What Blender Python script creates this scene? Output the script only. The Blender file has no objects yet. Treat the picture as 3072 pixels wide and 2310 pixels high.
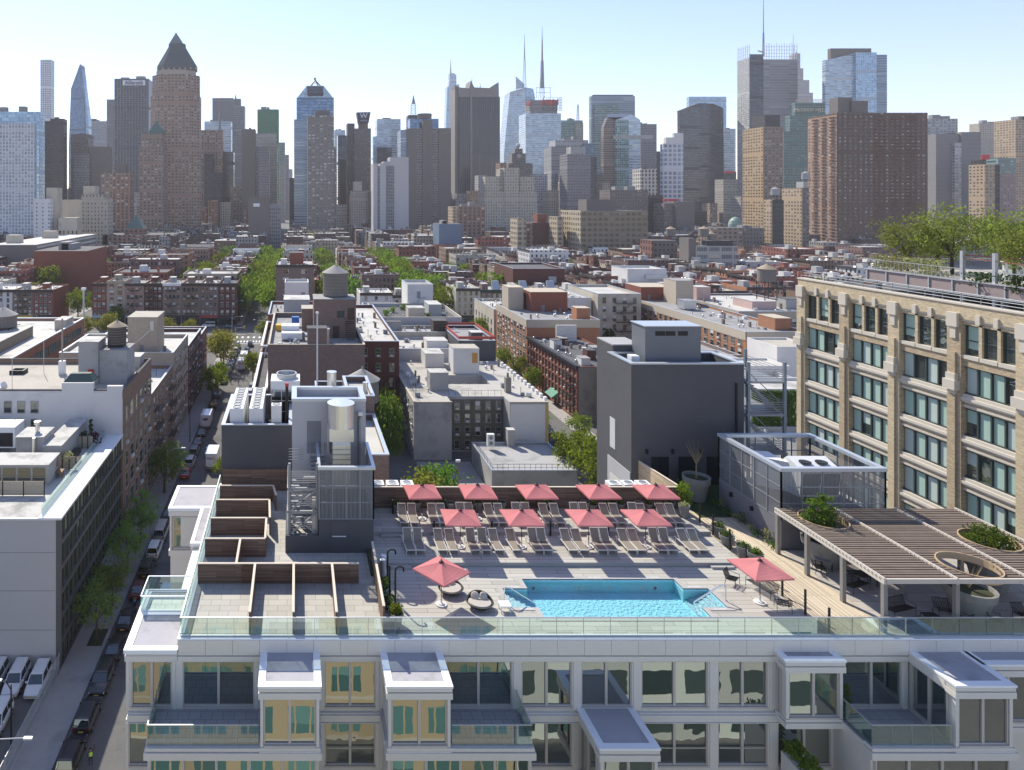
import bpy, bmesh, math, random
from math import sin, cos, pi, radians, floor
from mathutils import Vector
C = bpy.context.scene.collection
SC = bpy.context.scene
F, PX, PY, H = 2050.0, 890.0, 595.0, 54.0        # lens in picture pixels, principal point, camera height
RND = random.Random(7)

def wx(px, d): return (px - PX) * d / F
def wz(py, d): return H - (py - PY) * d / F
def dz(py, z): return F * (H - z) / (py - PY)     # depth of a picture row on the level z

def _nt(name):
 m = bpy.data.materials.new(name); m.use_nodes = True
 nt = m.node_tree
 for n in list(nt.nodes): nt.nodes.remove(n)
 out = nt.nodes.new('ShaderNodeOutputMaterial')
 return m, nt, out
def N(nt, t, **kw):
 n = nt.nodes.new('ShaderNode' + t)
 for k, v in kw.items():
  if k.startswith('i_'):
   k2 = k[2:]
   n.inputs[int(k2) if k2.isdigit() else k2.replace('_', ' ')].default_value = v
  else: setattr(n, k, v)
 return n
def L(nt, a, b): nt.links.new(a, b)
def M_(nt, op, a, b=None, c=None):
 n = nt.nodes.new('ShaderNodeMath'); n.operation = op
 for i, v in enumerate((a, b, c)):
  if v is None: continue
  if isinstance(v, (int, float)): n.inputs[i].default_value = v
  else: nt.links.new(v, n.inputs[i])
 return n.outputs[0]
def mix(nt, fac, a, b):
 n = nt.nodes.new('ShaderNodeMix'); n.data_type = 'RGBA'
 for s, v in ((0, fac), (6, a), (7, b)):
  if isinstance(v, (int, float)): n.inputs[s].default_value = v
  elif isinstance(v, tuple): n.inputs[s].default_value = v if len(v) == 4 else (*v, 1)
  else: nt.links.new(v, n.inputs[s])
 return n.outputs[2]
def c4(c): return (c[0], c[1], c[2], 1)
def scl(c, k): return tuple(min(1, x * k) for x in c[:3])

MATS = {}
def mat(name, col, rough=.8, metal=0., var=.18, scale=.6, bump=0., fine=0., objcol=False, spec=.35, stain=0.):
 """plain surface with two sizes of tonal variation; objcol takes the colour from the object"""
 if name in MATS: return MATS[name]
 m, nt, out = _nt(name)
 p = N(nt, 'BsdfPrincipled', i_Roughness=rough, i_Metallic=metal)
 p.inputs['Specular IOR Level'].default_value = spec
 if objcol: base = N(nt, 'ObjectInfo').outputs['Color']
 else:
  r = N(nt, 'RGB'); r.outputs[0].default_value = c4(col); base = r.outputs[0]
 geo = N(nt, 'NewGeometry')
 n1 = N(nt, 'TexNoise', i_Scale=scale, i_Detail=5., i_Roughness=.65)
 L(nt, geo.outputs['Position'], n1.inputs['Vector'])
 v = M_(nt, 'MULTIPLY_ADD', n1.outputs[0], 2 * var, 1 - var)
 if fine:
  n2 = N(nt, 'TexNoise', i_Scale=scale * 14, i_Detail=3.)
  L(nt, geo.outputs['Position'], n2.inputs['Vector'])
  v = M_(nt, 'MULTIPLY', v, M_(nt, 'MULTIPLY_ADD', n2.outputs[0], 2 * fine, 1 - fine))
 if stain:
  n3 = N(nt, 'TexNoise', i_Scale=scale * .45, i_Detail=7., i_Roughness=.7)
  L(nt, geo.outputs['Position'], n3.inputs['Vector'])
  k = M_(nt, 'SMOOTH_MIN', 1., M_(nt, 'MAXIMUM', M_(nt, 'MULTIPLY_ADD', n3.outputs[0], 8., -4.2), 0.), .2)
  v = M_(nt, 'MULTIPLY', v, M_(nt, 'MULTIPLY_ADD', k, -stain, 1.))
 hsv = N(nt, 'HueSaturation'); L(nt, base, hsv.inputs['Color']); L(nt, v, hsv.inputs['Value'])
 L(nt, hsv.outputs[0], p.inputs['Base Color'])
 if bump:
  b = N(nt, 'Bump', i_Strength=bump, i_Distance=.05)
  n4 = N(nt, 'TexNoise', i_Scale=scale * 10, i_Detail=4.)
  L(nt, geo.outputs['Position'], n4.inputs['Vector'])
  L(nt, n4.outputs[0], b.inputs['Height']); L(nt, b.outputs[0], p.inputs['Normal'])
 L(nt, p.outputs[0], out.inputs[0])
 MATS[name] = m; return m

def brick(name, col, mortar=None, objcol=False, w=.24, h=.075, var=.3, rough=.9, axis=None, big=.15):
 """courses of brick or boards laid in the wall's own metric UVs"""
 if name in MATS: return MATS[name]
 m, nt, out = _nt(name)
 p = N(nt, 'BsdfPrincipled', i_Roughness=rough); p.inputs['Specular IOR Level'].default_value = .25
 uv = N(nt, 'UVMap')
 b = N(nt, 'TexBrick', i_Scale=1., i_Mortar_Size=min(h * .1, .014), i_Bias=0.)
 b.inputs['Brick Width'].default_value = w; b.inputs['Row Height'].default_value = h
 b.inputs['Mortar Smooth'].default_value = .3
 L(nt, uv.outputs[0], b.inputs['Vector'])
 mo = mortar or scl(col, .8)
 b.inputs['Color1'].default_value = c4(scl(col, 1 - var)); b.inputs['Color2'].default_value = c4(scl(col, 1 + var))
 b.inputs['Mortar'].default_value = c4(mo)
 geo = N(nt, 'NewGeometry')
 n1 = N(nt, 'TexNoise', i_Scale=.35, i_Detail=6., i_Roughness=.7); L(nt, geo.outputs['Position'], n1.inputs['Vector'])
 hsv = N(nt, 'HueSaturation'); L(nt, b.outputs[0], hsv.inputs['Color'])
 L(nt, M_(nt, 'MULTIPLY_ADD', n1.outputs[0], 2 * big, 1 - big), hsv.inputs['Value'])
 L(nt, hsv.outputs[0], p.inputs['Base Color']); L(nt, p.outputs[0], out.inputs[0])
 MATS[name] = m; return m

def facade(name, wall, glass, bw=3., fh=3.3, wx=.5, wy=.55, gr=.12, blind=.3, bcol=(.45, .43, .38), gm=.0, objcol=False,
     split=0, var=.12, band=0., bandcol=None, pil=0., pilcol=None, wrough=.85, mech=0):
 """wall of real window bays on the wall's metric UVs: bw x fh bays, glass wx by wy of the bay; some bays have blinds"""
 if name in MATS: return MATS[name]
 m, nt, out = _nt(name)
 p = N(nt, 'BsdfPrincipled')
 uv = N(nt, 'UVMap'); sp = N(nt, 'SeparateXYZ'); L(nt, uv.outputs[0], sp.inputs[0])
 u = M_(nt, 'DIVIDE', sp.outputs[0], bw); v = M_(nt, 'DIVIDE', sp.outputs[1], fh)
 fu = M_(nt, 'FRACT', u); fv = M_(nt, 'FRACT', v)
 du = M_(nt, 'ABSOLUTE', M_(nt, 'SUBTRACT', fu, .5)); dv = M_(nt, 'ABSOLUTE', M_(nt, 'SUBTRACT', fv, .5))
 mu = M_(nt, 'LESS_THAN', du, wx / 2); mv = M_(nt, 'LESS_THAN', dv, wy / 2)
 k = M_(nt, 'MULTIPLY', mu, mv)
 if split:
  s = M_(nt, 'FRACT', M_(nt, 'MULTIPLY', fu, split))
  k = M_(nt, 'MULTIPLY', k, M_(nt, 'GREATER_THAN', s, .12))
 if mech: k = M_(nt, 'MULTIPLY', k, M_(nt, 'GREATER_THAN', M_(nt, 'FRACT', M_(nt, 'MULTIPLY', v, 1 / mech)), 1.2 / mech))
 cid = N(nt, 'CombineXYZ'); L(nt, M_(nt, 'FLOOR', u), cid.inputs[0]); L(nt, M_(nt, 'FLOOR', v), cid.inputs[1])
 geo = N(nt, 'NewGeometry')
 wn = N(nt, 'TexWhiteNoise', noise_dimensions='3D'); L(nt, cid.outputs[0], wn.inputs['Vector'])
 bl = M_(nt, 'LESS_THAN', wn.outputs['Value'], blind)
 drop = M_(nt, 'GREATER_THAN', fv, M_(nt, 'MULTIPLY_ADD', wn.outputs['Value'], .6 / max(blind, .01), .25))
 g = mix(nt, M_(nt, 'MULTIPLY', bl, drop), mix(nt, M_(nt, 'FRACT', M_(nt, 'MULTIPLY', wn.outputs['Value'], 7.13)), c4(scl(glass, .7)), c4(scl(glass, 1.3))), c4(bcol))
 if objcol: w = N(nt, 'ObjectInfo').outputs['Color']
 else: w = c4(wall)
 if band: w = mix(nt, M_(nt, 'LESS_THAN', fv, band), w, c4(bandcol or scl(wall, .7)))
 if pil: w = mix(nt, M_(nt, 'LESS_THAN', fu, pil), w, c4(pilcol or scl(wall, 1.2)))
 n1 = N(nt, 'TexNoise', i_Scale=.08, i_Detail=6., i_Roughness=.7); L(nt, geo.outputs['Position'], n1.inputs['Vector'])
 hsv = N(nt, 'HueSaturation')
 if isinstance(w, tuple): hsv.inputs['Color'].default_value = w
 else: L(nt, w, hsv.inputs['Color'])
 L(nt, M_(nt, 'MULTIPLY_ADD', n1.outputs[0], 2 * var, 1 - var), hsv.inputs['Value'])
 L(nt, mix(nt, k, hsv.outputs[0], g), p.inputs['Base Color'])
 L(nt, M_(nt, 'MULTIPLY_ADD', k, gr - wrough, wrough), p.inputs['Roughness'])
 if gm: L(nt, M_(nt, 'MULTIPLY', k, gm), p.inputs['Metallic'])
 b = N(nt, 'Bump', i_Strength=.35, i_Distance=.25); b.invert = True
 L(nt, k, b.inputs['Height']); L(nt, b.outputs[0], p.inputs['Normal'])
 L(nt, p.outputs[0], out.inputs[0])
 MATS[name] = m; return m

def pane_mat(name, tint=(.02, .028, .03), refl=.3, col=(.92, 1, .97), wave=.004):
 """window glass: dark room behind, a clear wavy reflection in front"""
 if name in MATS: return MATS[name]
 m, nt, out = _nt(name)
 d = N(nt, 'BsdfDiffuse', i_Color=c4(tint)); g = N(nt, 'BsdfGlossy', i_Roughness=.0, i_Color=c4(col))
 geo = N(nt, 'NewGeometry'); n1 = N(nt, 'TexNoise', i_Scale=1.1, i_Detail=1.)
 L(nt, geo.outputs['Position'], n1.inputs['Vector'])
 b = N(nt, 'Bump', i_Strength=1., i_Distance=wave); L(nt, n1.outputs[0], b.inputs['Height']); L(nt, b.outputs[0], g.inputs['Normal'])
 lw = N(nt, 'LayerWeight', i_Blend=.25)
 fac = M_(nt, 'MULTIPLY_ADD', lw.outputs['Fresnel'], 1 - refl, refl)
 mx = N(nt, 'MixShader'); L(nt, fac, mx.inputs[0]); L(nt, d.outputs[0], mx.inputs[1]); L(nt, g.outputs[0], mx.inputs[2])
 L(nt, mx.outputs[0], out.inputs[0]); MATS[name] = m; return m

def clear_mat(name, tint=(.86, .93, .9), refl=.08, rough=0.):
 if name in MATS: return MATS[name]
 m, nt, out = _nt(name)
 t = N(nt, 'BsdfTransparent', i_Color=c4(tint)); g = N(nt, 'BsdfGlossy', i_Roughness=rough, i_Color=(.95, 1, .98, 1))
 lw = N(nt, 'LayerWeight', i_Blend=.3)
 mx = N(nt, 'MixShader'); L(nt, M_(nt, 'MULTIPLY_ADD', lw.outputs['Fresnel'], .6, refl), mx.inputs[0])
 L(nt, t.outputs[0], mx.inputs[1]); L(nt, g.outputs[0], mx.inputs[2]); L(nt, mx.outputs[0], out.inputs[0])
 MATS[name] = m; return m

def leaf_mat(name, col, trans=.5, var=.35):
 if name in MATS: return MATS[name]
 m, nt, out = _nt(name)
 geo = N(nt, 'NewGeometry'); oi = N(nt, 'ObjectInfo')
 n1 = N(nt, 'TexNoise', i_Scale=.9, i_Detail=3.); L(nt, geo.outputs['Position'], n1.inputs['Vector'])
 v = M_(nt, 'MULTIPLY_ADD', n1.outputs[0], 2 * var, 1 - var)
 v = M_(nt, 'MULTIPLY', v, M_(nt, 'MULTIPLY_ADD', oi.outputs['Random'], .5, .75))
 hsv = N(nt, 'HueSaturation', i_Color=c4(col)); L(nt, v, hsv.inputs['Value'])
 L(nt, M_(nt, 'MULTIPLY_ADD', oi.outputs['Random'], .045, .475), hsv.inputs['Hue'])
 d = N(nt, 'BsdfDiffuse'); t = N(nt, 'BsdfTranslucent')
 L(nt, hsv.outputs[0], d.inputs[0])
 h2 = N(nt, 'HueSaturation', i_Value=1.7, i_Saturation=1.1); L(nt, hsv.outputs[0], h2.inputs['Color']); L(nt, h2.outputs[0], t.inputs[0])
 mx = N(nt, 'MixShader', i_0=trans); L(nt, d.outputs[0], mx.inputs[1]); L(nt, t.outputs[0], mx.inputs[2])
 L(nt, mx.outputs[0], out.inputs[0]); MATS[name] = m; return m

class MB:
 def __init__(s): s.v = []; s.f = []; s.uv = []; s.m = []; s.sm = []
 def face(s, pts, uv=None, m=0, smooth=False):
  i = len(s.v); s.v += [tuple(p) for p in pts]; s.f.append(tuple(range(i, i + len(pts))))
  if uv is None: uv = [(p[0], p[1]) for p in pts]
  s.uv += uv; s.m.append(m); s.sm.append(smooth)
 def wallq(s, a, b, z0, z1, m=0, u0=0., zr=None):
  """vertical quad from plan point a to b (outside on the right-hand side of a->b)"""
  l = math.hypot(b[0] - a[0], b[1] - a[1]); zr = z0 if zr is None else zr
  s.face([(a[0], a[1], z0), (b[0], b[1], z0), (b[0], b[1], z1), (a[0], a[1], z1)],
      [(u0, z0 - zr), (u0 + l, z0 - zr), (u0 + l, z1 - zr), (u0, z1 - zr)], m)
 def box(s, x0, y0, z0, x1, y1, z1, m=0, top=None, zr=None, bottom=True):
  if x0 > x1: x0, x1 = x1, x0
  if y0 > y1: y0, y1 = y1, y0
  top = m if top is None else top
  c = [(x0, y0), (x1, y0), (x1, y1), (x0, y1)]
  for i in range(4): s.wallq(c[i], c[(i + 1) % 4], z0, z1, m, zr=zr)
  s.face([(x, y, z1) for x, y in c], [(x - x0, y - y0) for x, y in c], top)
  if bottom: s.face([(x, y, z0) for x, y in reversed(c)], [(x, y) for x, y in reversed(c)], m)
  return s
 def prism(s, poly, z0, z1, m=0, top=None, zr=None):
  """poly anticlockwise in plan"""
  n = len(poly); top = m if top is None else top; u = 0
  for i in range(n):
   a, b = poly[i], poly[(i + 1) % n]
   s.wallq(a, b, z0, z1, m, u0=0, zr=zr)
  s.face([(x, y, z1) for x, y in poly], None, top)
  s.face([(x, y, z0) for x, y in reversed(poly)], None, m)
  return s
 def loft(s, pa, za, pb, zb, m=0, cap=None):
  n = len(pa)
  for i in range(n):
   j = (i + 1) % n
   l = math.hypot(pa[j][0] - pa[i][0], pa[j][1] - pa[i][1]); h = zb - za
   l2 = math.hypot(pb[j][0] - pb[i][0], pb[j][1] - pb[i][1]); o = (l - l2) / 2
   s.face([(*pa[i], za), (*pa[j], za), (*pb[j], zb), (*pb[i], zb)], [(0, 0), (l, 0), (o + l2, h), (o, h)], m)
  if cap is not None: s.face([(x, y, zb) for x, y in pb], None, cap)
  return s
 def tube(s, p, q, r0, r1=None, n=8, m=0, cap=True, smooth=True):
  r1 = r0 if r1 is None else r1
  p, q = Vector(p), Vector(q); d = (q - p)
  if d.length < 1e-6: return s
  d.normalize(); a = d.orthogonal().normalized(); b = d.cross(a)
  R0 = [p + (a * cos(2 * pi * i / n) + b * sin(2 * pi * i / n)) * r0 for i in range(n)]
  R1 = [q + (a * cos(2 * pi * i / n) + b * sin(2 * pi * i / n)) * r1 for i in range(n)]
  for i in range(n):
   j = (i + 1) % n
   s.face([R0[i], R0[j], R1[j], R1[i]], [(i, 0), (i + 1, 0), (i + 1, 1), (i, 1)], m, smooth)
  if cap:
   if r1 > 1e-4: s.face(R1, None, m)
   if r0 > 1e-4: s.face(list(reversed(R0)), None, m)
  return s
 def path(s, pts, r, n=6, m=0):
  for a, b in zip(pts, pts[1:]): s.tube(a, b, r, n=n, m=m)
  return s
 def lathe(s, cx, cy, prof, n=16, m=0, smooth=True):
  """prof: list of (radius, z)"""
  for (r0, z0), (r1, z1) in zip(prof, prof[1:]):
   for i in range(n):
    t0, t1 = 2 * pi * i / n, 2 * pi * (i + 1) / n
    P = [(cx + r0 * cos(t0), cy + r0 * sin(t0), z0), (cx + r0 * cos(t1), cy + r0 * sin(t1), z0),
      (cx + r1 * cos(t1), cy + r1 * sin(t1), z1), (cx + r1 * cos(t0), cy + r1 * sin(t0), z1)]
    if r0 < 1e-4: P = [P[0], P[2], P[3]]
    elif r1 < 1e-4: P = P[:3]
    R = max(r0, r1)
    s.face(P, [(t0 * R, z0), (t1 * R, z0), (t1 * R, z1), (t0 * R, z1)][:len(P)], m, smooth)
  return s
 def bar(s, p, q, w, h, m=0):
  """square bar between two points; w across, h upward"""
  p, q = Vector(p), Vector(q); d = (q - p).normalized()
  up = Vector((0, 0, 1)) if abs(d.z) < .95 else Vector((0, 1, 0))
  a = d.cross(up).normalized() * (w / 2); b = a.cross(d).normalized() * (h / 2)
  A = [p - a - b, p + a - b, p + a + b, p - a + b]; B = [x + (q - p) for x in A]
  l = (q - p).length
  for i in range(4):
   j = (i + 1) % 4
   s.face([A[j], A[i], B[i], B[j]], [(0, 0), (0, w), (l, w), (l, 0)], m)
  s.face(A, None, m); s.face(B[::-1], None, m)
  return s
 def mesh(s, name, mats, org=(0, 0, 0)):
  me = bpy.data.meshes.new(name)
  o = org
  me.from_pydata([(x - o[0], y - o[1], z - o[2]) for x, y, z in s.v], [], s.f)
  uv = me.uv_layers.new(name='UVMap')
  flat = [c for p in s.uv for c in p]
  uv.data.foreach_set('uv', flat)
  me.polygons.foreach_set('material_index', s.m)
  me.polygons.foreach_set('use_smooth', s.sm)
  for m in (mats if isinstance(mats, (list, tuple)) else [mats]): me.materials.append(m)
  me.update(); return me

ORG = {}
def tag(o, label=None, cat=None, group=None, kind=None):
 if label: o['label'] = label
 if cat: o['category'] = cat
 if group: o['group'] = group
 if kind: o['kind'] = kind
 return o
def T(name, label, cat, loc=(0, 0, 0), rz=0., group=None):
 o = bpy.data.objects.new(name, None); C.objects.link(o)
 o.location = loc; o.rotation_euler = (0, 0, rz); o.empty_display_size = .5
 ORG[o.name] = tuple(loc)
 return tag(o, label, cat, group)
def P(name, mb, mats, parent=None, label=None, col=None, kind=None):
 """one mesh object; world coordinates are kept when the parent's rotation is zero"""
 org = ORG.get(parent.name, (0, 0, 0)) if parent else (0, 0, 0)
 me = mb if isinstance(mb, bpy.types.Mesh) else mb.mesh(name, mats, org)
 o = bpy.data.objects.new(name, me); C.objects.link(o)
 if parent: o.parent = parent; ORG[o.name] = org
 if label: o['label'] = label
 if kind: o['kind'] = kind
 if col: o.color = c4(col)
 return o
def ONE(name, mb, mats, label, cat, group=None, kind=None, col=None, loc=None):
 """a thing that is one mesh"""
 if loc is not None:
  o = bpy.data.objects.new(name, mb if isinstance(mb, bpy.types.Mesh) else mb.mesh(name, mats, (0, 0, 0))); C.objects.link(o); o.location = loc
 else: o = P(name, mb, mats)
 if col: o.color = c4(col)
 return tag(o, label, cat, group, kind)
def S(name, mb, mats, kind='structure'):
 o = P(name, mb, mats); o['kind'] = kind; return o
def dup(root, loc, rz=None, label=None, group=None, scale=None, col=None):
 """copy of a thing with its parts and their parts"""
 r = root.copy(); C.objects.link(r); r.location = loc
 if rz is not None: r.rotation_euler = (0, 0, rz)
 if scale is not None: r.scale = scale if isinstance(scale, tuple) else (scale,) * 3
 if label: r['label'] = label
 if group: r['group'] = group
 ORG[r.name] = tuple(loc)
 def kids(o, p):
  for ch in list(o.children):
   if ch.name not in C.objects: continue
   c = ch.copy(); C.objects.link(c); c.parent = p
   if col: c.color = c4(col)
   kids(ch, c)
 kids(root, r)
 if col: r.color = c4(col)
 return r
def inst(name, me, parent, x, y, z, rz=0., s=None):
 """a repeated part: shared mesh set at a world point"""
 o = bpy.data.objects.new(name, me); C.objects.link(o); o.parent = parent
 g = ORG[parent.name]; o.location = (x - g[0], y - g[1], z - g[2]); o.rotation_euler = (0, 0, rz)
 if s: o.scale = s
 ORG[o.name] = (x, y, z)
 return o
def text_mesh(name, txt, size, m, depth=.02, align='CENTER', sx=1., bold=0.):
 cu = bpy.data.curves.new(name, 'FONT'); cu.body = txt; cu.size = size; cu.extrude = depth; cu.align_x = align; cu.align_y = 'CENTER'
 cu.offset = bold
 o = bpy.data.objects.new(name, cu); C.objects.link(o)
 dg = bpy.context.evaluated_depsgraph_get()
 me = bpy.data.meshes.new_from_object(o.evaluated_get(dg))
 bpy.data.objects.remove(o); bpy.data.curves.remove(cu)
 for v in me.vertices: v.co.x *= sx
 me.materials.clear(); me.materials.append(m); me.name = name
 return me
ORD = ['zeroth', 'first', 'second', 'third', 'fourth', 'fifth', 'sixth', 'seventh', 'eighth', 'ninth', 'tenth', 'eleventh', 'twelfth', 'thirteenth',
    'fourteenth', 'fifteenth', 'sixteenth', 'seventeenth', 'eighteenth', 'nineteenth', 'twentieth', 'twenty-first', 'twenty-second', 'twenty-third',
    'twenty-fourth', 'twenty-fifth', 'twenty-sixth', 'twenty-seventh', 'twenty-eighth', 'twenty-ninth', 'thirtieth', 'thirty-first', 'thirty-second', 'thirty-third', 'thirty-fourth', 'thirty-fifth', 'thirty-sixth', 'thirty-seventh', 'thirty-eighth', 'thirty-ninth', 'fortieth']
cam = bpy.data.cameras.new('camera'); co = bpy.data.objects.new('camera', cam); C.objects.link(co)
co.location = (0, 0, H); co.rotation_euler = (radians(90), 0, 0)
cam.sensor_width = 36; cam.lens = F / 3072 * 36; cam.shift_x = (1536 - PX) / 3072; cam.shift_y = -(1155 - PY) / 3072
cam.clip_end = 20000; cam.clip_start = .5
SC.camera = co
SUN_EL, SUN_AZ = radians(43), radians(-26)          # the sun stands over the skyline, left of the view's axis
w = bpy.data.worlds.new('World'); SC.world = w; w.use_nodes = True
nt = w.node_tree
sky = nt.nodes.new('ShaderNodeTexSky'); sky.sky_type = 'NISHITA'; sky.sun_disc = False
sky.sun_elevation = SUN_EL; sky.sun_rotation = SUN_AZ; sky.altitude = 50; sky.air_density = 1.0; sky.dust_density = .15; sky.ozone_density = 3.5
bg = nt.nodes['Background']; nt.links.new(mix(nt, 1., (1, 1, 1), sky.outputs[0]), bg.inputs[0]); tn = bg.inputs[0].links[0].from_node; tn.blend_type = 'MULTIPLY'; tn.inputs[6].default_value = (1.09, .935, .97, 1); bg.inputs[1].default_value = .106
sl = bpy.data.lights.new('sun', 'SUN'); sl.energy = 3.2; sl.angle = radians(.53); sl.color = (1, .94, .81)
so = bpy.data.objects.new('sun', sl); C.objects.link(so)
sd = Vector((sin(SUN_AZ) * cos(SUN_EL), cos(SUN_AZ) * cos(SUN_EL), sin(SUN_EL)))
so.rotation_euler = sd.to_track_quat('Z', 'Y').to_euler(); so.location = (0, 0, 400)
SC.view_settings.view_transform = 'Standard'; SC.view_settings.look = 'None'; SC.view_settings.gamma = 1; SC.view_settings.exposure = 1.12
SC.render.engine = 'CYCLES'
SC.render.filter_size = 1.1; cy = SC.cycles; cy.use_denoising = True; cy.max_bounces = 8; cy.diffuse_bounces = 4; cy.glossy_bounces = 4; cy.transmission_bounces = 4
cy.transparent_max_bounces = 16; cy.volume_bounces = 0; cy.caustics_reflective = False; cy.caustics_refractive = False
cy.sample_clamp_indirect = 6.; cy.use_adaptive_sampling = False
try: cy.denoiser = 'OPENIMAGEDENOISE'; cy.denoising_input_passes = 'RGB_ALBEDO_NORMAL'
except Exception: pass
m, ht, ho = _nt('air')
pv = N(ht, 'VolumePrincipled', i_Density=.0001, i_Anisotropy=.1, i_Color=(.93, .91, .92, 1)); L(ht, pv.outputs[0], ho.inputs['Volume'])
hz = MB(); hz.box(-3000, -300, -1.2, 3600, 3600, 520)
S('haze', hz, m, 'stuff')
ASPH = mat('asphalt', (.12, .117, .112), .9, var=.25, scale=.25, fine=.18, stain=.45)
CONC = mat('pavement_concrete', (.33, .31, .29), .9, var=.15, scale=.5, fine=.1, stain=.2)
YARD = mat('yard_ground', (.13, .125, .115), .95, var=.4, scale=.12, fine=.2)
PAINTW = mat('white_road_paint', (.62, .62, .6), .8, var=.2, scale=2)
WHITE = mat('white_paint', (.74, .74, .73), .55, var=.08, scale=.4)
WHITER = mat('white_roof_coating', (.49, .475, .44), .8, var=.18, scale=.35, fine=.1, stain=.45)
GREYR = mat('grey_roof_felt', (.29, .285, .28), .9, var=.2, scale=.3, fine=.1, stain=.25)
DARKR = mat('dark_roof_felt', (.1, .1, .105), .9, var=.3, scale=.3, fine=.15, stain=.2)
SILVR = mat('silver_roof_coating', (.36, .355, .35), .7, var=.2, scale=.3, fine=.1, stain=.4)
TANR = mat('tan_roof_pavers', (.43, .39, .33), .9, var=.15, scale=.4, fine=.1, stain=.2)
GALV = mat('galvanised_metal', (.5, .51, .52), .45, .7, var=.1, scale=.8)
SHINY = mat('bright_duct_metal', (.78, .77, .73), .3, .85, var=.08, scale=1.2)
BLACK = mat('black_metal', (.02, .02, .022), .5, .2, var=.1)
DGLASS = pane_mat('dark_window_glass', (.02, .024, .028), .14)
STEELG = mat('grey_painted_steel', (.24, .26, .28), .5, .3, var=.1)
g = MB(); g.box(-2950, -280, -.6, 3550, 3550, -.02); S('ground', g, YARD)
STREETS = [(-181, -163), (-104, -86), (-27, -9), (50, 68), (127, 145), (204, 222), (281, 299), (358, 376), (435, 453), (512, 530)]
AVES = [(8.5, 37.5), (262, 292), (556, 586), (850, 880)]
rd = MB()
for a, b in AVES: rd.box(-900, a, -.3, 1200, b, 0, bottom=False)
S('avenue_road', rd, ASPH)
rd = MB()
for a, b in STREETS:
 ys = [37.5, 262, 292, 556, 586, 850, 880, 1150]
 for y0, y1 in zip(ys[::2], ys[1::2]): rd.box(a, y0, -.3, b, y1, 0, bottom=False)
S('street_road', rd, ASPH)
pv = MB()
ys = [(37.5, 262), (292, 556), (586, 850)]
for a, b in STREETS:
 for y0, y1 in ys:
  pv.box(a, y0 + 4.5, -.3, a + 3.9, y1 - 4.5, .14, bottom=False); pv.box(b - 3.9, y0 + 4.5, -.3, b, y1 - 4.5, .14, bottom=False)
for (a, b), (c, d) in zip(STREETS, STREETS[1:]):
 for y0, y1 in ys:
  pv.box(b - 3.9, y0, -.3, c + 3.9, y0 + 4.5, .14, bottom=False); pv.box(b - 3.9, y1 - 4.5, -.3, c + 3.9, y1, .14, bottom=False)
S('pavement', pv, CONC)
mk = MB()
for k in range(9): mk.box(-22.4 + k * 1.15, 256.2, .002, -21.8 + k * 1.15, 259.4, .006, bottom=False)
for k in range(10): mk.box(-28 + k * 2.2, 291.6 - 27.5, .002, -27.2 + k * 2.2, 291.6 - 24.5, .006, bottom=False)
for x in (-86, 50, 68):
 for k in range(8): mk.box(x - 1 + k * 1.2, 263.6, .002, x - .4 + k * 1.2, 266.6, .006, bottom=False)
for k in range(40):
 for x in (-240 + k * 12,): mk.box(x, 276.5, .002, x + 4, 276.8, .006, bottom=False); mk.box(x, 271, .002, x + 4, 271.25, .006, bottom=False)
mk.box(-23, 253.5, .002, -13, 254.1, .006, bottom=False)
S('road_markings', mk, PAINTW)
yp = MB(); yp.box(24.5, 104, -.1, 35.5, 140, .05, bottom=False); yp.box(-8.8, 66, -.1, 2.8, 138, .05, bottom=False); S('yard_paving', yp, CONC)
Y0, YB = 38., 35.3
FACM = mat('facade_metal_panel', (.72, .68, .62), .42, .15, var=.05, scale=.7, fine=.02)
FRAM = mat('window_frame_metal', (.56, .52, .48), .45, .3, var=.05)
PANE = pane_mat('facade_pane', (.022, .032, .03), .34, (.95, 1, .97), .0015)
PANE2 = pane_mat('facade_pane_pale', (.06, .062, .05), .24, (.95, 1, .97), .003)
RAILG = clear_mat('railing_glass', (.84, .92, .9), .07)
CAPW = mat('white_metal_coping', (.86, .86, .86), .4, .1, var=.04)
FELT = mat('bay_roof_felt', (.40, .385, .40), .85, var=.12, scale=.8, fine=.06, stain=.25)
apt = T('apartment_building', 'grey metal and glass apartment building with a pool and sun terraces on its roof', 'apartment building', (18, 38, 0))
ZT = lambda n: 28.21 - 3.28 * n     # window heads
ZS = lambda n: 25.73 - 3.28 * n     # window sills
core = MB(); core.box(-6.4, 38.42, 0, 46, 53.0, 28.15, bottom=False); core.box(-6.4, 53.01, 0, 5.25, 63.3, 29.2, bottom=False); core.box(28.4, 53.01, 0, 46, 62, 29.2, bottom=False); core.box(-9.4, 38.42, 0, -6.41, 43.6, 28.5, bottom=False); core.box(-9.4, 55.4, 0, -6.41, 59.4, 28.6, bottom=False); core.box(-7.5, 43.61, 0, -6.42, 55.39, 28.6, bottom=False)
core.box(-9.5, 38.02, 0, 46, 38.41, 18.9, bottom=False)
P('wall', core, FACM, apt)
def band(mb, x0, x1, y, ztop, hs=((.26, .0), (.05, .10), (.30, .02), (.07, .12))):
 """a floor edge: stacked ledges of differing reach"""
 z = ztop
 for h, back in hs:
  mb.box(x0 + back, y + back, z - h, x1 - back, y + .6, z); z -= h
fas = MB()
for k in range(36):                                       # fascia panels with open joints
 a = -6.55 + k * 1.5; b = min(a + 1.485, 46)
 if a < 46: fas.box(a, 37.86, 28.86, b, 38.3, 29.5); fas.box(a, 37.88, 28.66, b, 38.3, 28.845)
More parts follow.
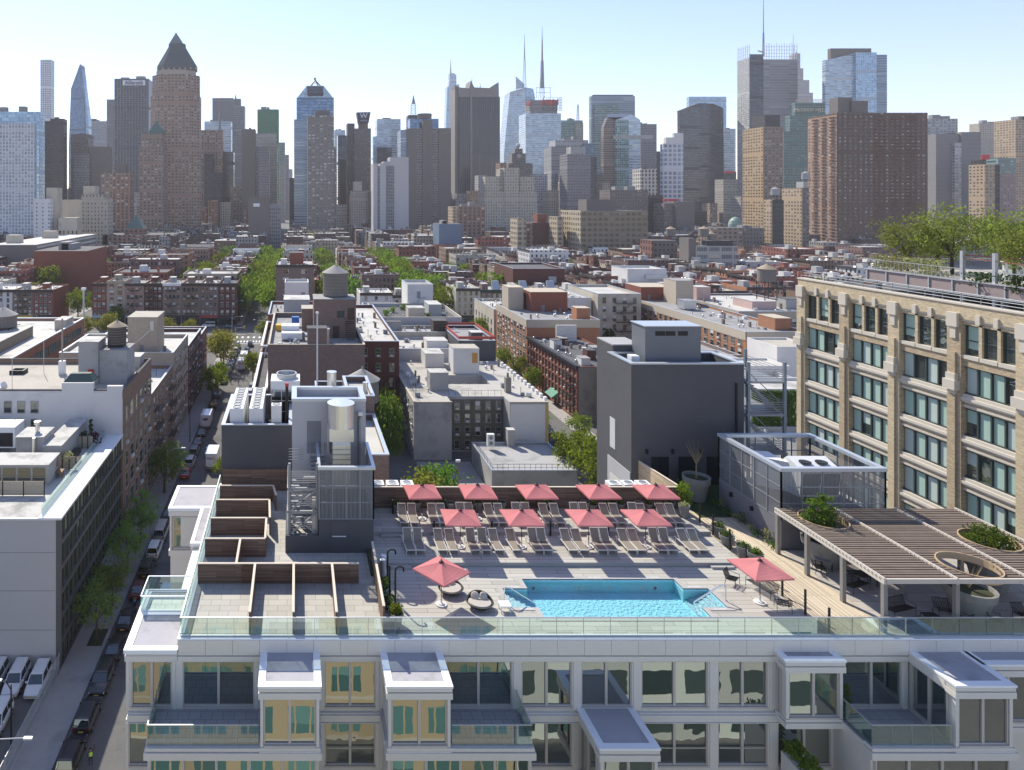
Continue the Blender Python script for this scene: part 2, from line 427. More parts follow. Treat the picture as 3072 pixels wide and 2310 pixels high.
fas.box(-6.6, 37.9, 29.5, 46, 38.35, 29.56, 1); fas.box(-6.6, 37.96, 28.6, 46, 38.4, 29.5); fas.box(-6.6, 37.9, 28.30, 46, 38.38, 28.58)
fas.box(-6.6, 38.35, 29.2, -6.3, 58.5, 29.6, 1); fas.box(-6.7, 38.36, 28.6, -6.6, 58.5, 29.3)
P('parapet_fascia', fas, [FACM, CAPW], apt)
for n in (1, 2):
 fb = MB(); zt = ZT(n - 1) - 2.87
 fb.box(-9.4, 37.85, zt - .36, 46, 38.4, zt); fb.box(-9.4, 37.95, zt, 46, 38.4, zt + .08); fb.box(-9.4, 37.8, zt - .40, 46, 38.4, zt - .375)
 P('floor_band', fb, FACM, apt)
def window(x0, x1, z0, z1, y, n=2, rail=None, side=None, parent=apt, cut=None):
 """side: 'L' = pane in a wall facing left, from y=x0 to y=x1 at x=y"""
 g = MB(); f = MB(); t = .07
 cuts = [x0] + ([x0 + (x1 - x0) * c for c in (cut or [(k + 1) / n for k in range(n - 1)])]) + [x1]
 for a, b in zip(cuts, cuts[1:]):
  a2, b2 = a + t, b - t
  if side is None:
   g.wallq((a2, y + .12), (b2, y + .12), z0 + t, z1 - t, RND.random() < .35)
   f.box(a, y + .04, z0, a2, y + .18, z1); f.box(b2, y + .04, z0, b, y + .18, z1)
   f.box(a2, y + .06, z0, b2, y + .18, z0 + t); f.box(a2, y + .06, z1 - t, b2, y + .18, z1)
  else:
   g.wallq((y + .12, b2), (y + .12, a2), z0 + t, z1 - t)
   f.box(y + .04, a, z0, y + .18, a2, z1); f.box(y + .04, b2, z0, y + .18, b, z1)
   f.box(y + .06, a2, z0, y + .18, b2, z0 + t); f.box(y + .06, a2, z1 - t, y + .18, b2, z1)
 if side is None: f.box(x0, y - .04, z0 - .10, x1, y + .2, z0 - .002)
 if rail: f.box(x0 + .1, y + .0, z0 + rail, x1 - .1, y + .03, z0 + rail + .05)
 w_ = P('window', g, [PANE, PANE2], parent); P('window_frame', f, FRAM, w_)
 return w_
def column(x0, x1, z0, z1, y=Y0):
 c = MB(); c.box(x0, y, z0, x1, y + .4, z1)
 if x1 - x0 > .3: c.box(x0 + .08, y - .05, z0, x0 + .2, y, z1)
 P('column', c, FACM, apt)
X38 = lambda p: wx(p, 38.1)
G0 = [(395.5, 516), (549, 763), (974, 1126), (1334, 1535), (1563, 1714), (1742, 1893), (1922, 2121), (2151, 2300), (2522, 2701)]
for n in (0, 1, 2):
 xs = [(X38(a), X38(b)) for a, b in (G0 if n == 0 else [(387, 516), (549, 763), (795, 945), (974, 1126), (1160, 1310), (1334, 1535), (1563, 1714), (1742, 1893), (1922, 2121), (2151, 2300), (2330, 2490), (2522, 2701), (2730, 2840)])]
 for i, (a, b) in enumerate(xs):
  window(a, b, ZS(n), ZT(n) + .02, Y0, 2, rail=.95 if n == 1 and i in (3, 8, 9) else None)
 edges = [-9.5] + [v for ab in xs for v in ab] + [46 if n else 34]
 for a, b in zip(edges[::2], edges[1::2]):
  if b - a > .05: column(a, b, ZS(n) - .11, ZT(n) + .1)
 sp = MB(); sp.box(-9.45, 38.06, ZS(n) - .42, 46, 38.4, ZS(n) - .11); P('spandrel', sp, FACM, apt)
window(34.3, 35.5, ZS(0), ZT(0), Y0, 1)
def bay(x0, x1, y, ztop, n, sideL=False, ncut=2, y1=38., felt=True):
 z0, z1 = ZS(n), ZT(n)
 b = MB()
 band(b, x0 - .1, x1 + .1, y - .1, ztop - .12, ((.2, .02), (.05, .12), (.32, .0)))
 for xx in (x0 - .1, x1 + .05): b.box(xx, y + .5, ztop - .6, xx + .05, y1, ztop - .13)
 b.box(x0 + .05, y + .2, z0 - .5, x1 - .05, y1 + .1, ztop - .15)          # body
 for a, c in ((x0, x0 + .16), (x1 - .16, x1)): b.box(a, y + .0, z0 - .08, c, y + .22, ztop - .6)
 band(b, x0 - .06, x1 + .06, y - .06, z0 - .1, ((.14, .04), (.04, .1), (.30, .0)))
 b.box(x0 - .05, y + .54, z0 - .58, x0, y1, z0 - .12); b.box(x1, y + .54, z0 - .58, x1 + .05, y1, z0 - .12)
 o = P('bay_volume', b, FACM, apt)
 r = MB(); w = .26
 r.box(x0 - .12, y - .12, ztop - .11, x1 + .12, y + w, ztop); r.box(x0 - .12, y + w, ztop - .11, x0 + w, y1, ztop); r.box(x1 - w, y + w, ztop - .11, x1 + .12, y1, ztop)
 P('roof_coping', r, CAPW, o)
 f = MB(); f.box(x0 + w, y + w, ztop - .14, x1 - w, y1, ztop - .05); P('roof_felt', f, FELT, o)
 window(x0 + .18, x1 - .18, z0, ztop - .62, y + .02, ncut, parent=o)
 if sideL: window(y + .4, y1 - .2, z0, ztop - .62, x0 - .1, 1 if y1 - y < 1.5 else 2, side='L', parent=o)
 return o
bay(-1.88, 1.17, YB, 28.86, 0); bay(4.74, 7.95, YB, 28.86, 0); bay(15.7, 18.65, YB, 25.66, 1, True)
bay(26.65, 29.74, 37.2, 28.9, 0, True); bay(34.05, 37.0, YB, 28.9, 0, True)
bay(37.06, 45, 36.9, 28.9, 0, ncut=6)
def terrace(x0, x1, lower0, lower1, sides):
 """a lower storey that projects, its roof a terrace between glass"""
 zf = 25.62
 b = MB(); b.box(lower0 + .05, YB + .2, 18.9, lower1 - .05, 38.02, zf - .06)
 band(b, lower0 - .1, lower1 + .1, YB - .1, zf - .02, ((.16, .06), (.05, .12), (.36, .0), (.05, .05)))
 for xx in (lower0 - .1, lower1 + .04): b.box(xx, YB + .5, zf - .62, xx + .06, 37.8, zf - .05)
 o = P('terrace_volume', b, FACM, apt)
 n = max(2, round((lower1 - lower0) / 1.7)); window(lower0 + .2, lower1 - .2, ZS(1), zf - .66, YB + .02, n, parent=o)
 fl = MB(); fl.face([(x0, YB + .3, zf), (x1, YB + .3, zf), (x1, 38.0, zf), (x0, 38.0, zf)]); P('terrace_paving', fl, PAVD, o)
 g = MB(); h = MB(); zt = zf + 1.07
 g.box(x0, YB + .1, zf - .02, x1, YB + .125, zt); h.box(x0, YB + .085, zt, x1, YB + .14, zt + .04); h.box(x0, YB + .07, zf - .04, x1, YB + .15, zf + .05)
 for xx in sides:
  g.box(xx, YB + .14, zf, xx + .025, 38., zt); h.box(xx - .015, YB + .14, zt, xx + .04, 38., zt + .04)
 for k in range(1, n): h.box(x0 + (x1 - x0) * k / n - .008, YB + .095, zf, x0 + (x1 - x0) * k / n + .008, YB + .13, zt)
 r = P('glass_railing', g, RAILG, o); P('handrail', h, GALV, o)
PAVD = brick('terrace_pavers_grey', (.36, .35, .345), (.16, .16, .17), w=.62, h=.62, var=.06, rough=.8)
PAV = brick('terrace_pavers_sand', (.43, .41, .365), (.2, .19, .17), w=1.15, h=.57, var=.09, rough=.85)
DECK = brick('deck_boards_grey', (.41, .392, .345), (.1, .1, .1), w=3.1, h=.42, var=.12, rough=.8, big=.12)
terrace(-7.75, -1.98, -7.8, 1.2, (-7.75,)); terrace(8.05, 12.2, 4.7, 12.25, (12.17,)); terrace(29.8, 33.95, 29.76, 37.1, (29.8,))
cr = MB()
cr.box(-9.6, 37.86, 28.75, -6.62, 38.25, 28.97, 1); cr.box(-9.6, 38.25, 28.75, -9.2, 43.75, 28.97, 1); cr.box(-9.2, 41.1, 28.75, -6.72, 41.42, 28.97, 1); cr.box(-9.2, 43.5, 28.75, -6.72, 43.75, 28.97, 1)
cr.box(-9.55, 37.9, 28.3, -6.62, 38.4, 28.6); cr.box(-9.5, 37.95, 28.6, -6.62, 38.3, 28.74)
cr.box(-9.58, 38.4, 28.3, -9.4, 43.7, 28.7)
cr.box(-10.4, 55.2, 28.72, -6.72, 55.6, 28.97, 1); cr.box(-10.4, 55.6, 28.72, -10.1, 59.6, 28.97, 1); cr.box(-10.1, 59.3, 28.72, -6.72, 59.6, 28.97, 1)
cr.box(-10.35, 55.25, 28.3, -6.72, 59.5, 28.68); cr.box(-10.35, 55.22, 25.1, -6.72, 59.5, 25.55); cr.box(-10.25, 55.5, 0, -9.3, 59.4, 25.1); cr.box(-10.28, 55.3, 25.55, -10.12, 59.4, 28.3)
cr.box(-10.12, 55.5, 25.55, -6.72, 59.4, 28.3)
cr.box(-7.75, 49.6, 28.72, -6.72, 49.85, 28.97, 1); cr.box(-7.75, 49.85, 28.72, -7.5, 55.2, 28.97, 1); cr.box(-7.7, 49.65, 28.3, -6.72, 55.2, 28.7)
o = P('corner_roof', cr, [FACM, CAPW], apt)
for q in ((-9.2, 38.25, 28.7, -6.72, 41.1, 28.92), (-10.1, 55.6, 28.7, -6.72, 59.3, 28.92), (-7.5, 49.85, 28.7, -6.72, 55.2, 28.93)): f = MB(); f.box(*q); P('roof_felt', f, FELT, o)
f = MB(); f.face([(-9.2, 41.42, 28.93), (-6.72, 41.42, 28.93), (-6.72, 43.5, 28.93), (-9.2, 43.5, 28.93)]); P('terrace_paving', f, brick('terrace_pavers_pale', (.58, .6, .54), (.3, .3, .28), w=.62, h=.62, var=.05), o)
window(-10.0, -6.75, 25.7, 28.2, 55.3, 2, cut=(.62,), parent=o)
g = MB(); h = MB()
for a, b in (((-9.45, 41.45), (-9.45, 43.65)), ((-9.45, 43.65), (-6.75, 43.65)), ((-9.45, 41.45), (-6.75, 41.45))):
 g.bar((*a, 29.4), (*b, 29.4), .025, .86); h.bar((*a, 29.86), (*b, 29.86), .06, .05); h.bar((*a, 28.99), (*b, 28.99), .08, .06)
P('glass_railing', g, RAILG, o); P('handrail', h, CAPW, o)
gr = T('glass_railing', 'long frameless glass railing along the front and side edge of the roof', 'railing', (18, 38.1, 29.56))
pm = MB(); pm.box(0, -.012, 0, 1.485, .012, 1.02); pm = pm.mesh('glass_panel', RAILG)
for k in range(35): inst('glass_panel', pm, gr, -6.5 + k * 1.5, 38.12, 29.58)
for k in range(13): inst('glass_panel', pm, gr, -6.45, 38.2 + k * 1.5, 29.6, pi / 2)
h = MB(); h.box(-6.52, 38.085, 30.6, 46, 38.155, 30.64); h.box(-6.485, 38.16, 30.62, -6.415, 57.7, 30.66)
h.box(-6.5, 38.09, 29.57, 46, 38.15, 29.63); P('handrail', h, GALV, gr)
h = MB()
for k in range(36): h.box(-6.508 + k * 1.5, 38.1, 29.6, -6.492 + k * 1.5, 38.14, 30.6)
P('panel_joint', h, STEELG, gr, kind='stuff')
def sheet(name, rects, m, z, zb=None):
 b = MB()
 for x0, y0, x1, y1 in rects:
  b.face([(x0, y0, z), (x1, y0, z), (x1, y1, z), (x0, y1, z)])
  if zb is not None:
   b.wallq((x0, y0), (x1, y0), zb, z)
 return S(name, b, m)
sheet('terrace_floor', [(-6.3, 38.3, 4.8, 57.3)], PAV, 29.56)
sheet('pool_deck', [(4.8, 38.3, 29.8, 39.8), (4.8, 39.8, 14.45, 40.8), (24.2, 39.8, 29.8, 40.8), (4.8, 40.8, 12.88, 42.8), (25.75, 40.8, 29.8, 42.8), (4.8, 42.8, 14.45, 43.85), (24.2, 42.8, 29.8, 43.85), (4.8, 43.85, 29.8, 45.4)], DECK, 29.55)
EDGE = mat('deck_step_edge', (.36, .35, .33), .8, var=.12, fine=.05)
b = MB()
for x0, x1, y0, y1, z0, z1 in ((5.2, 29.75, 45.4, 49.1, 29.5, 29.8), (5.2, 29.75, 49.1, 52.8, 29.5, 30.05)):
 b.face([(x0, y0, z1), (x1, y0, z1), (x1, y1, z1), (x0, y1, z1)]); b.wallq((x0, y0), (x1, y0), z0, z1, 1); b.box(x0, y0 - .02, z1 - .05, x1, y0 + .1, z1 + .006, 1)
for x0, x1, y, z in ((6., 7.6, 45.05, 29.68), (27.4, 28.9, 45.05, 29.68), (6, 7.6, 48.75, 29.93), (27.4, 28.9, 48.75, 29.93)): b.box(x0, y, 29.5, x1, y + .34, z, 1)
S('sun_deck_steps', b, [DECK, EDGE])
WALK = brick('walkway_timber', (.58, .49, .36), (.16, .12, .08), w=4., h=.14, var=.16, rough=.8, big=.1)
b = MB(); q = [(29.8, 38.3, 29.57), (33.6, 38.3, 29.57), (33.6, 60, 29.57), (29.8, 60, 29.57)]; b.face(q, [(p[1], p[0]) for p in q]); S('walkway_floor', b, WALK)
sheet('pergola_floor', [(33.6, 38.3, 46, 47.45)], brick('pergola_paving', (.4, .365, .33), (.1, .1, .1), w=1.8, h=.9, var=.1), 29.565)
LAWN = mat('lawn_turf', (.035, .06, .02), .95, var=.3, scale=2, fine=.4, bump=.5)
sheet('lawn', [(30.9, 52.3, 38.1, 58.15)], LAWN, 29.6)
b = MB(); b.box(4.8, 44.2, 29.5, 5.16, 52.8, 29.85); tag(S('planting_strip', b, mat('dark_soil', (.045, .05, .025), .95, var=.4, scale=3, fine=.4)), kind='structure')
pool = T('swimming_pool', 'turquoise rooftop swimming pool with corner steps at both ends', 'swimming pool', (19.3, 41.8, 29.55))
PL = [(14.45, 39.8), (24.2, 39.8), (24.2, 40.8), (25.75, 40.8), (25.75, 42.8), (24.2, 42.8), (24.2, 43.85), (14.45, 43.85), (14.45, 42.8), (12.88, 42.8), (12.88, 40.8), (14.45, 40.8)]
TILE = brick('pool_tile', (.46, .80, .89), (.52, .83, .9), w=.2, h=.2, var=.04, rough=.35, big=.05)
b = MB(); zb = 28.72
for i in range(len(PL)): b.wallq(PL[(i + 1) % 12], PL[i], zb, 29.545)
for x0, y0, x1, y1 in ((14.45, 39.8, 24.2, 43.85), (12.88, 40.8, 14.45, 42.8), (24.2, 40.8, 25.75, 42.8)): b.face([(x0, y0, zb), (x1, y0, zb), (x1, y1, zb), (x0, y1, zb)])
P('basin', b, TILE, pool)
STEPM = mat('pool_step_plaster', (.62, .74, .78), .6, var=.05)
for sx, x0 in ((1, 12.88), (-1, 25.75)):
 b = MB()
 for k in range(5):
  xa, xb_ = x0 + sx * k * .3, x0 + sx * (k + 1) * .3
  b.box(xa, 40.81, zb - .05, xb_, 42.79, 29.3 - k * .11)
 P('pool_steps', b, STEPM, pool)
b = MB(); w = .3; zc = 29.58
def off(d):
 sx = [(-1, -1), (1, -1), (1, -1), (1, -1), (1, 1), (1, 1), (1, 1), (-1, 1), (-1, 1), (-1, 1), (-1, -1), (-1, -1)]
 return [(x + d * a, y + d * c) for (x, y), (a, c) in zip(PL, sx)]
Q = off(w)
for i in range(12):
 j = (i + 1) % 12
 b.face([(*Q[i], zc), (*Q[j], zc), (*PL[j], zc), (*PL[i], zc)]); b.wallq(PL[j], PL[i], 29.5, zc)
P('coping', b, mat('pool_coping_stone', (.40, .38, .36), .7, var=.1, fine=.05), pool)
m, nt_, out = _nt('pool_water')
t_ = N(nt_, 'BsdfTransparent', i_Color=(.80, .97, .995, 1)); g_ = N(nt_, 'BsdfGlossy', i_Roughness=.02)
ge = N(nt_, 'NewGeometry'); n_ = N(nt_, 'TexNoise', i_Scale=5., i_Detail=3.); L(nt_, ge.outputs['Position'], n_.inputs['Vector'])
bp = N(nt_, 'Bump', i_Strength=1., i_Distance=.013); L(nt_, n_.outputs[0], bp.inputs['Height']); L(nt_, bp.outputs[0], g_.inputs['Normal'])
fr = N(nt_, 'Fresnel', i_IOR=1.33); L(nt_, bp.outputs[0], fr.inputs['Normal'])
mx = N(nt_, 'MixShader'); L(nt_, fr.outputs[0], mx.inputs[0]); L(nt_, t_.outputs[0], mx.inputs[1]); L(nt_, g_.outputs[0], mx.inputs[2]); L(nt_, mx.outputs[0], out.inputs[0])
b = MB(); zw = 29.40
for x0, y0, x1, y1 in ((14.45, 39.8, 24.2, 43.85), (12.88, 40.8, 14.45, 42.8), (24.2, 40.8, 25.75, 42.8)): b.face([(x0, y0, zw), (x1, y0, zw), (x1, y1, zw), (x0, y1, zw)])
P('water', b, m, pool)
for k, x in enumerate((15.2, 16.0, 18.2, 20.1, 22.2, 23.0)):
 b = MB(); b.lathe(0, 0, [(.0, .03), (.09, .03), (.11, 0)], 12); me = b.mesh('pool_light', WHITE if k in (1, 2, 3, 4) else STEELG)
 o = inst('pool_light', me, pool, x, 43.85, 28.98); o.rotation_euler = (pi / 2, 0, 0)
LET = mat('white_lettering', (.8, .84, .85), .6, var=.03)
for x, t in ((15.6, '4 FEET 4 INCHES DEEP'), (18.95, '4 FEET 2 INCHES DEEP'), (22.6, '4 FEET DEEP')):
 o = inst('depth_lettering', text_mesh('depth_lettering', t, .14, LET, .003), pool, x, 43.842, 29.475); o.rotation_euler = (pi / 2, 0, 0)
for x, y, t in ((15.9, 44.02, '4 FEET 4 INCHES DEEP'), (19.2, 44.02, 'NO DIVING'), (22.9, 44.02, 'NO DIVING'), (13.6, 42.95, 'NO DIVING'), (13.7, 40.62, 'NO DIVING'), (25, 42.95, 'NO DIVING'), (25.2, 40.62, 'NO DIVING')):
 inst('coping_lettering', text_mesh('coping_lettering', t, .15, LET, .002), pool, x, y, 29.584)
STAIN = mat('stainless_tube', (.75, .75, .74), .25, .9, var=.03)
for sx, x0 in ((1, 12.55), (-1, 26.05)):
 h = MB(); y = 41.3 if sx > 0 else 41.5
 pts = [(x0, y, 29.55), (x0, y, 30.4), (x0 + sx * .12, y, 30.5), (x0 + sx * .35, y, 30.45), (x0 + sx * 1.9, y, 29.5), (x0 + sx * 1.95, y, 29.1)]
 if sx < 0: pts = [(x, yy + (.0 if i < 3 else .0), z) for i, (x, yy, z) in enumerate(pts)]
 h.path(pts, .035 if sx > 0 else .045, 8)
 h.lathe(x0, y, [(.09, 29.56), (.09, 29.6), (.04, 29.62)], 10)
 ONE('handrail', h, STAIN, 'stainless handrail over the %s pool steps' % ('umbrella side daybed' if sx > 0 else 'right-hand walkway side'), 'handrail')
TIMB = brick('cedar_slats', (.23, .145, .10), (.07, .05, .038), w=2.4, h=.095, var=.32, rough=.75, big=.2)
TIMC = mat('weathered_timber_cap', (.62, .53, .42), .8, var=.12, scale=1.5, fine=.1)
def twall(pts, h, z, label, caps=True, th=.09, mat_=None, gate=None):
 t = T('timber_wall', label, 'timber wall', (pts[0][0], pts[0][1], z))
 for a, b in zip(pts, pts[1:]):
  m = MB(); a3, b3 = Vector((*a, z + h / 2)), Vector((*b, z + h / 2))
  d = (b3 - a3).normalized(); n = Vector((d.y, -d.x, 0)) * (th / 2)
  pl = [(a3 - n)[:2], (b3 - n)[:2], (b3 + n)[:2], (a3 + n)[:2]]
  pl = [(a3 + n)[:2], (b3 + n)[:2], (b3 - n)[:2], (a3 - n)[:2]]
  m.prism(pl, z, z + h, 0); P('slat_panel', m, mat_ or TIMB, t)
  if caps:
   c = MB(); c.bar((*a, z + h + .03), (*b, z + h + .03), th + .06, .05); P('cap_board', c, TIMC, t)
 if gate:
  g = MB(); x, y = gate; g.box(x, y - .06, z + .04, x + .95, y - .047, z + h - .03); gg = P('gate', g, brick('cedar_slats_red', (.19, .105, .065), (.06, .035, .025), w=2, h=.095, var=.3), t)
  k = MB(); k.box(x + .06, y - .1, z + h - .35, x + .12, y - .06, z + h - .28); P('latch', k, BLACK, gg)
 return t
HW, ZF = 1.22, 29.56
twall([(-2.64, 38.3), (-2.64, 43.35)], HW, ZF, 'first timber divider running to the glass railing between front terraces, nearest the street')
twall([(-.19, 38.3), (-.19, 43.35)], HW, ZF, 'middle timber divider of the three running to the front glass railing')
twall([(2.24, 38.3), (2.24, 43.35)], HW, ZF, 'timber divider running to the front railing, closest to the pool side')
twall([(-6.28, 43.42), (3.94, 43.42)], HW, ZF, 'long timber cross wall with gates behind the front terraces', gate=(-3.5, 43.42))
twall([(-6.25, 46.6), (-2.14, 46.6)], HW, ZF, 'short timber cross wall just behind the long gated wall')
twall([(-3.84, 43.5), (-3.84, 46.55)], HW, ZF, 'timber divider joining the long gated wall to the next cross wall')
twall([(-6.24, 49.6), (-2.2, 49.6), (-2.15, 46.65)], HW, ZF, 'timber cross wall with a return, third from the front')
twall([(-6.2, 52.6), (-2.1, 52.6), (-1.95, 49.65)], HW, ZF, 'timber cross wall with a return, fourth from the front')
twall([(-6.2, 55.2), (-1.9, 55.2), (-1.6, 53.4)], HW, ZF, 'timber cross wall with an angled return near the dark plant block')
twall([(-6.2, 57.15), (-.7, 57.15)], HW + .6, ZF, 'tall timber wall at the foot of the dark plant block', caps=False)
twall([(4.9, 38.4), (5.05, 45.6)], 1.5, ZF, 'timber wall between the last terrace and the pool deck')
twall([(5.4, 52.85), (29.6, 52.85)], 1.65, 30.0, 'dark timber fence behind the back row of loungers', mat_=brick('cedar_boards_dark', (.17, .125, .095), (.07, .05, .04), w=2.2, h=.13, var=.3))
twall([(29.75, 53.0), (28.9, 60.4)], 1.6, 30.0, 'pale sunlit timber screen wall leading back to the dark tall block', mat_=brick('pale_cedar_boards', (.56, .44, .29), (.3, .22, .14), w=2.2, h=.13, var=.18))
for k in range(6):                                           # condensers peeping over the back fence
 x = 5.9 + k * 1.15 if k < 3 else 21.0 + k * 1.15
 b = MB(); b.box(x, 53.3, 30, x + .95, 54.2, 31.66); b.lathe(x + .47, 53.75, [(.36, 31.661), (.36, 31.70), (.3, 31.70), (.3, 31.665)], 16)
 o = ONE('condenser', b, WHITE, 'pale condenser with a round fan grille behind the dark fence, %s from the stair tower' % ORD[k + 1], 'air conditioner', 'condensers behind the back fence')
 f = MB(); f.lathe(x + .47, 53.75, [(.3, 31.668), (.0, 31.668)], 16); P('fan', f, STEELG, o)
def make_umbrella(label, loc, rz, size=2.4, h=2.08):
 t = T('sun_umbrella', label, 'umbrella', loc, rz, 'pink sun umbrellas on the pool roof')
 o0 = (0, 0, 0)
 def PP(n, mb, m): o = bpy.data.objects.new(n, mb.mesh(n, m)); C.objects.link(o); o.parent = t; return o
 b = MB(); s = size / 2; n = 6
 ap = Vector((0, 0, h + .52))
 cs = [Vector((-s, -s, h)), Vector((s, -s, h)), Vector((s, s, h)), Vector((-s, s, h))]
 for i in range(4):
  a, c = cs[i], cs[(i + 1) % 4]
  for k in range(n):                                   # sagging panel strips from rim to tip
   f0, f1 = k / n, (k + 1) / n
   def q(p, f): v = p.lerp(ap, f); return v
   def mid(f): m_ = (a + c) / 2; v = m_.lerp(ap, f); v.z -= .05 * sin(pi * f); v += (Vector((0, 0, v.z)) - v) * 0.02; return v
   b.face([q(a, f0), mid(f0), mid(f1), q(a, f1)], smooth=False); b.face([mid(f0), q(c, f0), q(c, f1), mid(f1)])
  m_ = (a + c) / 2
  dn = Vector((0, 0, -.10))
  b.face([a + dn, c + dn, c, a])                        # valance
 PP('canopy', b, CANV)
 b = MB(); b.lathe(0, 0, [(.16, h + .47), (.1, h + .56), (.03, h + .6), (.03, h + .68), (0, h + .7)], 10); PP('finial', b, mat('umbrella_finial', (.06, .03, .03), .6))
 b = MB(); b.tube((0, 0, .05), (0, 0, h + .5), .024, n=8); PP('pole', b, BLACK)
 for i in range(4):
  b = MB(); b.bar(cs[i] * .97 + Vector((0, 0, -.02)), ap * .985, .03, .025); b.bar((0, 0, h - .25), cs[i].lerp(ap, .5) + Vector((0, 0, -.03)), .022, .02); PP('rib', b, BLACK)
 b = MB(); b.lathe(0, 0, [(.0, 0), (.33, 0), (.35, .04), (.33, .075), (.2, .085), (.2, .13), (.13, .14), (.05, .15), (.05, .42), (.03, .43)], 20); PP('base', b, mat('umbrella_base', (.62, .61, .58), .6, var=.05))
 return t
m, nt_, out = _nt('umbrella_canvas')
d_ = N(nt_, 'BsdfDiffuse', i_Color=(.66, .25, .25, 1)); t_ = N(nt_, 'BsdfTranslucent', i_Color=(.64, .25, .25, 1)); mx = N(nt_, 'MixShader', i_0=.3)
L(nt_, d_.outputs[0], mx.inputs[1]); L(nt_, t_.outputs[0], mx.inputs[2]); L(nt_, mx.outputs[0], out.inputs[0]); CANV = m
um = None
for i, x in enumerate((9.35, 13.5, 17.9, 22.5, 26.8)):
 lb = 'pink square umbrella, %s along the dark timber fence from the stair tower' % ORD[i + 1]
 if um is None: um = make_umbrella(lb, (x, 51, 30.05), .04)
 else: dup(um, (x, 51, 30.05), RND.uniform(-.06, .08), lb)
for i, x in enumerate((11.35, 15.6, 20.25, 24.2)):
 dup(um, (x, 47.4, 29.8), RND.uniform(-.05, .05), 'pink square umbrella, %s in the row between the two lounger rows' % ORD[i + 1])
dup(um, (8.7, 41.1, 29.55), radians(38), 'pink umbrella standing over the two round wicker daybeds')
dup(um, (28.0, 41.3, 29.55), radians(4), 'pink umbrella standing alone beside the black wire seats')
SLING = mat('taupe_sling_fabric', (.225, .20, .165), .85, var=.08, scale=5)
LFR = mat('lounger_frame_metal', (.66, .63, .57), .4, .2, var=.03)
def make_lounger(ang, arms):
 t = T('sun_lounger', 'x', 'sun lounger', (0, 0, 0), 0, 'sun loungers on the roof deck')
 def PP(n, mb, m): o = bpy.data.objects.new(n, mb.mesh(n, m)); C.objects.link(o); o.parent = t; return o
 W, Ls, zs = .31, 1.25, .33
 f = MB()
 for s in (-1, 1): f.bar((s * W, 0, zs), (s * W, 1.95, zs), .05, .06)
 f.bar((-W, .02, zs), (W, .02, zs), .05, .06); f.bar((-W, 1.93, zs), (W, 1.93, zs), .05, .06); f.bar((-W, .55, zs - .05), (W, .55, zs - .05), .03, .03)
 PP('frame', f, LFR)
 b = MB(); b.box(-W + .03, .03, zs + .0, W - .03, Ls, zs + .025); PP('seat_sling', b, SLING)
 ca, sa = cos(ang), sin(ang); l = .82
 p0 = Vector((0, Ls, zs + .03)); p1 = p0 + Vector((0, ca * l, sa * l))
 k = MB()
 for s in (-1, 1): k.bar(p0 + Vector((s * (W - .02), 0, 0)), p1 + Vector((s * (W - .02), 0, 0)), .04, .04)
 k.bar(p1 + Vector((-W, 0, 0)), p1 + Vector((W, 0, 0)), .04, .04); PP('backrest_frame', k, LFR)
 k = MB(); nrm = Vector((0, -sa, ca)) * .012; x = Vector((W - .04, 0, 0))
 q = [p0 - x, p0 + x, p1 + x, p1 - x]
 k.face([p + nrm for p in q]); k.face([p - nrm for p in q[::-1]]); PP('backrest', k, SLING)
 k = MB(); mid = p0.lerp(p1, .6)
 for s in (-1, 1): k.bar(mid + Vector((s * .2, 0, 0)), (s * .2, Ls + .55, zs), .025, .025)
 PP('prop', k, LFR)
 for sx in (-1, 1):
  for y in (.08, 1.8): g = MB(); g.bar((sx * W, y, 0), (sx * W, y, zs), .045, .045); PP('leg', g, LFR)
 if arms:
  for sx in (-1, 1): g = MB(); g.path([(sx * (W + .03), 1.0, zs), (sx * (W + .03), 1.05, zs + .24), (sx * (W + .03), 1.5, zs + .24), (sx * (W + .03), 1.55, zs)], .02, 5); PP('arm', g, LFR)
 return t
protos = [(make_lounger(.75, False)), (make_lounger(1.12, True))]
used = [False, False]
def put_lounger(x, y, z, rz, kind, lb):
 p = protos[kind]
 if not used[kind]:
  used[kind] = True; p.location = (x, y, z); p.rotation_euler.z = rz; p['label'] = lb; ORG[p.name] = (x, y, z); return
 dup(p, (x, y, z), rz, lb)
front = [7.77, 8.45, 9.92, 10.7, 12.15, 12.9, 13.8, 15.0, 16.5, 17.1, 18.8, 19.56, 20.8, 21.5, 22.8, 23.5, 24.9, 25.6, 27.0, 27.7]
for i, x in enumerate(front):
 put_lounger(x, 46.35, 29.8, RND.uniform(-.03, .03), 1 if i in (0, 1, 4, 5, 8, 9, 12, 13, 16, 17) else 0, 'taupe sling lounger, %s from the stair tower in the row nearest the pool' % ORD[i + 1])
back = [7.85, 8.6, 10.1, 10.8, 12.2, 12.9, 14.4, 15.1, 16.4, 17.1, 18.5, 19.3, 20.8, 21.5, 23.06, 23.8, 25.1, 25.8, 27.3, 28.0]
for i, x in enumerate(back):
 put_lounger(x, 49.75, 30.05, RND.uniform(-.03, .03), 1 if i in (4, 5, 8, 9, 12, 13, 16) else 0, 'taupe sling lounger, %s from the stair tower in the row by the timber fence' % ORD[i + 1])
LEAFS = {'spring': leaf_mat('spring_leaf', (.14, .19, .03), .36), 'green': leaf_mat('green_leaf', (.09, .145, .03), .45), 'dark': leaf_mat('dark_leaf', (.04, .07, .02), .38), 'street': leaf_mat('street_leaf', (.16, .24, .07), .42), 'locust': leaf_mat('locust_leaf', (.16, .185, .05), .42), 'olive': leaf_mat('olive_leaf', (.15, .15, .035), .45), 'pale': leaf_mat('pale_leaf', (.26, .27, .13), .4)}
BARK = mat('bark', (.08, .065, .05), .95, var=.3, scale=3)
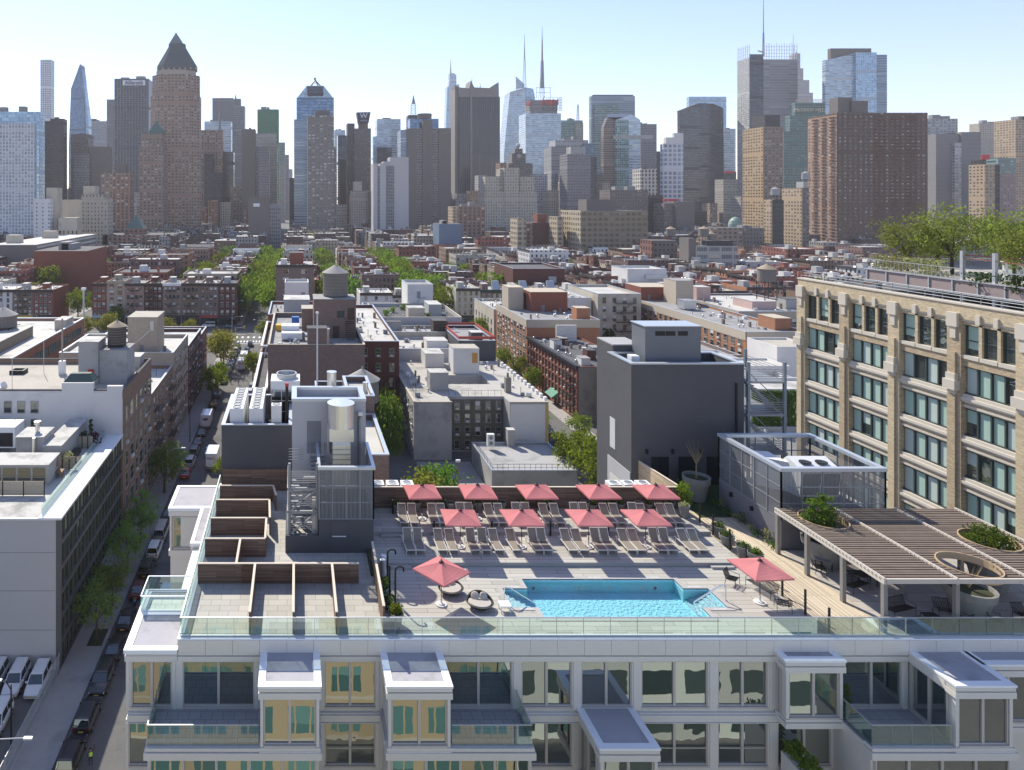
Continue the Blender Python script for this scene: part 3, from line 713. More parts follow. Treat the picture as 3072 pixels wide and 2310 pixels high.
def leaf_quad(mb, c, s, rnd, m=0):
 a = Vector((rnd.gauss(0, 1), rnd.gauss(0, 1), rnd.gauss(0, .6))).normalized()
 b = a.orthogonal().normalized(); b.rotate(__import__('mathutils').Quaternion(a, rnd.uniform(0, 6.3))); d = a.cross(b)
 l = s * rnd.uniform(.6, 1.3); w = l * rnd.uniform(.35, .6)
 mb.face([c - b * l, c + d * w - b * l * .1, c + b * l, c - d * w - b * l * .1], None, m)
def crown(rnd, r, h, z0, clumps, leaves, ls, dens=1., gap=.2, lobes=None):
 """leaf clumps through a ragged crown volume; returns builder plus clump centres"""
 mb = MB(); cs = []
 for _ in range(clumps):
  while True:
   p = Vector((rnd.uniform(-1, 1), rnd.uniform(-1, 1), rnd.uniform(-1, 1)))
   if p.length < 1 and rnd.random() < .25 + p.length: break
  p *= rnd.uniform(.75, 1.12)
  c = Vector((p.x * r, p.y * r, z0 + h / 2 + p.z * h / 2)); cs.append(c)
  cr_ = r * rnd.uniform(.16, .36)
  for _ in range(leaves):
   q = Vector((rnd.gauss(0, 1), rnd.gauss(0, 1), rnd.gauss(0, .75))) * cr_ * .6
   leaf_quad(mb, c + q, ls, rnd)
 return mb, cs
def tree_meshes(seed, r, h, trunk, clumps, leaves, ls, lm, limbs=6):
 rnd = random.Random(seed)
 cm, cs = crown(rnd, r, h, trunk, clumps, leaves, ls)
 tb = MB(); fork = trunk * rnd.uniform(.8, 1.0) + .1 * h
 tb.tube((0, 0, 0), (0.05, 0, fork), .028 * (trunk + h), .018 * (trunk + h), 7)
 for c in rnd.sample(cs, min(limbs, len(cs))):
  m_ = Vector((c.x * .45, c.y * .45, fork + (c.z - fork) * .55))
  tb.tube((0, 0, fork - .1), m_, .012 * (trunk + h), .007 * (trunk + h), 5); tb.tube(m_, c, .007 * (trunk + h), .002 * (trunk + h), 5)
 return cm.mesh('crown', lm), tb.mesh('trunk', BARK)
def make_tree(name, label, meshes, loc, rz=0., s=1., group=None, cat='tree'):
 t = T(name, label, cat, loc, rz, group); t.scale = (s, s, s) if not isinstance(s, tuple) else s
 for n, me in zip(('crown', 'trunk'), meshes):
  o = bpy.data.objects.new(n, me); C.objects.link(o); o.parent = t
 return t
def bush(name, label, cat, loc, r, h, n, ls, lm, seed, group=None):
 rnd = random.Random(seed); mb = MB()
 for _ in range(n):
  p = Vector((rnd.gauss(0, .42), rnd.gauss(0, .42), rnd.random() ** .8)); leaf_quad(mb, Vector((p.x * r, p.y * r, p.z * h)), ls, rnd)
 return ONE(name, mb, lm, label, cat, group, loc=loc)
POTM = mat('grey_planter', (.22, .215, .2), .85, var=.1, scale=2, fine=.05)
SOIL = MATS['dark_soil']
def pot(label, loc, r, h, plant, seed, group=None, rim=True, lm='green', name='planter'):
 t = T(name, label, 'planter', loc, 0, group)
 z = loc[2]; x, y = loc[:2]
 b = MB(); b.lathe(x, y, [(0, z), (r * .68, z), (r * .94, z + h * .74), (r * 1.06, z + h * .75), (r * 1.1, z + h), (r * .98, z + h), (r * .95, z + h * .86)], 18); P('pot', b, POTM, t)
 b = MB(); b.lathe(x, y, [(r * .96, z + h * .88), (0, z + h * .9)], 14); P('soil', b, SOIL, t)
 if plant:
  rnd = random.Random(seed); mb = MB(); n, ph, ls = plant
  for _ in range(n):
   a = rnd.uniform(0, 6.3); rr = r * rnd.random() * .9
   leaf_quad(mb, Vector((x + rr * cos(a), y + rr * sin(a), z + h * .9 + ph * rnd.random())), ls, rnd)
  P('plant', mb, LEAFS[lm], t)
 return t
px_ = [7.6, 9.2, 11.15, 11.75, 13.3, 13.9, 15.1, 15.7, 17.4, 18.9, 19.5, 22.1, 22.6, 24.2, 24.75, 26.2, 26.9, 28.6]
for i, x in enumerate(px_):
 pot('grey conical pot against the dark fence, %s from the stair tower' % ORD[i + 1], (x, 52.35 if i % 3 else 52.2, 30.05), .33, .62 + .12 * (i % 2), (70, .35, .09) if i % 4 != 3 else None, i, 'pots along the timber fence')
pot('tall grey pot with a pale spiky plant at the corner of the cable fence', (29.1, 51.3, 30.05), .36, .95, (90, .3, .08), 50, lm='pale')
tt = tree_meshes(5, .7, 1.5, .2, 40, 16, .09, LEAFS['spring'], 4)
make_tree('potted_shrub', 'bright yellow-green upright shrub at the end of the timber fence', tt, (29.75, 52.4, 30.2), 0, (.8, .8, 1.3), cat='shrub')
for i, (x, y) in enumerate(((30.15, 47.9), (30.35, 46.4), (30.55, 45.5), (30.45, 49.3))):
 pot('dark planter with green tufts on the timber walkway, %s from the lawn' % ORD[4 - i if i < 3 else 1], (x, y, 29.57), .45, .85, (120, .35, .09), 60 + i, 'planters on the timber walkway')
pot('grey pot of bright grass by the front glass railing and shower poles', (5.7, 39.2, 29.55), .42, .75, (260, .45, .1), 70, lm='spring')
bush('shrub', 'leafy green shrub between the timber wall and the shower poles', 'shrub', (5.45, 42.2, 29.55), .5, 1.0, 220, .1, LEAFS['green'], 71)
bush('shrub', 'low green shrub beside the pot of bright grass', 'shrub', (5.5, 40.6, 29.55), .5, .8, 200, .1, LEAFS['dark'], 72)
BOL = MB(); BOL.lathe(0, 0, [(0, 0), (.07, 0), (.07, .95), (.085, .955), (.085, 1.05), (0, 1.06)], 10); BOLM = BOL.mesh('light_bollard', [BLACK])
for r_, (y, z, nm, xs) in enumerate(((51.9, 30.05, 'by the timber fence', (7.3, 11.3, 15.3, 19.4, 23.4)), (49.0, 29.8, 'at the upper step edge', (9.85, 14.0, 18.2, 22.35, 25.9)))):
 for i, x in enumerate(xs):
  ONE('light_bollard', BOLM, None, 'slim black light bollard %s, %s from the stair tower' % (nm, ORD[i + 1]), 'bollard', 'light bollards', loc=(x, y, z))
for i, (x, y) in enumerate(((5.75, 43.2), (5.95, 41.2))):
 b = MB(); b.path([(x, y, 29.55), (x, y, 31.55), (x + .05, y, 31.72), (x + .2, y, 31.8), (x + .42, y, 31.78), (x + .5, y, 31.68), (x + .5, y, 31.5)], .055, 8)
 ONE('shower_pole', b, BLACK, 'black gooseneck shower pole, the one %s the front glass railing' % ('farther from' if i == 0 else 'nearer'), 'shower', 'shower poles')
b = MB(); b.tube((5.7, 41.9, 29.55), (5.7, 41.9, 31.5), .06); ONE('post', b, BLACK, 'straight black post between the two shower poles', 'post')
for i, (x, y) in enumerate(((5.55, 44.0), (5.65, 44.5))):
 b = MB(); b.lathe(x, y, [(0, 29.55), (.16, 29.55), (.16, 30.5), (.19, 30.5), (.19, 30.75), (.15, 30.76), (0, 30.74)], 14); ONE('litter_bin', b, GALV if i == 0 else WHITE, '%s cylindrical bin behind the shower poles' % ('steel' if i == 0 else 'white'), 'bin')
cf = T('cable_fence', 'black post and cable fence between the pool deck and the timber walkway', 'fence', (29.8, 45, 29.55))
pm = MB(); pm.box(-.045, -.045, 0, .045, .045, 1.5); pm = pm.mesh('post', BLACK)
ys_ = [38.3, 40.1, 42.0, 43.8, 45.4, 47.1, 49.0, 50.6, 52.3]
for y in ys_: inst('post', pm, cf, 29.85, y, 29.55 + (.3 if y > 48 else .15 if y > 45.4 else 0))
b = MB()
for k in range(6):
 for y0, y1 in zip(ys_, ys_[1:]): b.tube((29.85, y0, 29.75 + k * .2 + (.3 if y0 > 48 else .15 if y0 > 45.4 else 0)), (29.85, y1, 29.75 + k * .2 + (.3 if y1 > 48 else .15 if y1 > 45.4 else 0)), .008, n=4, cap=False)
P('cable', b, BLACK, cf)
CUSH = mat('cream_cushion', (.44, .41, .36), .9, var=.06, scale=4)
WICK = mat('dark_wicker', (.045, .04, .037), .8, var=.3, scale=9)
def daybed(x, y, rz, lb):
 t = T('wicker_daybed', lb, 'daybed', (x, y, 29.55), rz, 'round wicker daybeds')
 def PP(n, mb, m, p=t): o = bpy.data.objects.new(n, mb.mesh(n, m)); C.objects.link(o); o.parent = p; return o
 b = MB(); n = 22
 for i in range(n):
  t0, t1 = 2 * pi * i / n, 2 * pi * (i + 1) / n
  def R(tt, k): hgt = .34 + .32 * max(0, sin(tt)) ** 1.5; return [(.62 * cos(tt), .5 * sin(tt), .12), (.82 * cos(tt), .72 * sin(tt), hgt), (.74 * cos(tt), .64 * sin(tt), hgt), (.7 * cos(tt), .6 * sin(tt), .25)][k]
  for k in range(3): b.face([R(t0, k), R(t1, k), R(t1, k + 1), R(t0, k + 1)], None, 0, True)
 PP('shell', b, WICK)
 b = MB(); b.lathe(0, 0, [(0, .2), (.66, .2), (.7, .28), (.66, .36), (0, .38)], 20); o = PP('cushion', b, CUSH); o.scale = (1, .86, 1)
 for k, (a, d_) in enumerate(((-.25, .3), (.25, .32))):
  b = MB(); b.lathe(0, 0, [(0, -.08), (.2, -.06), (.25, 0), (.2, .06), (0, .08)], 12); o = PP('pillow', b, CUSH); o.location = (a, d_, .5); o.rotation_euler = (radians(52), 0, a)
 for a in range(4):
  b = MB(); q = pi / 4 + a * pi / 2; b.tube((.5 * cos(q), .42 * sin(q), 0), (.55 * cos(q), .46 * sin(q), .16), .025); PP('leg', b, LFR)
 return t
daybed(9.55, 42.35, radians(20), 'round wicker daybed partly under the tilted pink umbrella'); daybed(10.95, 40.85, radians(-8), 'round wicker daybed beside the small white table')
t = T('side_table', 'small white square table beside the wicker daybed', 'table', (12.3, 40.5, 29.55))
b = MB(); b.box(12.0, 40.2, 29.93, 12.65, 40.8, 29.99); P('tabletop', b, WHITE, t)
for sx in (12.05, 12.6):
 for sy in (40.25, 40.75): b = MB(); b.bar((sx, sy, 29.55), (sx, sy, 29.93), .05, .05); P('leg', b, WHITE, t)
def wire_seat(name, x, y, z, rz, w, lb, cat, group=None):
 """slatted black metal seat with arms; w = width"""
 t = T(name, lb, cat, (x, y, z), rz, group)
 def PP(n, mb): o = bpy.data.objects.new(n, mb.mesh(n, BLACK)); C.objects.link(o); o.parent = t
 b = MB(); n = max(5, int(w / .075)); h = w / 2
 for k in range(n): xx = -h + w * (k + .5) / n; b.bar((xx, -.28, .42), (xx, .25, .36), .035, .018)
 b.bar((-h, -.28, .42), (h, -.28, .42), .025, .025); PP('seat', b)
 b = MB()
 for k in range(n): xx = -h + w * (k + .5) / n; b.bar((xx, .25, .36), (xx, .42, .82), .03, .018)
 b.bar((-h, .42, .82), (h, .42, .82), .03, .03); PP('backrest', b)
 for s in (-1, 1):
  b = MB(); b.path([(s * h, -.3, 0), (s * h, -.28, .6), (s * h, .36, .62)], .016, 5); b.path([(s * h, .3, 0), (s * h, .25, .36)], .016, 5); PP('arm_frame', b)
 return t
wire_seat('wire_bench', 28.85, 42.4, 29.55, radians(-75), 1.7, 'black wire bench along the cable fence by the single umbrella', 'bench')
wire_seat('wire_chair', 28.9, 40.6, 29.55, radians(160), .75, 'black wire chair facing the bench beside the cable fence', 'chair')
wire_seat('wire_chair', 27.6, 43.3, 29.55, radians(40), .75, 'black wire chair behind the single umbrella pole', 'chair')
SEATS = [(34.9, 42.6, 20, 1.6, 'wire_bench', 'black bench under the pergola edge near the second post'), (35.4, 40.1, 15, 1.7, 'wire_bench', 'black slatted bench nearest the corner pergola post'), (35.2, 38.9, 190, 1.5, 'wire_bench', 'low black bench just behind the front glass railing'), (37.9, 40.0, -15, .8, 'wire_chair', 'black wire armchair in the middle bay of the pergola'), (37.6, 38.9, 200, 1.6, 'wire_bench', 'black bench in the middle bay of the pergola by the glass railing'), (39.9, 39.0, 60, .75, 'wire_chair', 'black chair beside the large round planter'), (42, 39.5, 0, .7, 'wire_chair', 'black chair at the far edge of the pergola, first of the pair'), (43, 39.6, 0, .7, 'wire_chair', 'black chair at the far edge of the pergola, second of the pair'), (36.6, 43.7, -100, .7, 'wire_chair', 'black chair deep in pergola shade by the dining table'), (34.1, 44.6, 70, .65, 'wire_chair', 'black chair beside the oval grey table near the dark wall'), (35.4, 45.3, 200, .65, 'wire_chair', 'black chair behind the oval grey table')]
for x, y, a, w, n, lb in SEATS: wire_seat(n, x, y, 29.57, radians(a), w, lb, 'bench' if 'bench' in n else 'chair')
def table(x, y, w, d_, lb, m=BLACK, h=.72):
 t = T('outdoor_table', lb, 'table', (x, y, 29.57)); b = MB()
 b.prism([(x + w * cos(k * pi / 8), y + d_ * sin(k * pi / 8)) for k in range(16)] if m is not BLACK else [(x - w, y - d_), (x + w, y - d_), (x + w, y + d_), (x - w, y + d_)], 29.57 + h - .03, 29.57 + h); P('tabletop', b, m, t)
 for sx in (-1, 1):
  for sy in (-1, 1): b = MB(); b.bar((x + sx * w * .65, y + sy * d_ * .65, 29.57), (x + sx * w * .65, y + sy * d_ * .65, 29.57 + h - .03), .04, .04); P('leg', b, BLACK, t)
table(34.7, 45.0, .55, .4, 'oval grey table by the dark wall under the pergola', STEELG); table(35.9, 43.2, .9, .4, 'long black table under the pergola between the posts'); table(42.6, 38.9, .8, .4, 'black table at the far edge of the pergola'); table(36.6, 39.3, .4, .4, 'low black table between the benches by the corner post', h=.4)
PGW = mat('pergola_timber', (.175, .135, .105), .85, var=.3, scale=1.3, fine=.2)
PGB = mat('pergola_beam_timber', (.52, .47, .40), .8, var=.15, scale=1, fine=.1)
PGP = mat('pergola_post_steel', (.23, .215, .195), .7, var=.1)
pg = T('pergola', 'large slatted timber pergola with three round openings', 'pergola', (39.2, 42.7, 29.57))
HOLES = [(39.3, 39.95, 1.42), (43.45, 42.85, 1.42), (35.15, 45.6, 1.35)]
b = MB(); zs = 32.42; k = 0; y = 38.5
while y < 47.2:
 segs = [(33.05, 45.5)]
 for hx, hy, r in HOLES:
  if abs(y - hy) < r:
   q = math.sqrt(r * r - (y - hy) ** 2); ns = []
   for a, c in segs:
    if a < hx - q < c or a < hx + q < c: ns += [(a, hx - q), (hx + q, c)]
    else: ns.append((a, c))
   segs = ns
 for a, c in segs:
  if c - a > .05: b.box(a, y, zs, c, y + .16, zs + .11 + .008 * (k % 3))
 y += .262; k += 1
P('slats', b, PGW, pg)
for x in (33.05, 37.15, 41.3, 45.45):
 bb = MB(); bb.box(x - .07, 38.38, 32.3, x + .07, 47.2, 32.40); bb.box(x - .05, 38.38, 32.40, x + .05, 47.2, 32.66)
 for q in range(34):
  yy = 38.5 + q * .262 + .17
  if yy < 47.1: bb.box(x - .1, yy, 32.54, x + .1, yy + .07, 32.60)
 P('beam', bb, PGB, pg)
bb = MB(); bb.box(33.12, 38.35, 32.36, 45.6, 38.47, 32.62); P('front_beam', bb, PGB, pg)
for x, y in ((33.1, 38.5), (33.1, 41.4), (33.1, 44.3), (33.1, 47.0), (37.15, 38.5), (37.15, 41.8), (41.3, 38.5), (41.3, 42.5), (45.4, 38.5)):
 bb = MB(); bb.box(x - .11, y - .11, 29.57, x + .11, y + .11, 32.3); P('post', bb, PGP, pg)
for hx, hy, r in HOLES:
 bb = MB(); bb.lathe(hx, hy, [(r, 32.2), (r, 32.62), (r + .06, 32.62), (r + .06, 32.2), (r, 32.2)], 36); P('ring', bb, mat('bent_pale_plywood', (.46, .33, .2), .7, var=.08), pg)
for (hx, hy, r), lb, pl in zip(HOLES, ('huge round planter under the front pergola opening with bare twigs', 'huge round planter with leafy shrub under the far pergola opening', 'huge round planter with tall leafy tree under the back pergola opening'), (0, 1, 2)):
 pot(lb, (hx, hy, 29.57), 1.15, 1.75, None, 3, name='large_planter')
 if pl:
  me = tree_meshes(20 + pl, 1.15 if pl == 1 else 1.0, 1.7 if pl == 1 else 2.6, .5, 46, 40, .11, LEAFS['green'], 6)
  make_tree('potted_tree', 'leafy bush rising through the %s pergola opening' % ('far side' if pl == 1 else 'back corner'), me, (hx - (.2 if pl == 2 else 0), hy, 31.15), 0, 1., cat='tree')
 else:
  rnd = random.Random(4); b = MB()
  for _ in range(30): a = rnd.uniform(0, 6.3); l = rnd.uniform(.6, 1.6); b.tube((hx, hy, 31.2), (hx + cos(a) * l * .4, hy + sin(a) * l * .4, 31.2 + l), .012, .004, 4)
  ONE('bare_shrub', b, mat('dry_twigs', (.3, .24, .14), .9), 'bare twiggy shrub in the front pergola opening', 'shrub')
for i in range(9):
 bush('border_plant', 'low leafy plant in the border by the dark wall, %s from the lawn' % ORD[i + 1], 'plant', (33.25 + .12 * (i % 2), 54.4 - i * .85, 29.57), .4, .5 + .5 * (i % 3 == 1), 60, .1, LEAFS['pale' if i % 2 else 'green'], 90 + i, 'border plants along the dark wall')
pot('huge planter with a bare tree on the dark lawn', (32.4, 55.4, 29.6), .95, 1.9, None, 3, name='large_planter')
rnd = random.Random(9); b = MB(); b.tube((32.4, 55.4, 31.3), (32.4, 55.4, 32.6), .06, .04)
for _ in range(26): a = rnd.uniform(0, 6.3); l = rnd.uniform(.8, 1.9); b.tube((32.4, 55.4, 32.4), (32.4 + cos(a) * l * .5, 55.4 + sin(a) * l * .5, 32.4 + l), .018, .005, 4)
ONE('bare_tree', b, MATS['dry_twigs'], 'bare young tree against the dark tall block', 'tree')

t = T('grass_planter', 'planter strip of bright grass beside the lower storey panes, below the shallow right bay', 'planter', (27.2, 36.6, 18.9)); b = MB(); b.box(26.75, 35.45, 18.9, 27.65, 37.75, 23.5); P('planter_wall', b, FACM, t); rnd = random.Random(44); b = MB()
for _ in range(700): leaf_quad(b, Vector((rnd.uniform(26.8, 27.6), rnd.uniform(35.5, 37.7), 23.5 + rnd.random() ** .7 * .75)), .12, rnd)
P('grass', b, LEAFS['spring'], t)
bush('shrub', 'small green shrub squeezed beside the shallow right bay on its terrace', 'shrub', (30.15, 37.5, 25.62), .3, 1.7, 200, .1, LEAFS['green'], 45)
DKB = mat('charcoal_render', (.09, .09, .096), .85, var=.12, scale=.4, fine=.08, stain=.12)
DKB2 = mat('charcoal_boarding', (.085, .085, .09), .8, var=.1, scale=.5, fine=.05)
LILAC = mat('grey_stucco', (.46, .45, .46), .85, var=.05, scale=.6, fine=.05)
CAPG = mat('grey_metal_capping', (.52, .56, .60), .35, .4, var=.04)
def ledge(mb, x0, y0, x1, y1, z, w, h, m=0, over=.04):
 mb.box(x0 - over, y0 - over, z - h, x1 + over, y0 + w, z, m); mb.box(x0 - over, y1 - w, z - h, x1 + over, y1 + over, z, m)
 mb.box(x0 - over, y0 + w, z - h, x0 + w, y1 - w, z, m); mb.box(x1 - w, y0 + w, z - h, x1 + over, y1 - w, z, m)
def shell(mb, x0, y0, x1, y1, z0, z1, zr, th=.25, m=0, roof=1):
 """four parapet walls round a sunken roof"""
 mb.box(x0, y0, z0, x1, y0 + th, z1, m, bottom=False); mb.box(x0, y1 - th, z0, x1, y1, z1, m, bottom=False)
 mb.box(x0, y0 + th, z0, x0 + th, y1 - th, z1, m, bottom=False); mb.box(x1 - th, y0 + th, z0, x1, y1 - th, z1, m, bottom=False)
 mb.face([(x0 + th, y0 + th, zr), (x1 - th, y0 + th, zr), (x1 - th, y1 - th, zr), (x0 + th, y1 - th, zr)], None, roof)
pb = T('plant_block', 'charcoal rendered plant block with a row of white air conditioners on its roof', 'plant block', (-3.3, 57.3, 29.6))
b = MB(); shell(b, -6.3, 57.3, -.4, 66.2, 29.2, 35.0, 33.2); P('wall', b, [DKB, DARKR], pb)
b = MB(); ledge(b, -6.3, 57.3, -.4, 66.2, 35.04, .28, .06); P('coping', b, CAPG, pb)
b = MB(); b.box(-5.6, 57.27, 29.7, -3.5, 57.3, 31.6); P('vent_panel', b, DKB2, pb)
def fan_unit(x, y, z, w, l, h, n, lb):
 t = T('air_conditioner', lb, 'air conditioner', (x, y, z), 0, 'air conditioners on the plant block')
 b = MB(); b.box(x, y, z, x + w, y + l, z + h); P('casing', b, WHITE, t)
 for k in range(n):
  c = MB(); cy_ = y + l * (k + .5) / n; r = min(w * .42, l / n * .46)
  c.lathe(x + w / 2, cy_, [(r, z + h), (r, z + h + .05), (r * .9, z + h + .05), (r * .86, z + h + .012), (0, z + h + .012)], 14); f = P('fan_ring', c, mat('fan_grille', (.30, .31, .31), .6, .3), t)
 g = MB(); g.box(x + w * .15, y - .02, z + .2, x + w * .85, y - .001, z + h * .55); P('coil_grille', g, STEELG, t)
 return t
fan_unit(-5.7, 58.2, 33.2, 1.15, 6.4, 2.9, 8, 'long white air conditioner with a row of fans, nearest the street edge')
fan_unit(-4.05, 58.2, 33.2, 1.15, 6.4, 2.9, 8, 'long white air conditioner with a row of fans, second from the street edge')
fan_unit(-2.15, 58.0, 33.2, .85, .9, 3.2, 1, 'small white single-fan air conditioner beside the black flue')
t = T('cooling_tower', 'white cooling tower with a round fan on a steel frame behind the air conditioners', 'cooling tower', (-1.1, 61.5, 33.2))
b = MB(); b.box(-2.4, 63.2, 36.3, .3, 65.8, 37.1); P('casing', b, WHITE, t)
b = MB(); b.lathe(-.95, 64.5, [(.95, 37.1), (.95, 37.55), (.87, 37.55), (.84, 37.15), (0, 37.15)], 24); P('fan_ring', b, GALV, t)
b = MB()
for x in (-2.35, -1.4, -.4, .2): b.bar((x, 63.2, 33.2), (x, 63.2, 36.3), .08, .08)
for z in (34.3, 35.3, 36.2): b.bar((-2.4, 63.15, z), (.3, 63.15, z), .06, .06)
b.box(-2.3, 63.4, 33.4, .2, 65.7, 35.6, 1); P('frame', b, [GALV, BLACK], t)
b = MB(); b.tube((-.85, 59.2, 33.2), (-.85, 59.2, 37.7), .13); b.tube((-.85, 59.2, 37.7), (-.85, 59.2, 38.0), .16, m=1); ONE('flue', b, [BLACK, mat('red_band', (.5, .05, .05), .5)], 'tall black flue with a red band at its tip', 'flue')
st = T('stair_tower', 'grey stucco stair and plant tower beside the pool with mesh screen and steel stair', 'stair tower', (2.5, 52, 29.55))
b = MB(); shell(b, -.35, 52, 5.25, 55.5, 29.3, 38.7, 38.1, .3); P('wall', b, [LILAC, WHITER], st)
b = MB(); ledge(b, -.35, 52, 5.25, 55.5, 38.76, .36, .22); P('coping', b, CAPG, st)
b = MB(); b.box(.78, 51.96, 34.6, 1.85, 52, 37.05); P('door', b, mat('grey_door', (.20, .20, .22), .6), st)
b = MB(); shell(b, 1.55, 47.1, 5.3, 51.95, 29.3, 31.9, 31.2, .16); b.box(-.78, 47.1, 29.5, 1.54, 47.22, 30.75); b.box(-.78, 47.23, 29.5, -.66, 51.9, 30.75); P('base_wall', b, [DKB2, DKB], st)
b = MB(); b.box(2.4, 47.06, 29.6, 3.5, 47.1, 31.75); d_ = P('door', b, DKB, st)
b = MB(); b.bar((2.45, 47.0, 30.75), (3.4, 47.0, 30.75), .05, .05); P('door_bar', b, WHITE, d_)
SCR = clear_mat('mesh_screen', (.42, .43, .44), .0, .4)
def screen(name, x0, x1, y0, y1, z0, z1, par, n, rows, faces='FLRB', gap=.09):
 """framed metal mesh: posts and rails as frame, close vertical wires as mesh"""
 f = MB(); g = MB(); p = [((x0, y0), (x1, y0), 'F'), ((x0, y1), (x0, y0), 'L'), ((x1, y0), (x1, y1), 'R'), ((x1, y1), (x0, y1), 'B')]
 for a, c, k in p:
  if k not in faces: continue
  l = math.hypot(c[0] - a[0], c[1] - a[1]); m_ = max(1, round(n * l / (x1 - x0)))
  for i in range(m_ + 1):
   q = (a[0] + (c[0] - a[0]) * i / m_, a[1] + (c[1] - a[1]) * i / m_); f.bar((*q, z0), (*q, z1), .09, .09)
  for r in range(rows + 1):
   z = z0 + (z1 - z0) * r / rows; f.bar((*a, z), (*c, z), .06, .06)
  w_ = int(l / gap)
  for i in range(w_):
   q0 = (a[0] + (c[0] - a[0]) * (i + .5) / w_, a[1] + (c[1] - a[1]) * (i + .5) / w_); dx, dy = (c[0] - a[0]) / l * .027, (c[1] - a[1]) / l * .027
   g.face([(q0[0] - dx, q0[1] - dy, z0), (q0[0] + dx, q0[1] + dy, z0), (q0[0] + dx, q0[1] + dy, z1), (q0[0] - dx, q0[1] - dy, z1)])
 P('screen_frame', f, STEELG, par); P('screen_mesh', g, mat('screen_wire', (.22, .23, .24), .5, .3), par, kind=None)
screen('s', 1.55, 5.3, 47.12, 51.9, 31.9, 35.3, st, 4, 3, 'FR')
b = MB(); b.box(1.46, 47.02, 35.3, 5.42, 47.3, 35.5); b.box(5.2, 47.3, 35.3, 5.42, 51.9, 35.5); b.box(1.46, 47.3, 35.3, 1.65, 51.9, 35.5); P('screen_capping', b, CAPG, st)
b = MB(); b.lathe(3.3, 51.0, [(0, 37), (.95, 37), (.95, 38.7), (1.02, 38.71), (1.02, 38.77), (0, 38.82)], 28); P('fan_drum', b, SHINY, st)
b = MB(); b.box(2.4, 50.2, 36.1, 4.2, 51.9, 36.99); P('fan_box', b, SHINY, st)
b = MB(); b.box(2.65, 50.3, 32.6, 3.95, 51.8, 36.09)
for k in range(5): b.bar((2.65, 50.18, 34.3 + k * .37), (3.95, 50.18, 34.3 + k * .37), .25, .28)
P('louvre_duct', b, SHINY, st)
b = MB(); b.path([(4.75, 51.85, 32), (4.75, 51.85, 37.3), (4.85, 51.7, 37.6)], .1, 8); P('flue', b, STEELG, st)
b = MB(); b.box(4.65, 51.5, 37.6, 5.0, 51.9, 37.85); P('flue_cap', b, WHITE, st)
b = MB(); b.path([(2.4, 51.8, 37.0), (2.4, 51.8, 34.8), (2.75, 51.8, 34.2), (2.75, 51.8, 32)], .11, 8); P('duct', b, GALV, st)
es = T('steel_stair', 'galvanised zigzag steel stair with crossed braces beside the mesh screen', 'steel stair', (0, 49, 29.55))
for x, y in ((-.5, 47.5), (1.42, 47.5), (-.5, 51.5)): b = MB(); b.tube((x, y, 29.6), (x, y, 35.6 if y < 50 else 33), .1, n=8); P('post', b, mat('stair_steel', (.27, .28, .29), .5, .4), es)
b = MB()
for z in (30.6, 32.2, 33.8): b.bar((-.6, 47.5, z), (1.5, 47.5, z), .16, .2); b.bar((-.6, 47.5, z), (-.6, 51.5, z), .14, .18)
for z in (30.7, 32.3):
 b.bar((-.5, 47.4, z), (1.4, 47.4, z + 1.5), .1, .1); b.bar((1.4, 47.4, z), (-.5, 47.4, z + 1.5), .1, .1)
P('brace', b, mat('stair_steel', (.27, .28, .29), .5, .4), es)
for k, (z0, y0, y1) in enumerate(((29.6, 51.3, 48.0), (31.2, 48, 51.3), (32.8, 51.3, 48.0))):
 b = MB()
 for i in range(9):
  y = y0 + (y1 - y0) * i / 8; z = z0 + 1.6 * i / 8; b.box(-.4 if k % 2 else .5, y - .14, z, .4 if k % 2 else 1.3, y + .14, z + .04)
 P('flight', b, mat('stair_steel', (.27, .28, .29), .5, .4), es)
for z in (31.0, 32.6, 34.2):
 b = MB()
 for k in range(7): b.bar((-.6, 47.6, z + k * .13), (1.4, 47.6, z + k * .13), .03, .035); b.bar((-.62, 47.4, z + k * .13), (-.62, 48.6, z + k * .13), .03, .035)
 P('railing', b, mat('stair_steel', (.27, .28, .29), .5, .4), es)
b = MB()
for k in range(5): b.bar((-.6, 51.0, 34.5 + k * .2), (.5, 51.0, 34.5 + k * .2), .03, .03)
P('railing', b, mat('stair_steel', (.27, .28, .29), .5, .4), es)
b = MB()
for k in range(8): b.box(1.05, 51.9 - k * .26 - .25, 34.35 - k * .22, 2.1, 51.9 - k * .26, 34.4 - k * .22)
for x in (1.02, 2.12): b.bar((x, 51.9, 35.4), (x, 49.8, 33.6), .05, .05); b.bar((x, 51.9, 34.3), (x, 49.8, 32.5), .05, .16)
P('upper_flight', b, STEELG, es)
b = MB(); b.box(1.08, 47.55, 29.6, 1.5, 48.1, 33.0); ONE('duct_riser', b, mat('cream_duct', (.5, .46, .40), .6), 'cream boxed duct riser standing beside the steel stair', 'duct')
b = MB(); b.lathe(2.9, 56.6, [(.38, 38), (.38, 39.6), (.42, 39.6), (.42, 39.66), (0, 39.66)], 18); b.box(2.1, 56, 37.2, 3.7, 57.2, 38, 1); b.box(1.9, 55.8, 38, 3.9, 57.4, 38.1, 2); ONE('exhaust_stack', b, [SHINY, DKB, GALV], 'shiny round exhaust stack on a dark box behind the stair tower', 'exhaust')
b = MB(); b.tube((1.75, 58, 34), (1.75, 58, 44.2), .07, .06); b.lathe(1.75, 58, [(0, 44.2), (.14, 44.2), (.14, 44.35), (0, 44.4)], 8); ONE('mast', b, mat('grey_mast', (.55, .55, .56), .5), 'slim grey pole rising behind the stair tower', 'mast')
BRKA = brick('plum_brick', (.19, .125, .105), (.25, .22, .2), var=.25)
nb = T('brick_building', 'small plum brick building with a stepped white roof right behind the stair tower', 'building', (7, 63, 0))
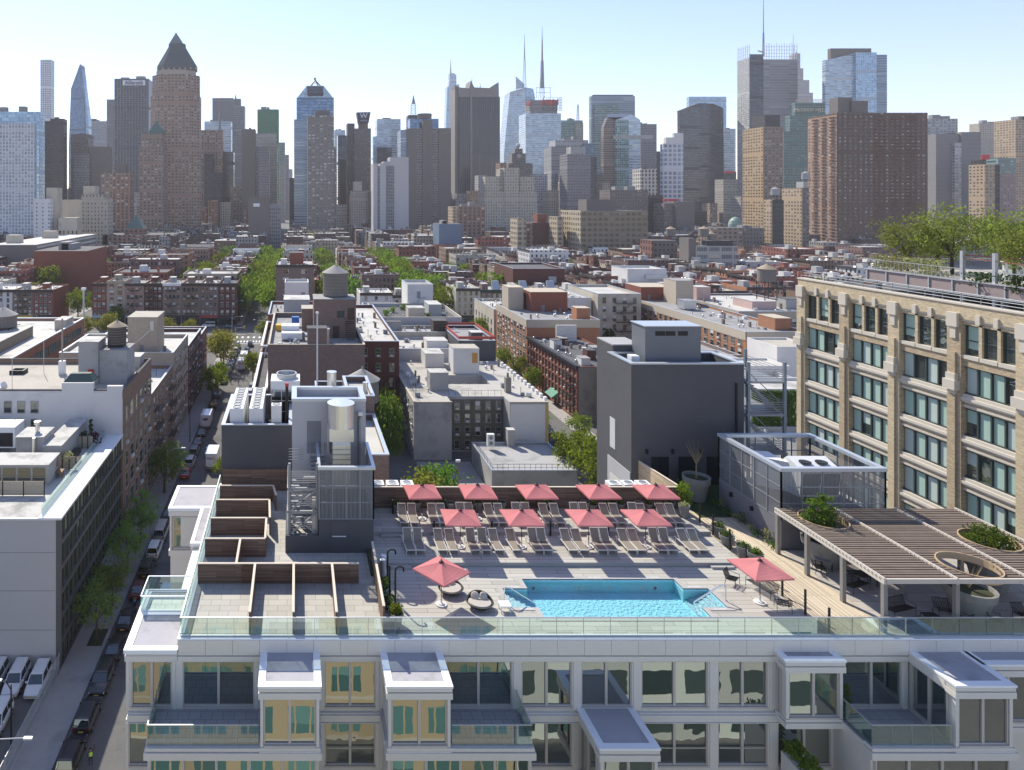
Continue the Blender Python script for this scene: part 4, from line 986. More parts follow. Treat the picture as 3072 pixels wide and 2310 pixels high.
b = MB(); shell(b, 5.6, 59.6, 8.05, 71, 0, 31.6, 31.0, .2); shell(b, 5.3, 71.1, 8.1, 79, 0, 33.4, 32.8, .2); P('wall', b, [BRKA, WHITER], nb)
b = MB(); ledge(b, 5.6, 59.6, 8.05, 71, 31.7, .3, .09); ledge(b, 5.3, 71.1, 8.1, 79, 33.5, .3, .09); P('coping', b, CAPG, nb)
b = MB(); b.lathe(7.3, 72.5, [(.25, 33), (.25, 34.3), (.3, 34.3), (.3, 34.5), (0, 34.5)], 12); P('roof_vent', b, SHINY, nb)
db = T('tall_dark_block', 'tall charcoal rendered block with plant on its roof behind the lawn', 'building', (33, 60, 29.6))
b = MB(); shell(b, 28.5, 58.2, 38.1, 62.6, 0, 39.9, 38.9, .3); P('wall', b, [DKB, DARKR], db)
b = MB(); ledge(b, 28.5, 58.2, 38.1, 62.6, 39.98, .36, .12); P('coping', b, CAPG, db)
b = MB(); b.box(28.46, 61.1, 31.5, 28.5, 62.1, 34.2); P('window', b, mat('pale_window_panel', (.55, .55, .54), .5), db)
for x in (30.2, 32.5, 34.9): b = MB(); b.wallq((x, 58.19), (x + 1.5, 58.19), 29.6, 32.0); P('glass_door', b, DGLASS, db)
for x in (29.7, 31.9, 34.3, 36.6): b = MB(); b.box(x, 57.98, 32.3, x + .14, 58.2, 32.65); P('wall_light', b, BLACK, db)
b = MB(); b.bar((37.4, 58.1, 30), (37.4, 58.1, 38.3), .12, .12); P('drainpipe', b, BLACK, db)
b = MB(); b.box(28.42, 58.3, 20, 28.49, 62.5, 30.6); P('lower_cladding', b, mat('pale_cladding', (.42, .42, .42), .7), db)
t = T('rooftop_plant_unit', 'big grey rooftop air handler on the tall dark block', 'air handler', (33, 60.5, 39))
b = MB(); b.box(30.7, 60.2, 39.3, 35.6, 62.6, 42.7); P('casing', b, mat('grey_casing', (.17, .18, .195), .55, .2, var=.06), t)
b = MB(); b.box(30.6, 60.1, 42.7, 35.7, 62.7, 42.78); P('lid', b, CAPG, t)
for x in (31.6, 32.5, 33.6): b = MB(); b.box(x, 60.17, 41.9, x + .85, 60.2, 42.3); P('louvre', b, BLACK, t)
b = MB(); b.box(31.2, 60.15, 38.95, 35.4, 62.4, 39.3); P('skid', b, BLACK, t)
b = MB(); b.box(29.5, 60.2, 39, 30.2, 61, 40.1); o = ONE('condenser', b, WHITE, 'white slatted condenser at the corner of the tall dark block roof', 'air conditioner')
for k in range(6): pass
b = MB(); b.box(31.75, 62.75, 38.9, 32.9, 64, 41.6); ONE('rooftop_tank', b, DKB2, 'dark metal tank box beside the big air handler', 'tank')
b = MB(); b.box(29.0, 62.7, 0, 31.7, 66, 40.5); b.box(29.0, 62.7, 40.5, 31.7, 66, 40.6, 1); ONE('rear_block', b, [DKB, SILVR], 'lower charcoal block with silver roof behind the tall dark block', 'building')
t = T('stair_cage', 'open galvanised stair cage on the flank of the tall dark block', 'steel stair', (39.5, 59, 29))
for x, y in ((41.7, 58.4), (38.6, 58.4), (41.7, 63.5)): b = MB(); b.bar((x, y, 20), (x, y, 40), .22, .22); P('post', b, mat('blue_grey_steel', (.20, .24, .28), .5, .3), t)
for z in (32.1, 35.4, 38.2): b = MB(); b.box(38.4, 58.3, z, 41.8, 63.6, z + .14); P('landing', b, MATS['stair_steel'], t)
b = MB()
for z0 in (32.2, 35.5):
 for i in range(12): b.box(38.6 + i * .26, 59.2, z0 + 3.0 - i * .26, 38.9 + i * .26, 60.4, z0 + 3.05 - i * .26)
 b.bar((38.5, 59.1, z0 + 4), (41.7, 59.1, z0 + 1), .06, .06); b.bar((38.5, 59.1, z0 + 3), (41.7, 59.1, z0 + .0), .06, .2)
P('flight', b, MATS['stair_steel'], t)
for z in (32.3, 35.6, 38.4):
 b = MB()
 for k in range(6): b.bar((38.4, 58.3, z + k * .2), (41.8, 58.3, z + k * .2), .03, .04); b.bar((41.8, 58.3, z + k * .2), (41.8, 63.5, z + k * .2), .03, .04)
 P('railing', b, MATS['stair_steel'], t)
en = T('mesh_enclosure', 'grey metal mesh plant enclosure above the pergola', 'plant enclosure', (37.4, 51, 29.6))
b = MB(); b.box(33.75, 47.6, 29.5, 41, 54.6, 31.6, 0, 1); P('base_wall', b, [mat('ribbed_grey_boarding', (.15, .15, .165), .7, var=.06, fine=.05), DARKR], en)
screen('s', 33.75, 41, 47.6, 54.6, 31.6, 35.0, en, 5, 3)
b = MB(); ledge(b, 33.7, 47.55, 41.05, 54.65, 35.22, .32, .24); P('capping', b, CAPG, en)
for y in (50.5, 52.9): b = MB(); b.box(33.55, y, 30.9, 33.75, y + .14, 31.2); P('wall_light', b, BLACK, en)
t = T('air_handler', 'white angular air handler inside the mesh enclosure', 'air handler', (38.5, 51, 31.6))
b = MB(); z = 31.6
pr = [(51.9, z + .4), (51.9, z + 2.4), (51.2, z + 3.1), (49.6, z + 2.6), (49.9, z + .6)]
xs = (36.7, 39.6)
for k in range(5):
 a, c = pr[k], pr[(k + 1) % 5]; b.face([(xs[0], a[0], a[1]), (xs[1], a[0], a[1]), (xs[1], c[0], c[1]), (xs[0], c[0], c[1])][::-1])
b.face([(xs[0], y, q) for y, q in pr]); b.face([(xs[1], y, q) for y, q in pr[::-1]])
b.prism([(36.7, 51.0), (36.7, 53.2), (35.6, 53.4), (35.2, 52.2)], z + .5, z + 2.7); P('casing', b, WHITE, t)
g = MB()
for x0, x1 in ((36.8, 38.1), (38.2, 39.5)): g.face([(x0, 49.86, z + .75), (x1, 49.86, z + .75), (x1, 49.60, z + 2.4), (x0, 49.60, z + 2.4)])
P('coil_face', g, mat('coil_face', (.12, .12, .11), .6, .2), t)
for x in (37.5, 38.7): g = MB(); g.lathe(x, 50.4, [(.4, z + 2.93), (.4, z + 2.99), (.34, z + 2.99), (0, z + 2.95)], 14); P('fan_ring', g, BLACK, t)
WINM = {}
def win_mesh(w, h, kind='plain'):
 """window seen from outside, facing -y, centred on its sill line: frame, two sashes, sill, lintel"""
 k = (round(w, 2), round(h, 2), kind)
 if k not in WINM:
  b = MB(); b.wallq((-w / 2, -.03), (w / 2, -.03), 0, h, 0)
  t = .06
  b.box(-w / 2 - t, -.07, 0, -w / 2 + .02, .02, h, 1); b.box(w / 2 - .02, -.07, 0, w / 2 + t, .02, h, 1); b.box(-w / 2, -.07, h - .05, w / 2, .02, h + .06, 1)
  if kind != 'bare': b.box(-w / 2, -.06, h * .5 - .03, w / 2, .02, h * .5 + .03, 1)
  b.box(-w / 2 - .12, -.12, -.12, w / 2 + .12, .02, -.0, 2)
  if kind == 'lintel': b.box(-w / 2 - .12, -.09, h + .06, w / 2 + .12, .02, h + .26, 2)
  if kind == 'blind': b.wallq((-w / 2 + .03, -.035), (w / 2 - .03, -.035), h * .45, h - .03, 3)
  if kind == 'ac': b.box(-w * .32, -.35, .02, w * .32, .0, .42, 3)
  WINM[k] = b.mesh('window', [DGLASS, mat('window_sash', (.35, .33, .30), .6), mat('window_stone', (.42, .39, .35), .8), mat('window_blind', (.62, .6, .55), .7)])
 return WINM[k]
def windows(par, a, b, z0, zs, n, w, h, rnd, kinds=('plain',), dx=0., skip=0.):
 """n windows along the wall from plan point a to b on each sill level"""
 ang = math.atan2(b[1] - a[1], b[0] - a[0]); l = math.hypot(b[0] - a[0], b[1] - a[1])
 for z in zs:
  for i in range(n):
   if rnd.random() < skip: continue
   t = (i + .5) / n
   inst('window', win_mesh(w, h, rnd.choice(kinds)), par, a[0] + (b[0] - a[0]) * t, a[1] + (b[1] - a[1]) * t, z0 + z, ang)
def water_tank(lb, x, y, z, r, h, legs=2.0, wood=True, cone=None, base=True):
 t = T('water_tank', lb, 'water tank', (x, y, z), 0, None)
 wm = mat('tank_wood', (.20, .175, .15), .9, var=.25, scale=2, fine=.15) if wood == 1 else mat('tank_wood_dark', (.10, .075, .06), .9, var=.3, scale=2, fine=.15) if wood == 2 else mat('tank_metal', (.36, .36, .36), .6, .2)
 b = MB(); n = 24
 for i in range(n):
  t0, t1 = 2 * pi * i / n, 2 * pi * (i + 1) / n - .02
  b.box(0, 0, 0, 0, 0, 0) if False else None
  b.face([(x + r * cos(t0), y + r * sin(t0), z + legs), (x + r * cos(t1), y + r * sin(t1), z + legs), (x + r * cos(t1), y + r * sin(t1), z + legs + h), (x + r * cos(t0), y + r * sin(t0), z + legs + h)])
 b.lathe(x, y, [(0, z + legs), (r, z + legs)], n); b.lathe(x, y, [(r * .985, z + legs), (r * .985, z + legs + h), (0, z + legs + h)], n)
 P('barrel', b, wm, t)
 b = MB()
 for k in range(7): q = z + legs + h * (k + .5) / 7; b.lathe(x, y, [(r * 1.0, q - .03), (r * 1.005, q - .025), (r * 1.005, q + .025), (r, q + .03)], n)
 P('hoop', b, STEELG, t)
 b = MB(); b.lathe(x, y, [(r * 1.08, z + legs + h - .03), (r * 1.08, z + legs + h), (.12, z + legs + h + r * .62), (.1, z + legs + h + r * .75), (0, z + legs + h + r * .75)], n, smooth=False)
 P('cone_roof', b, mat('tank_cone_tan', (.34, .27, .19), .85, var=.15, scale=1.5) if cone == 'tan' else mat('tank_cone_grey', (.30, .285, .265), .85, var=.15, scale=1.5), t)
 if legs > .3:
  b = MB()
  for sx in (-1, 1):
   for sy in (-1, 1): b.bar((x + sx * r * .75, y + sy * r * .75, z), (x + sx * r * .75, y + sy * r * .75, z + legs), .18, .18)
  for q in (-.75, 0, .75): b.bar((x - r, y + q * r, z + legs - .1), (x + r, y + q * r, z + legs - .1), .2, .2)
  if legs > 1.5:
   for s in (-1, 1): b.bar((x - r * .75, y + s * r * .75, z), (x + r * .75, y + s * r * .75, z + legs - .2), .08, .08); b.bar((x + r * .75, y + s * r * .75, z), (x - r * .75, y + s * r * .75, z + legs - .2), .08, .08)
  P('stand', b, BLACK, t)
 return t
def bulk(par, x0, y0, x1, y1, z0, z1, m, rm=None, name='bulkhead', door=None):
 b = MB(); b.box(x0, y0, z0, x1, y1, z1, 0, bottom=False); b.box(x0 - .08, y0 - .08, z1, x1 + .08, y1 + .08, z1 + .1, 1)
 o = P(name, b, [m, rm or WHITER], par)
 if door: d = MB(); dx = x0 + (x1 - x0) * door; d.box(dx, y0 - .04, z0 + .05, dx + .95, y0 - .005, z0 + 2.1); P('door', d, mat('grey_door', (.2, .2, .2)), o)
 return o
def vents(par, x0, y0, x1, y1, z, n, rnd):
 for _ in range(int(n * 1.6)):
  x, y = rnd.uniform(x0, x1), rnd.uniform(y0, y1); k = rnd.random(); b = MB()
  if k < .4: b.lathe(x, y, [(.16, z), (.16, z + .45), (.3, z + .5), (.3, z + .75), (.15, z + .9), (0, z + .92)], 8); P('roof_vent', b, GALV, par)
  elif k < .6: b.tube((x, y, z), (x, y, z + rnd.uniform(1.2, 2.4)), .06, n=5); P('vent_pipe', b, BLACK, par)
  elif k < .8: s = rnd.uniform(.5, 1.1); b.box(x, y, z, x + s, y + s * .8, z + s * .9); P('roof_unit', b, rnd.choice((WHITE, GALV, STEELG)), par)
  else: s = rnd.uniform(.4, .7); b.box(x, y, z, x + s, y + s, z + rnd.uniform(1, 1.9)); P('chimney', b, mat('chimney_brick', (.22, .17, .14), .9, var=.25), par)
def parapet_bldg(name, lb, cat, x0, y0, x1, y1, z, wallm, roofm, ph=.9, capm=None, cap=True, z0=0, sub=None, group=None):
 t = T(name, lb, cat, ((x0 + x1) / 2, y0, z0), 0, group)
 b = MB(); shell(b, x0, y0, x1, y1, z0, z, z - ph, .3); P('wall', b, [wallm, roofm], t)
 if cap: b = MB(); ledge(b, x0, y0, x1, y1, z + .1, .38, .1, 0, .06); P('coping', b, capm or CAPG, t)
 return t
def fire_escape(par, a, b, z0, n, fh, out=1.1, m=None):
 """platforms, railings and ladders in front of a wall from a to b"""
 mb = MB(); dx, dy = b[0] - a[0], b[1] - a[1]; l = math.hypot(dx, dy); ux, uy = dx / l, dy / l; nx, ny = uy, -ux
 pt = lambda s, o, z: (a[0] + ux * s + nx * o, a[1] + uy * s + ny * o, z)
 for k in range(n):
  z = z0 + k * fh
  for o in (.15, .45, .75, 1.05): mb.bar(pt(0, o * out, z), pt(l, o * out, z), .2, .04)
  for h in (.5, 1.0): mb.bar(pt(0, out, z + h), pt(l, out, z + h), .04, .04); mb.bar(pt(0, 0, z + h), pt(0, out, z + h), .04, .04); mb.bar(pt(l, 0, z + h), pt(l, out, z + h), .04, .04)
  for q in range(int(l / .6) + 1): mb.bar(pt(min(l, q * .6), out, z), pt(min(l, q * .6), out, z + 1), .025, .025)
  if k < n - 1:
   s0, s1 = (l * .2, l * .75) if k % 2 else (l * .75, l * .2)
   for o in (.5, .95): mb.bar(pt(s0, o * out, z), pt(s1, o * out, z + fh), .05, .08)
 return P('fire_escape', mb, m or BLACK, par)
R2 = random.Random(21)
BRK_RED = brick('red_brick', (.25, .07, .042), (.2, .16, .13), var=.25)
BRK_ORA = brick('orange_brick', (.37, .155, .075), (.3, .22, .17), var=.22)
BRK_BRN = brick('brown_brick', (.24, .155, .105), (.25, .2, .16), var=.25)
BRK_TAN = brick('tan_brick', (.40, .33, .25), (.4, .36, .3), var=.2)
BRK_DKR = brick('dark_red_brick', (.125, .045, .035), (.12, .09, .08), var=.25)
BRK_PLM = BRKA
STU_W = mat('white_stucco', (.66, .64, .61), .85, var=.08, scale=.3, fine=.04, stain=.12)
STU_G = mat('grey_stucco_wall', (.38, .375, .36), .88, var=.1, scale=.3, fine=.05, stain=.3)
STU_B = mat('beige_stucco_wall', (.50, .45, .36), .88, var=.1, scale=.3, fine=.05, stain=.25)
STU_L = mat('pale_grey_wall', (.47, .46, .455), .85, var=.06, scale=.3, fine=.04)
gb = T('apartment_building', 'grey walled building with a ribbon glass street front and furnished roof terraces', 'apartment building', (-35, 78, 0))
b = MB(); b.box(-60, 78.3, 0, -27.6, 106, 17.2, 0, 1); P('wall', b, [STU_L, WHITER], gb)
for z in (4.5, 9, 13.4): b = MB(); b.box(-60, 78.285, z, -27.7, 78.3, z + .05); b.box(-43.8, 78.285, z + .06, -43.75, 78.3, z + 4.2); P('wall_joint', b, mat('joint_grey', (.2, .2, .2)), gb)
SLV = mat('street_front_slab', (.13, .135, .13), .5, .3, var=.08)
for k in range(6):
 z = .3 + k * 2.86
 b = MB(); b.box(-27.6, 78.5, z + 2.35, -27.05, 105.9, z + 2.8); P('floor_edge', b, SLV, gb)
b = MB(); b.box(-27.6, 78.35, 0, -27.0, 78.55, 17.2); P('corner_fin', b, SLV, gb)
FG = pane_mat('street_front_glass', (.025, .04, .033), .22, (.85, 1, .92), .01)
for k in range(6):
 z = .3 + k * 2.86
 for i in range(18):
  y = 78.6 + i * 1.515; b = MB(); b.wallq((-27.3, y), (-27.3, y + 1.44), z, z + 2.35); w_ = P('window', b, FG, gb)
  f = MB(); f.box(-27.35, y + 1.44, z, -27.15, y + 1.515, z + 2.35); f.box(-27.34, y + .72 * (1 if (i * 7 + k) % 3 else .6), z, -27.24, y + .78 * (1 if (i * 7 + k) % 3 else .6), z + 2.35) if (i + k) % 2 else None
  P('mullion', f, SLV, w_)
b = MB(); b.box(-29.6, 78.1, 17.2, -26.9, 106, 17.45); b.box(-60, 78.1, 17.2, -29.6, 78.45, 17.4); P('white_ledge', b, WHITE, gb)
b = MB(); g = MB(); g.box(-29.5, 79, 17.45, -29.47, 105, 18.5); P('glass_balustrade', g, RAILG, gb)
def pent(x0, y0, x1, y1, h, nm='penthouse'):
 return bulk(gb, x0, y0, x1, y1, 17.2, 17.2 + h, STU_G, WHITER, nm)
o = pent(-42, 87.5, -31.8, 91.6, 2.6); b = MB()
for i in range(5): b.wallq((-41.4 + i * 1.9, 87.45), (-39.8 + i * 1.9, 87.45), 17.5, 19.5)
P('glass_door', b, DGLASS, o)
pent(-38.6, 94, -34.8, 98, 3.9, 'stair_head'); pent(-34.7, 93.5, -32.2, 104.5, 2.9); pent(-43.3, 79.5, -40.8, 87, 2.3); pent(-52, 96, -46, 104, 3.2)
b = MB(); b.lathe(-36.4, 96, [(.3, 21.1), (.3, 22.2), (.5, 22.3), (.5, 22.7), (0, 22.75)], 12); b.tube((-36, 93.6, 17.5), (-36, 93.6, 21.2), .22, n=10); P('steel_flue', b, SHINY, gb)
t = T('air_handler', 'white rooftop air handler with dark coil faces on the grey walled building', 'air handler', (-43, 100, 17.2))
b = MB(); b.box(-45.5, 98.5, 18, -40.6, 102, 21); P('casing', b, WHITE, t); b = MB(); b.wallq((-45.2, 98.47), (-43.2, 98.47), 18.2, 20.2); b.wallq((-42.9, 98.47), (-40.9, 98.47), 18.2, 20.2); P('coil_face', b, BLACK, t)
SLAT = brick('pale_slat_fence', (.50, .44, .33), (.2, .17, .13), w=4, h=.14, var=.12)
for i, (a, c, lb) in enumerate((((-41.5, 84.5), (-31.2, 84.5), 'pale slatted roof fence in front of the long penthouse'), ((-33.6, 92.6), (-29.9, 92.6), 'pale slatted fence with a planter row on the grey building roof'), ((-33.2, 100.5), (-29.9, 100.5), 'pale slatted fence at the far end of the roof terraces'))):
 b = MB(); b.box(a[0], a[1], 17.3, c[0], a[1] + .08, 19.0); f = ONE('slat_fence', b, SLAT, lb, 'fence')
 k = MB()
 for q in range(5): x = a[0] + (c[0] - a[0]) * q / 4; k.box(x - .06, a[1] - .05, 17.2, x + .06, a[1] - .005, 19.1)
 P('post', k, BLACK, f)
t = T('picnic_table', 'small brown table with a closed parasol on the roof terrace', 'table', (-31.5, 90.5, 17.2)); BRW = mat('brown_wood', (.26, .14, .08), .7)
b = MB(); b.box(-32.4, 89.9, 17.9, -30.9, 91.1, 17.97); P('tabletop', b, BRW, t)
for x in (-32.3, -31): b = MB(); b.bar((x, 90.5, 17.2), (x, 90.5, 17.9), .08, .9); P('leg', b, BRW, t)
b = MB(); b.tube((-31.6, 90.5, 17.2), (-31.6, 90.5, 19.9), .03); b.lathe(-31.6, 90.5, [(.05, 18.4), (.16, 18.6), (.05, 19.9), (0, 19.95)], 8, 1); ONE('closed_parasol', b, [BLACK, mat('parasol_cloth', (.3, .17, .11), .9)], 'closed brown parasol through the roof terrace table', 'parasol')
bush('planter_hedge', 'pale grassy hedge in a planter on the roof terrace', 'hedge', (-31.8, 93.1, 18.3), 1.6, .9, 260, .16, LEAFS['pale'], 31)
bush('shrub', 'dark rounded shrub at the far end of the roof terrace', 'shrub', (-31.8, 102, 17.4), .9, 1.7, 160, .2, LEAFS['dark'], 32)
bush('shrub', 'purple leaved shrub at the far corner of the roof terrace', 'shrub', (-29.9, 101.6, 17.4), .8, 1.8, 160, .2, leaf_mat('purple_leaf', (.13, .05, .06), .4), 33)
bush('cypress', 'slim dark cypress in the roof terrace corner', 'shrub', (-31, 103, 17.4), .35, 3.2, 140, .18, LEAFS['dark'], 34)
b = MB(); b.box(-32.6, 95, 17.3, -31.2, 99, 17.9); b.box(-30.9, 94.2, 17.3, -30.2, 96, 17.75); ONE('garden_sofa', b, WICK, 'dark wicker sofa on the roof terrace behind glass', 'sofa')
lf = T('loft_building', 'white walled loft with brown brick street front and a paved roof', 'loft building', (-45, 106, 0))
b = MB(); shell(b, -75, 106.1, -27.0, 127, 0, 24.2, 23.3, .35); P('wall', b, [BRK_BRN, TANR], lf)
b = MB(); b.box(-75, 105.95, 15, -27.01, 106.09, 24.1); b.box(-39.6, 105.85, 15, -27.01, 105.94, 23.9); b.box(-36.4, 105.86, 23, -31.5, 106.6, 25.4); b.box(-29.4, 105.86, 23, -27.01, 106.5, 24.9); P('white_side_wall', b, STU_W, lf)
windows(lf, (-54.1, 105.93), (-39.6, 105.93), 0, (15.2, 18.0, 20.8), 7, 1.1, 1.75, R2, ('plain',))
b = MB()
for x0, x1, y, hh in ((-36.3, -31.6, 106.2, 25.4),):
 b.loft([(x0, y), (x1, y), (x1, y + 3.2), (x0, y + 3.2)], 25.4, [(x0 + .8, y + 1.1), (x1 - .8, y + 1.1), (x1 - .8, y + 2.1), (x0 + .8, y + 2.1)], 26.5, 0, 0)
P('skylight_roof', b, mat('dark_green_skylight', (.06, .09, .08), .4), lf)
for k, zz in enumerate((1.2, 4.7, 8.2, 11.7, 15.2, 18.7)):
 for i, y in enumerate((107.2, 110.6, 113.9, 117.2, 120.4, 123.6)):
  wd = 2.2 if i % 2 else 1.2
  inst('window', win_mesh(wd, 2.3, 'ac' if (i + k) % 4 == 0 else 'plain'), lf, -26.98, y + 1.2, zz, pi / 2)
b = MB(); ledge(b, -75, 106.1, -27, 127, 24.3, .4, .1); P('coping', b, DARKR, lf)
o = bulk(lf, -36.1, 113, -32.8, 117.5, 23.3, 30.2, STU_G); b = MB(); b.box(-34.5, 112.9, 23.4, -33.5, 112.99, 25.7); P('red_door', b, mat('red_door', (.45, .02, .02), .6), o)
bulk(lf, -32.75, 113.3, -28.1, 118.5, 23.3, 28.8, STU_G, GREYR)
bulk(lf, -30.5, 123, -28.2, 126.5, 23.3, 25.4, STU_G)
water_tank('small dark wooden water tank with tan cone on the paved loft roof', -30.5, 116, 28.9, 1.55, 3.0, .45, 2, 'tan')
b = MB(); b.box(-41.5, 119, 23.3, -40.5, 120, 25.6); b.tube((-41, 119.5, 25.6), (-41, 119.5, 33), .16, n=8, m=1); ONE('flagpole_flue', b, [WHITE, mat('rusty_mast', (.32, .28, .25), .6)], 'tall grey mast on a white box on the paved loft roof', 'mast')
for x, y, lb in ((-44.8, 107.6, 'thin aerial near the front edge of the loft roof'), (-44.4, 120, 'thin aerial with guy wires in the middle of the loft roof')):
 b = MB(); b.tube((x, y, 23.3), (x, y, 29), .05, n=5); ONE('aerial', b, GALV, lb, 'aerial')
t = T('hatch', 'black roof hatch on the paved loft roof', 'hatch', (-49, 120, 23.3)); b = MB(); ledge(b, -50, 119, -47.6, 121, 24.0, .3, .7); P('kerb', b, BLACK, t)
b = MB(); b.path([(-50, 108, 23.7), (-46.6, 108, 23.7), (-46.1, 108, 24.2), (-46.1, 107.4, 24.8)], .45, 10); ONE('roof_duct', b, WHITE, 'fat white duct elbow at the edge of the loft roof', 'duct')
lf_rail = MB()
for k in range(12): lf_rail.bar((-74 + k * 2, 106.5, 24.2), (-74 + k * 2, 106.5, 25.2), .05, .05)
lf_rail.bar((-75, 106.5, 25.2), (-52, 106.5, 25.2), .05, .05); lf_rail.bar((-75, 106.5, 24.7), (-52, 106.5, 24.7), .04, .04); P('railing', lf_rail, STEELG, lf)
def street_house(lb, y0, y1, z, wm, rm, n, floors, fe=True, x0=-52, cat='tenement', esc=None):
 t = parapet_bldg('tenement', lb, cat, x0, y0 + .02, -27, y1, z, wm, rm, .8)
 fh = (z - 1.2) / floors
 windows(t, (-27, y0 + .8), (-27, y1 - .8), 0, [1.3 + fh * k for k in range(floors)], n, 1.1, 1.9, R2, ('lintel', 'ac', 'plain', 'blind'))
 if fe: fire_escape(t, (-27, y0 + 2), (-27, y0 + 6.5), fh + .6, floors - 1, fh); fire_escape(t, (-27, y1 - 6), (-27, y1 - 1.6), fh + .6, floors - 1, fh) if y1 - y0 > 18 else None
 vents(t, x0 + 2, y0 + 2, -29, y1 - 2, z - .8, 7, R2); return t
t = street_house('low tan brick tenement with fire escapes beside the brown loft', 127, 149.5, 17.6, BRK_BRN, WHITER, 7, 5)
bulk(t, -38, 132, -33, 138, 16.8, 19.6, STU_W)
t = street_house('beige many-windowed tenement beyond the low tan one', 149.5, 170, 20.2, BRK_TAN, WHITER, 9, 6, False)
o = bulk(t, -37.6, 152, -31, 160, 19.3, 27.5, BRK_TAN, TANR, door=.4); b = MB(); b.bar((-37.4, 151.9, 20.5), (-32.6, 151.9, 24.6), .1, .2); b.box(-32.9, 151.7, 24.5, -31.2, 151.95, 24.6); b.box(-32.6, 151.93, 24.6, -31.8, 151.96, 26.7); P('roof_stair', b, GALV, o); bulk(t, -45, 150.6, -40, 156, 19.3, 22, STU_G)
t = street_house('dark red tenement with a dense fire escape next to the street trees', 170, 193, 17.2, BRK_DKR, WHITER, 8, 5)
street_house('narrow grey roofed red house partly behind the street trees', 193, 205, 15.5, BRK_RED, GREYR, 4, 4, False)
ft = T('factory', 'long low brick factory with white roof and slanting ribbon windows', 'factory', (-90, 150, 0))
b = MB(); shell(b, -104, 128, -69, 222, 0, 15.2, 14.3, .4); P('wall', b, [BRK_ORA, WHITER], ft)
b = MB(); ledge(b, -104, 128, -69, 222, 15.3, .5, .3); P('coping', b, WHITE, ft)
for k in range(9):
 for zz in (10.3, 4.5):
  b = MB(); y = 130 + k * 10; b.box(-69, y, zz, -68.9, y + 8.4, zz + 2.6); w_ = P('window', b, mat('green_ribbon_glass', (.05, .09, .075), .15), ft)
  f = MB()
  for q in range(7): f.box(-68.9, y + q * 1.4 - .06, zz, -68.82, y + q * 1.4 + .06, zz + 2.6)
  P('mullion', f, STEELG, w_)
bulk(ft, -95, 150, -76, 197, 14.3, 17.2, mat('tan_ribbed_metal', (.2, .165, .12), .7, var=.1, fine=.05), WHITER, 'roof_house')
bulk(ft, -73, 206, -69.6, 213, 14.3, 17.2, STU_B, WHITER)
water_tank('broad wooden water tank with low grey cone on the factory roof', -83, 193, 17.3, 3.8, 3.2, .6, 1)
b = MB(); b.tube((-69.5, 223, 0), (-69.5, 223, 24), .3, n=8); b.box(-70.2, 222.6, 24, -68.8, 223.4, 24.8, 1); ONE('light_mast', b, [GALV, WHITE], 'tall pale mast at the corner of the brick factory', 'mast')
mb_ = parapet_bldg('brick_building', 'plum brick building with a wide blank wall and brick tank tower', 'brick building', -5.9, 140, 14, 179, 24, BRK_PLM, GREYR, 1.1, STU_B)
b = MB(); shell(b, -8.9, 138, -5.95, 205, 0, 15.5, 14.6, .3); P('side_wing', b, [BRK_DKR, DARKR], mb_)
b = MB(); ledge(b, -9.0, 138, -5.95, 170, 15.7, .5, .5); ledge(b, -9.0, 171, -5.95, 205, 17.2, .5, .4); P('side_coping', b, WHITE, mb_)
o = bulk(mb_, 3.8, 152, 13.2, 160, 22.9, 31.5, BRK_PLM, GREYR, 'tank_tower')
b = MB(); b.wallq((9.0, 151.95), (10.6, 151.95), 27.4, 29); P('window', b, DGLASS, o)
for q in ((8, 9.5, 22.9, 25.6), (11.3, 12.8, 27, 29.6)): b = MB(); b.wallq((q[0], 151.95), (q[1], 151.95), q[2], q[3]); P('door', b, mat('brown_door', (.08, .05, .04)), o)
b = MB()
for k in range(9): b.box(10.9, 151.7 - k * .35, 26.6 - k * .42, 12.7, 151.95 - k * .35, 26.7 - k * .42)
b.bar((10.8, 151.9, 27.6), (10.8, 148.6, 23.9), .08, .08); b.bar((12.8, 151.9, 27.6), (12.8, 148.6, 23.9), .08, .08); P('roof_stair', b, BLACK, o)
bulk(mb_, 2.2, 140.4, 6.2, 143.5, 22.9, 27.2, BRK_PLM, DARKR); bulk(mb_, 1.2, 160.5, 4.6, 166, 22.9, 28, BRK_PLM, TANR)
water_tank('tall weathered wooden water tank with pointed cone on the brick tank tower', 8.9, 157, 31.5, 2.85, 5.2, .3, 1)
t = T('air_handler', 'white rooftop unit with fans on the plum brick building', 'air handler', (-2, 152, 23)); b = MB(); b.box(-3.4, 152, 23.2, .6, 155.5, 25.6); b.box(-3.3, 149, 23.2, 1.2, 151.6, 24.6); P('casing', b, WHITE, t)
b = MB(); b.path([(1, 150, 24), (3.4, 149.6, 23.9)], .45, 8); P('duct', b, SHINY, t)
bulk(mb_, 5.4, 146, 7.0, 148.6, 22.9, 26, STU_B, WHITER); vents(mb_, -4, 142, 2, 150, 22.9, 6, R2)
b = MB(); b.box(-4.9, 160, 23, -3.6, 162, 24.3); ONE('tarpaulin', b, mat('yellow_tarp', (.7, .42, .04), .7), 'yellow tarpaulin heap on the plum brick roof', 'tarpaulin'); b = MB(); b.box(-1.2, 165, 23, .6, 166.5, 25.3); ONE('tarpaulin', b, mat('blue_tarp', (.04, .16, .5), .6), 'blue covered crate on the plum brick roof', 'crate')
water_tank('low wooden water tank with mesh-draped cone just behind the stair tower', 9.6, 100, 24.0, 2.4, 3.2, .4, 1)
parapet_bldg('brick_building', 'dark brick building carrying the low mesh-draped tank', 'brick building', 3, 92, 10.8, 112, 24, BRK_PLM, DARKR)
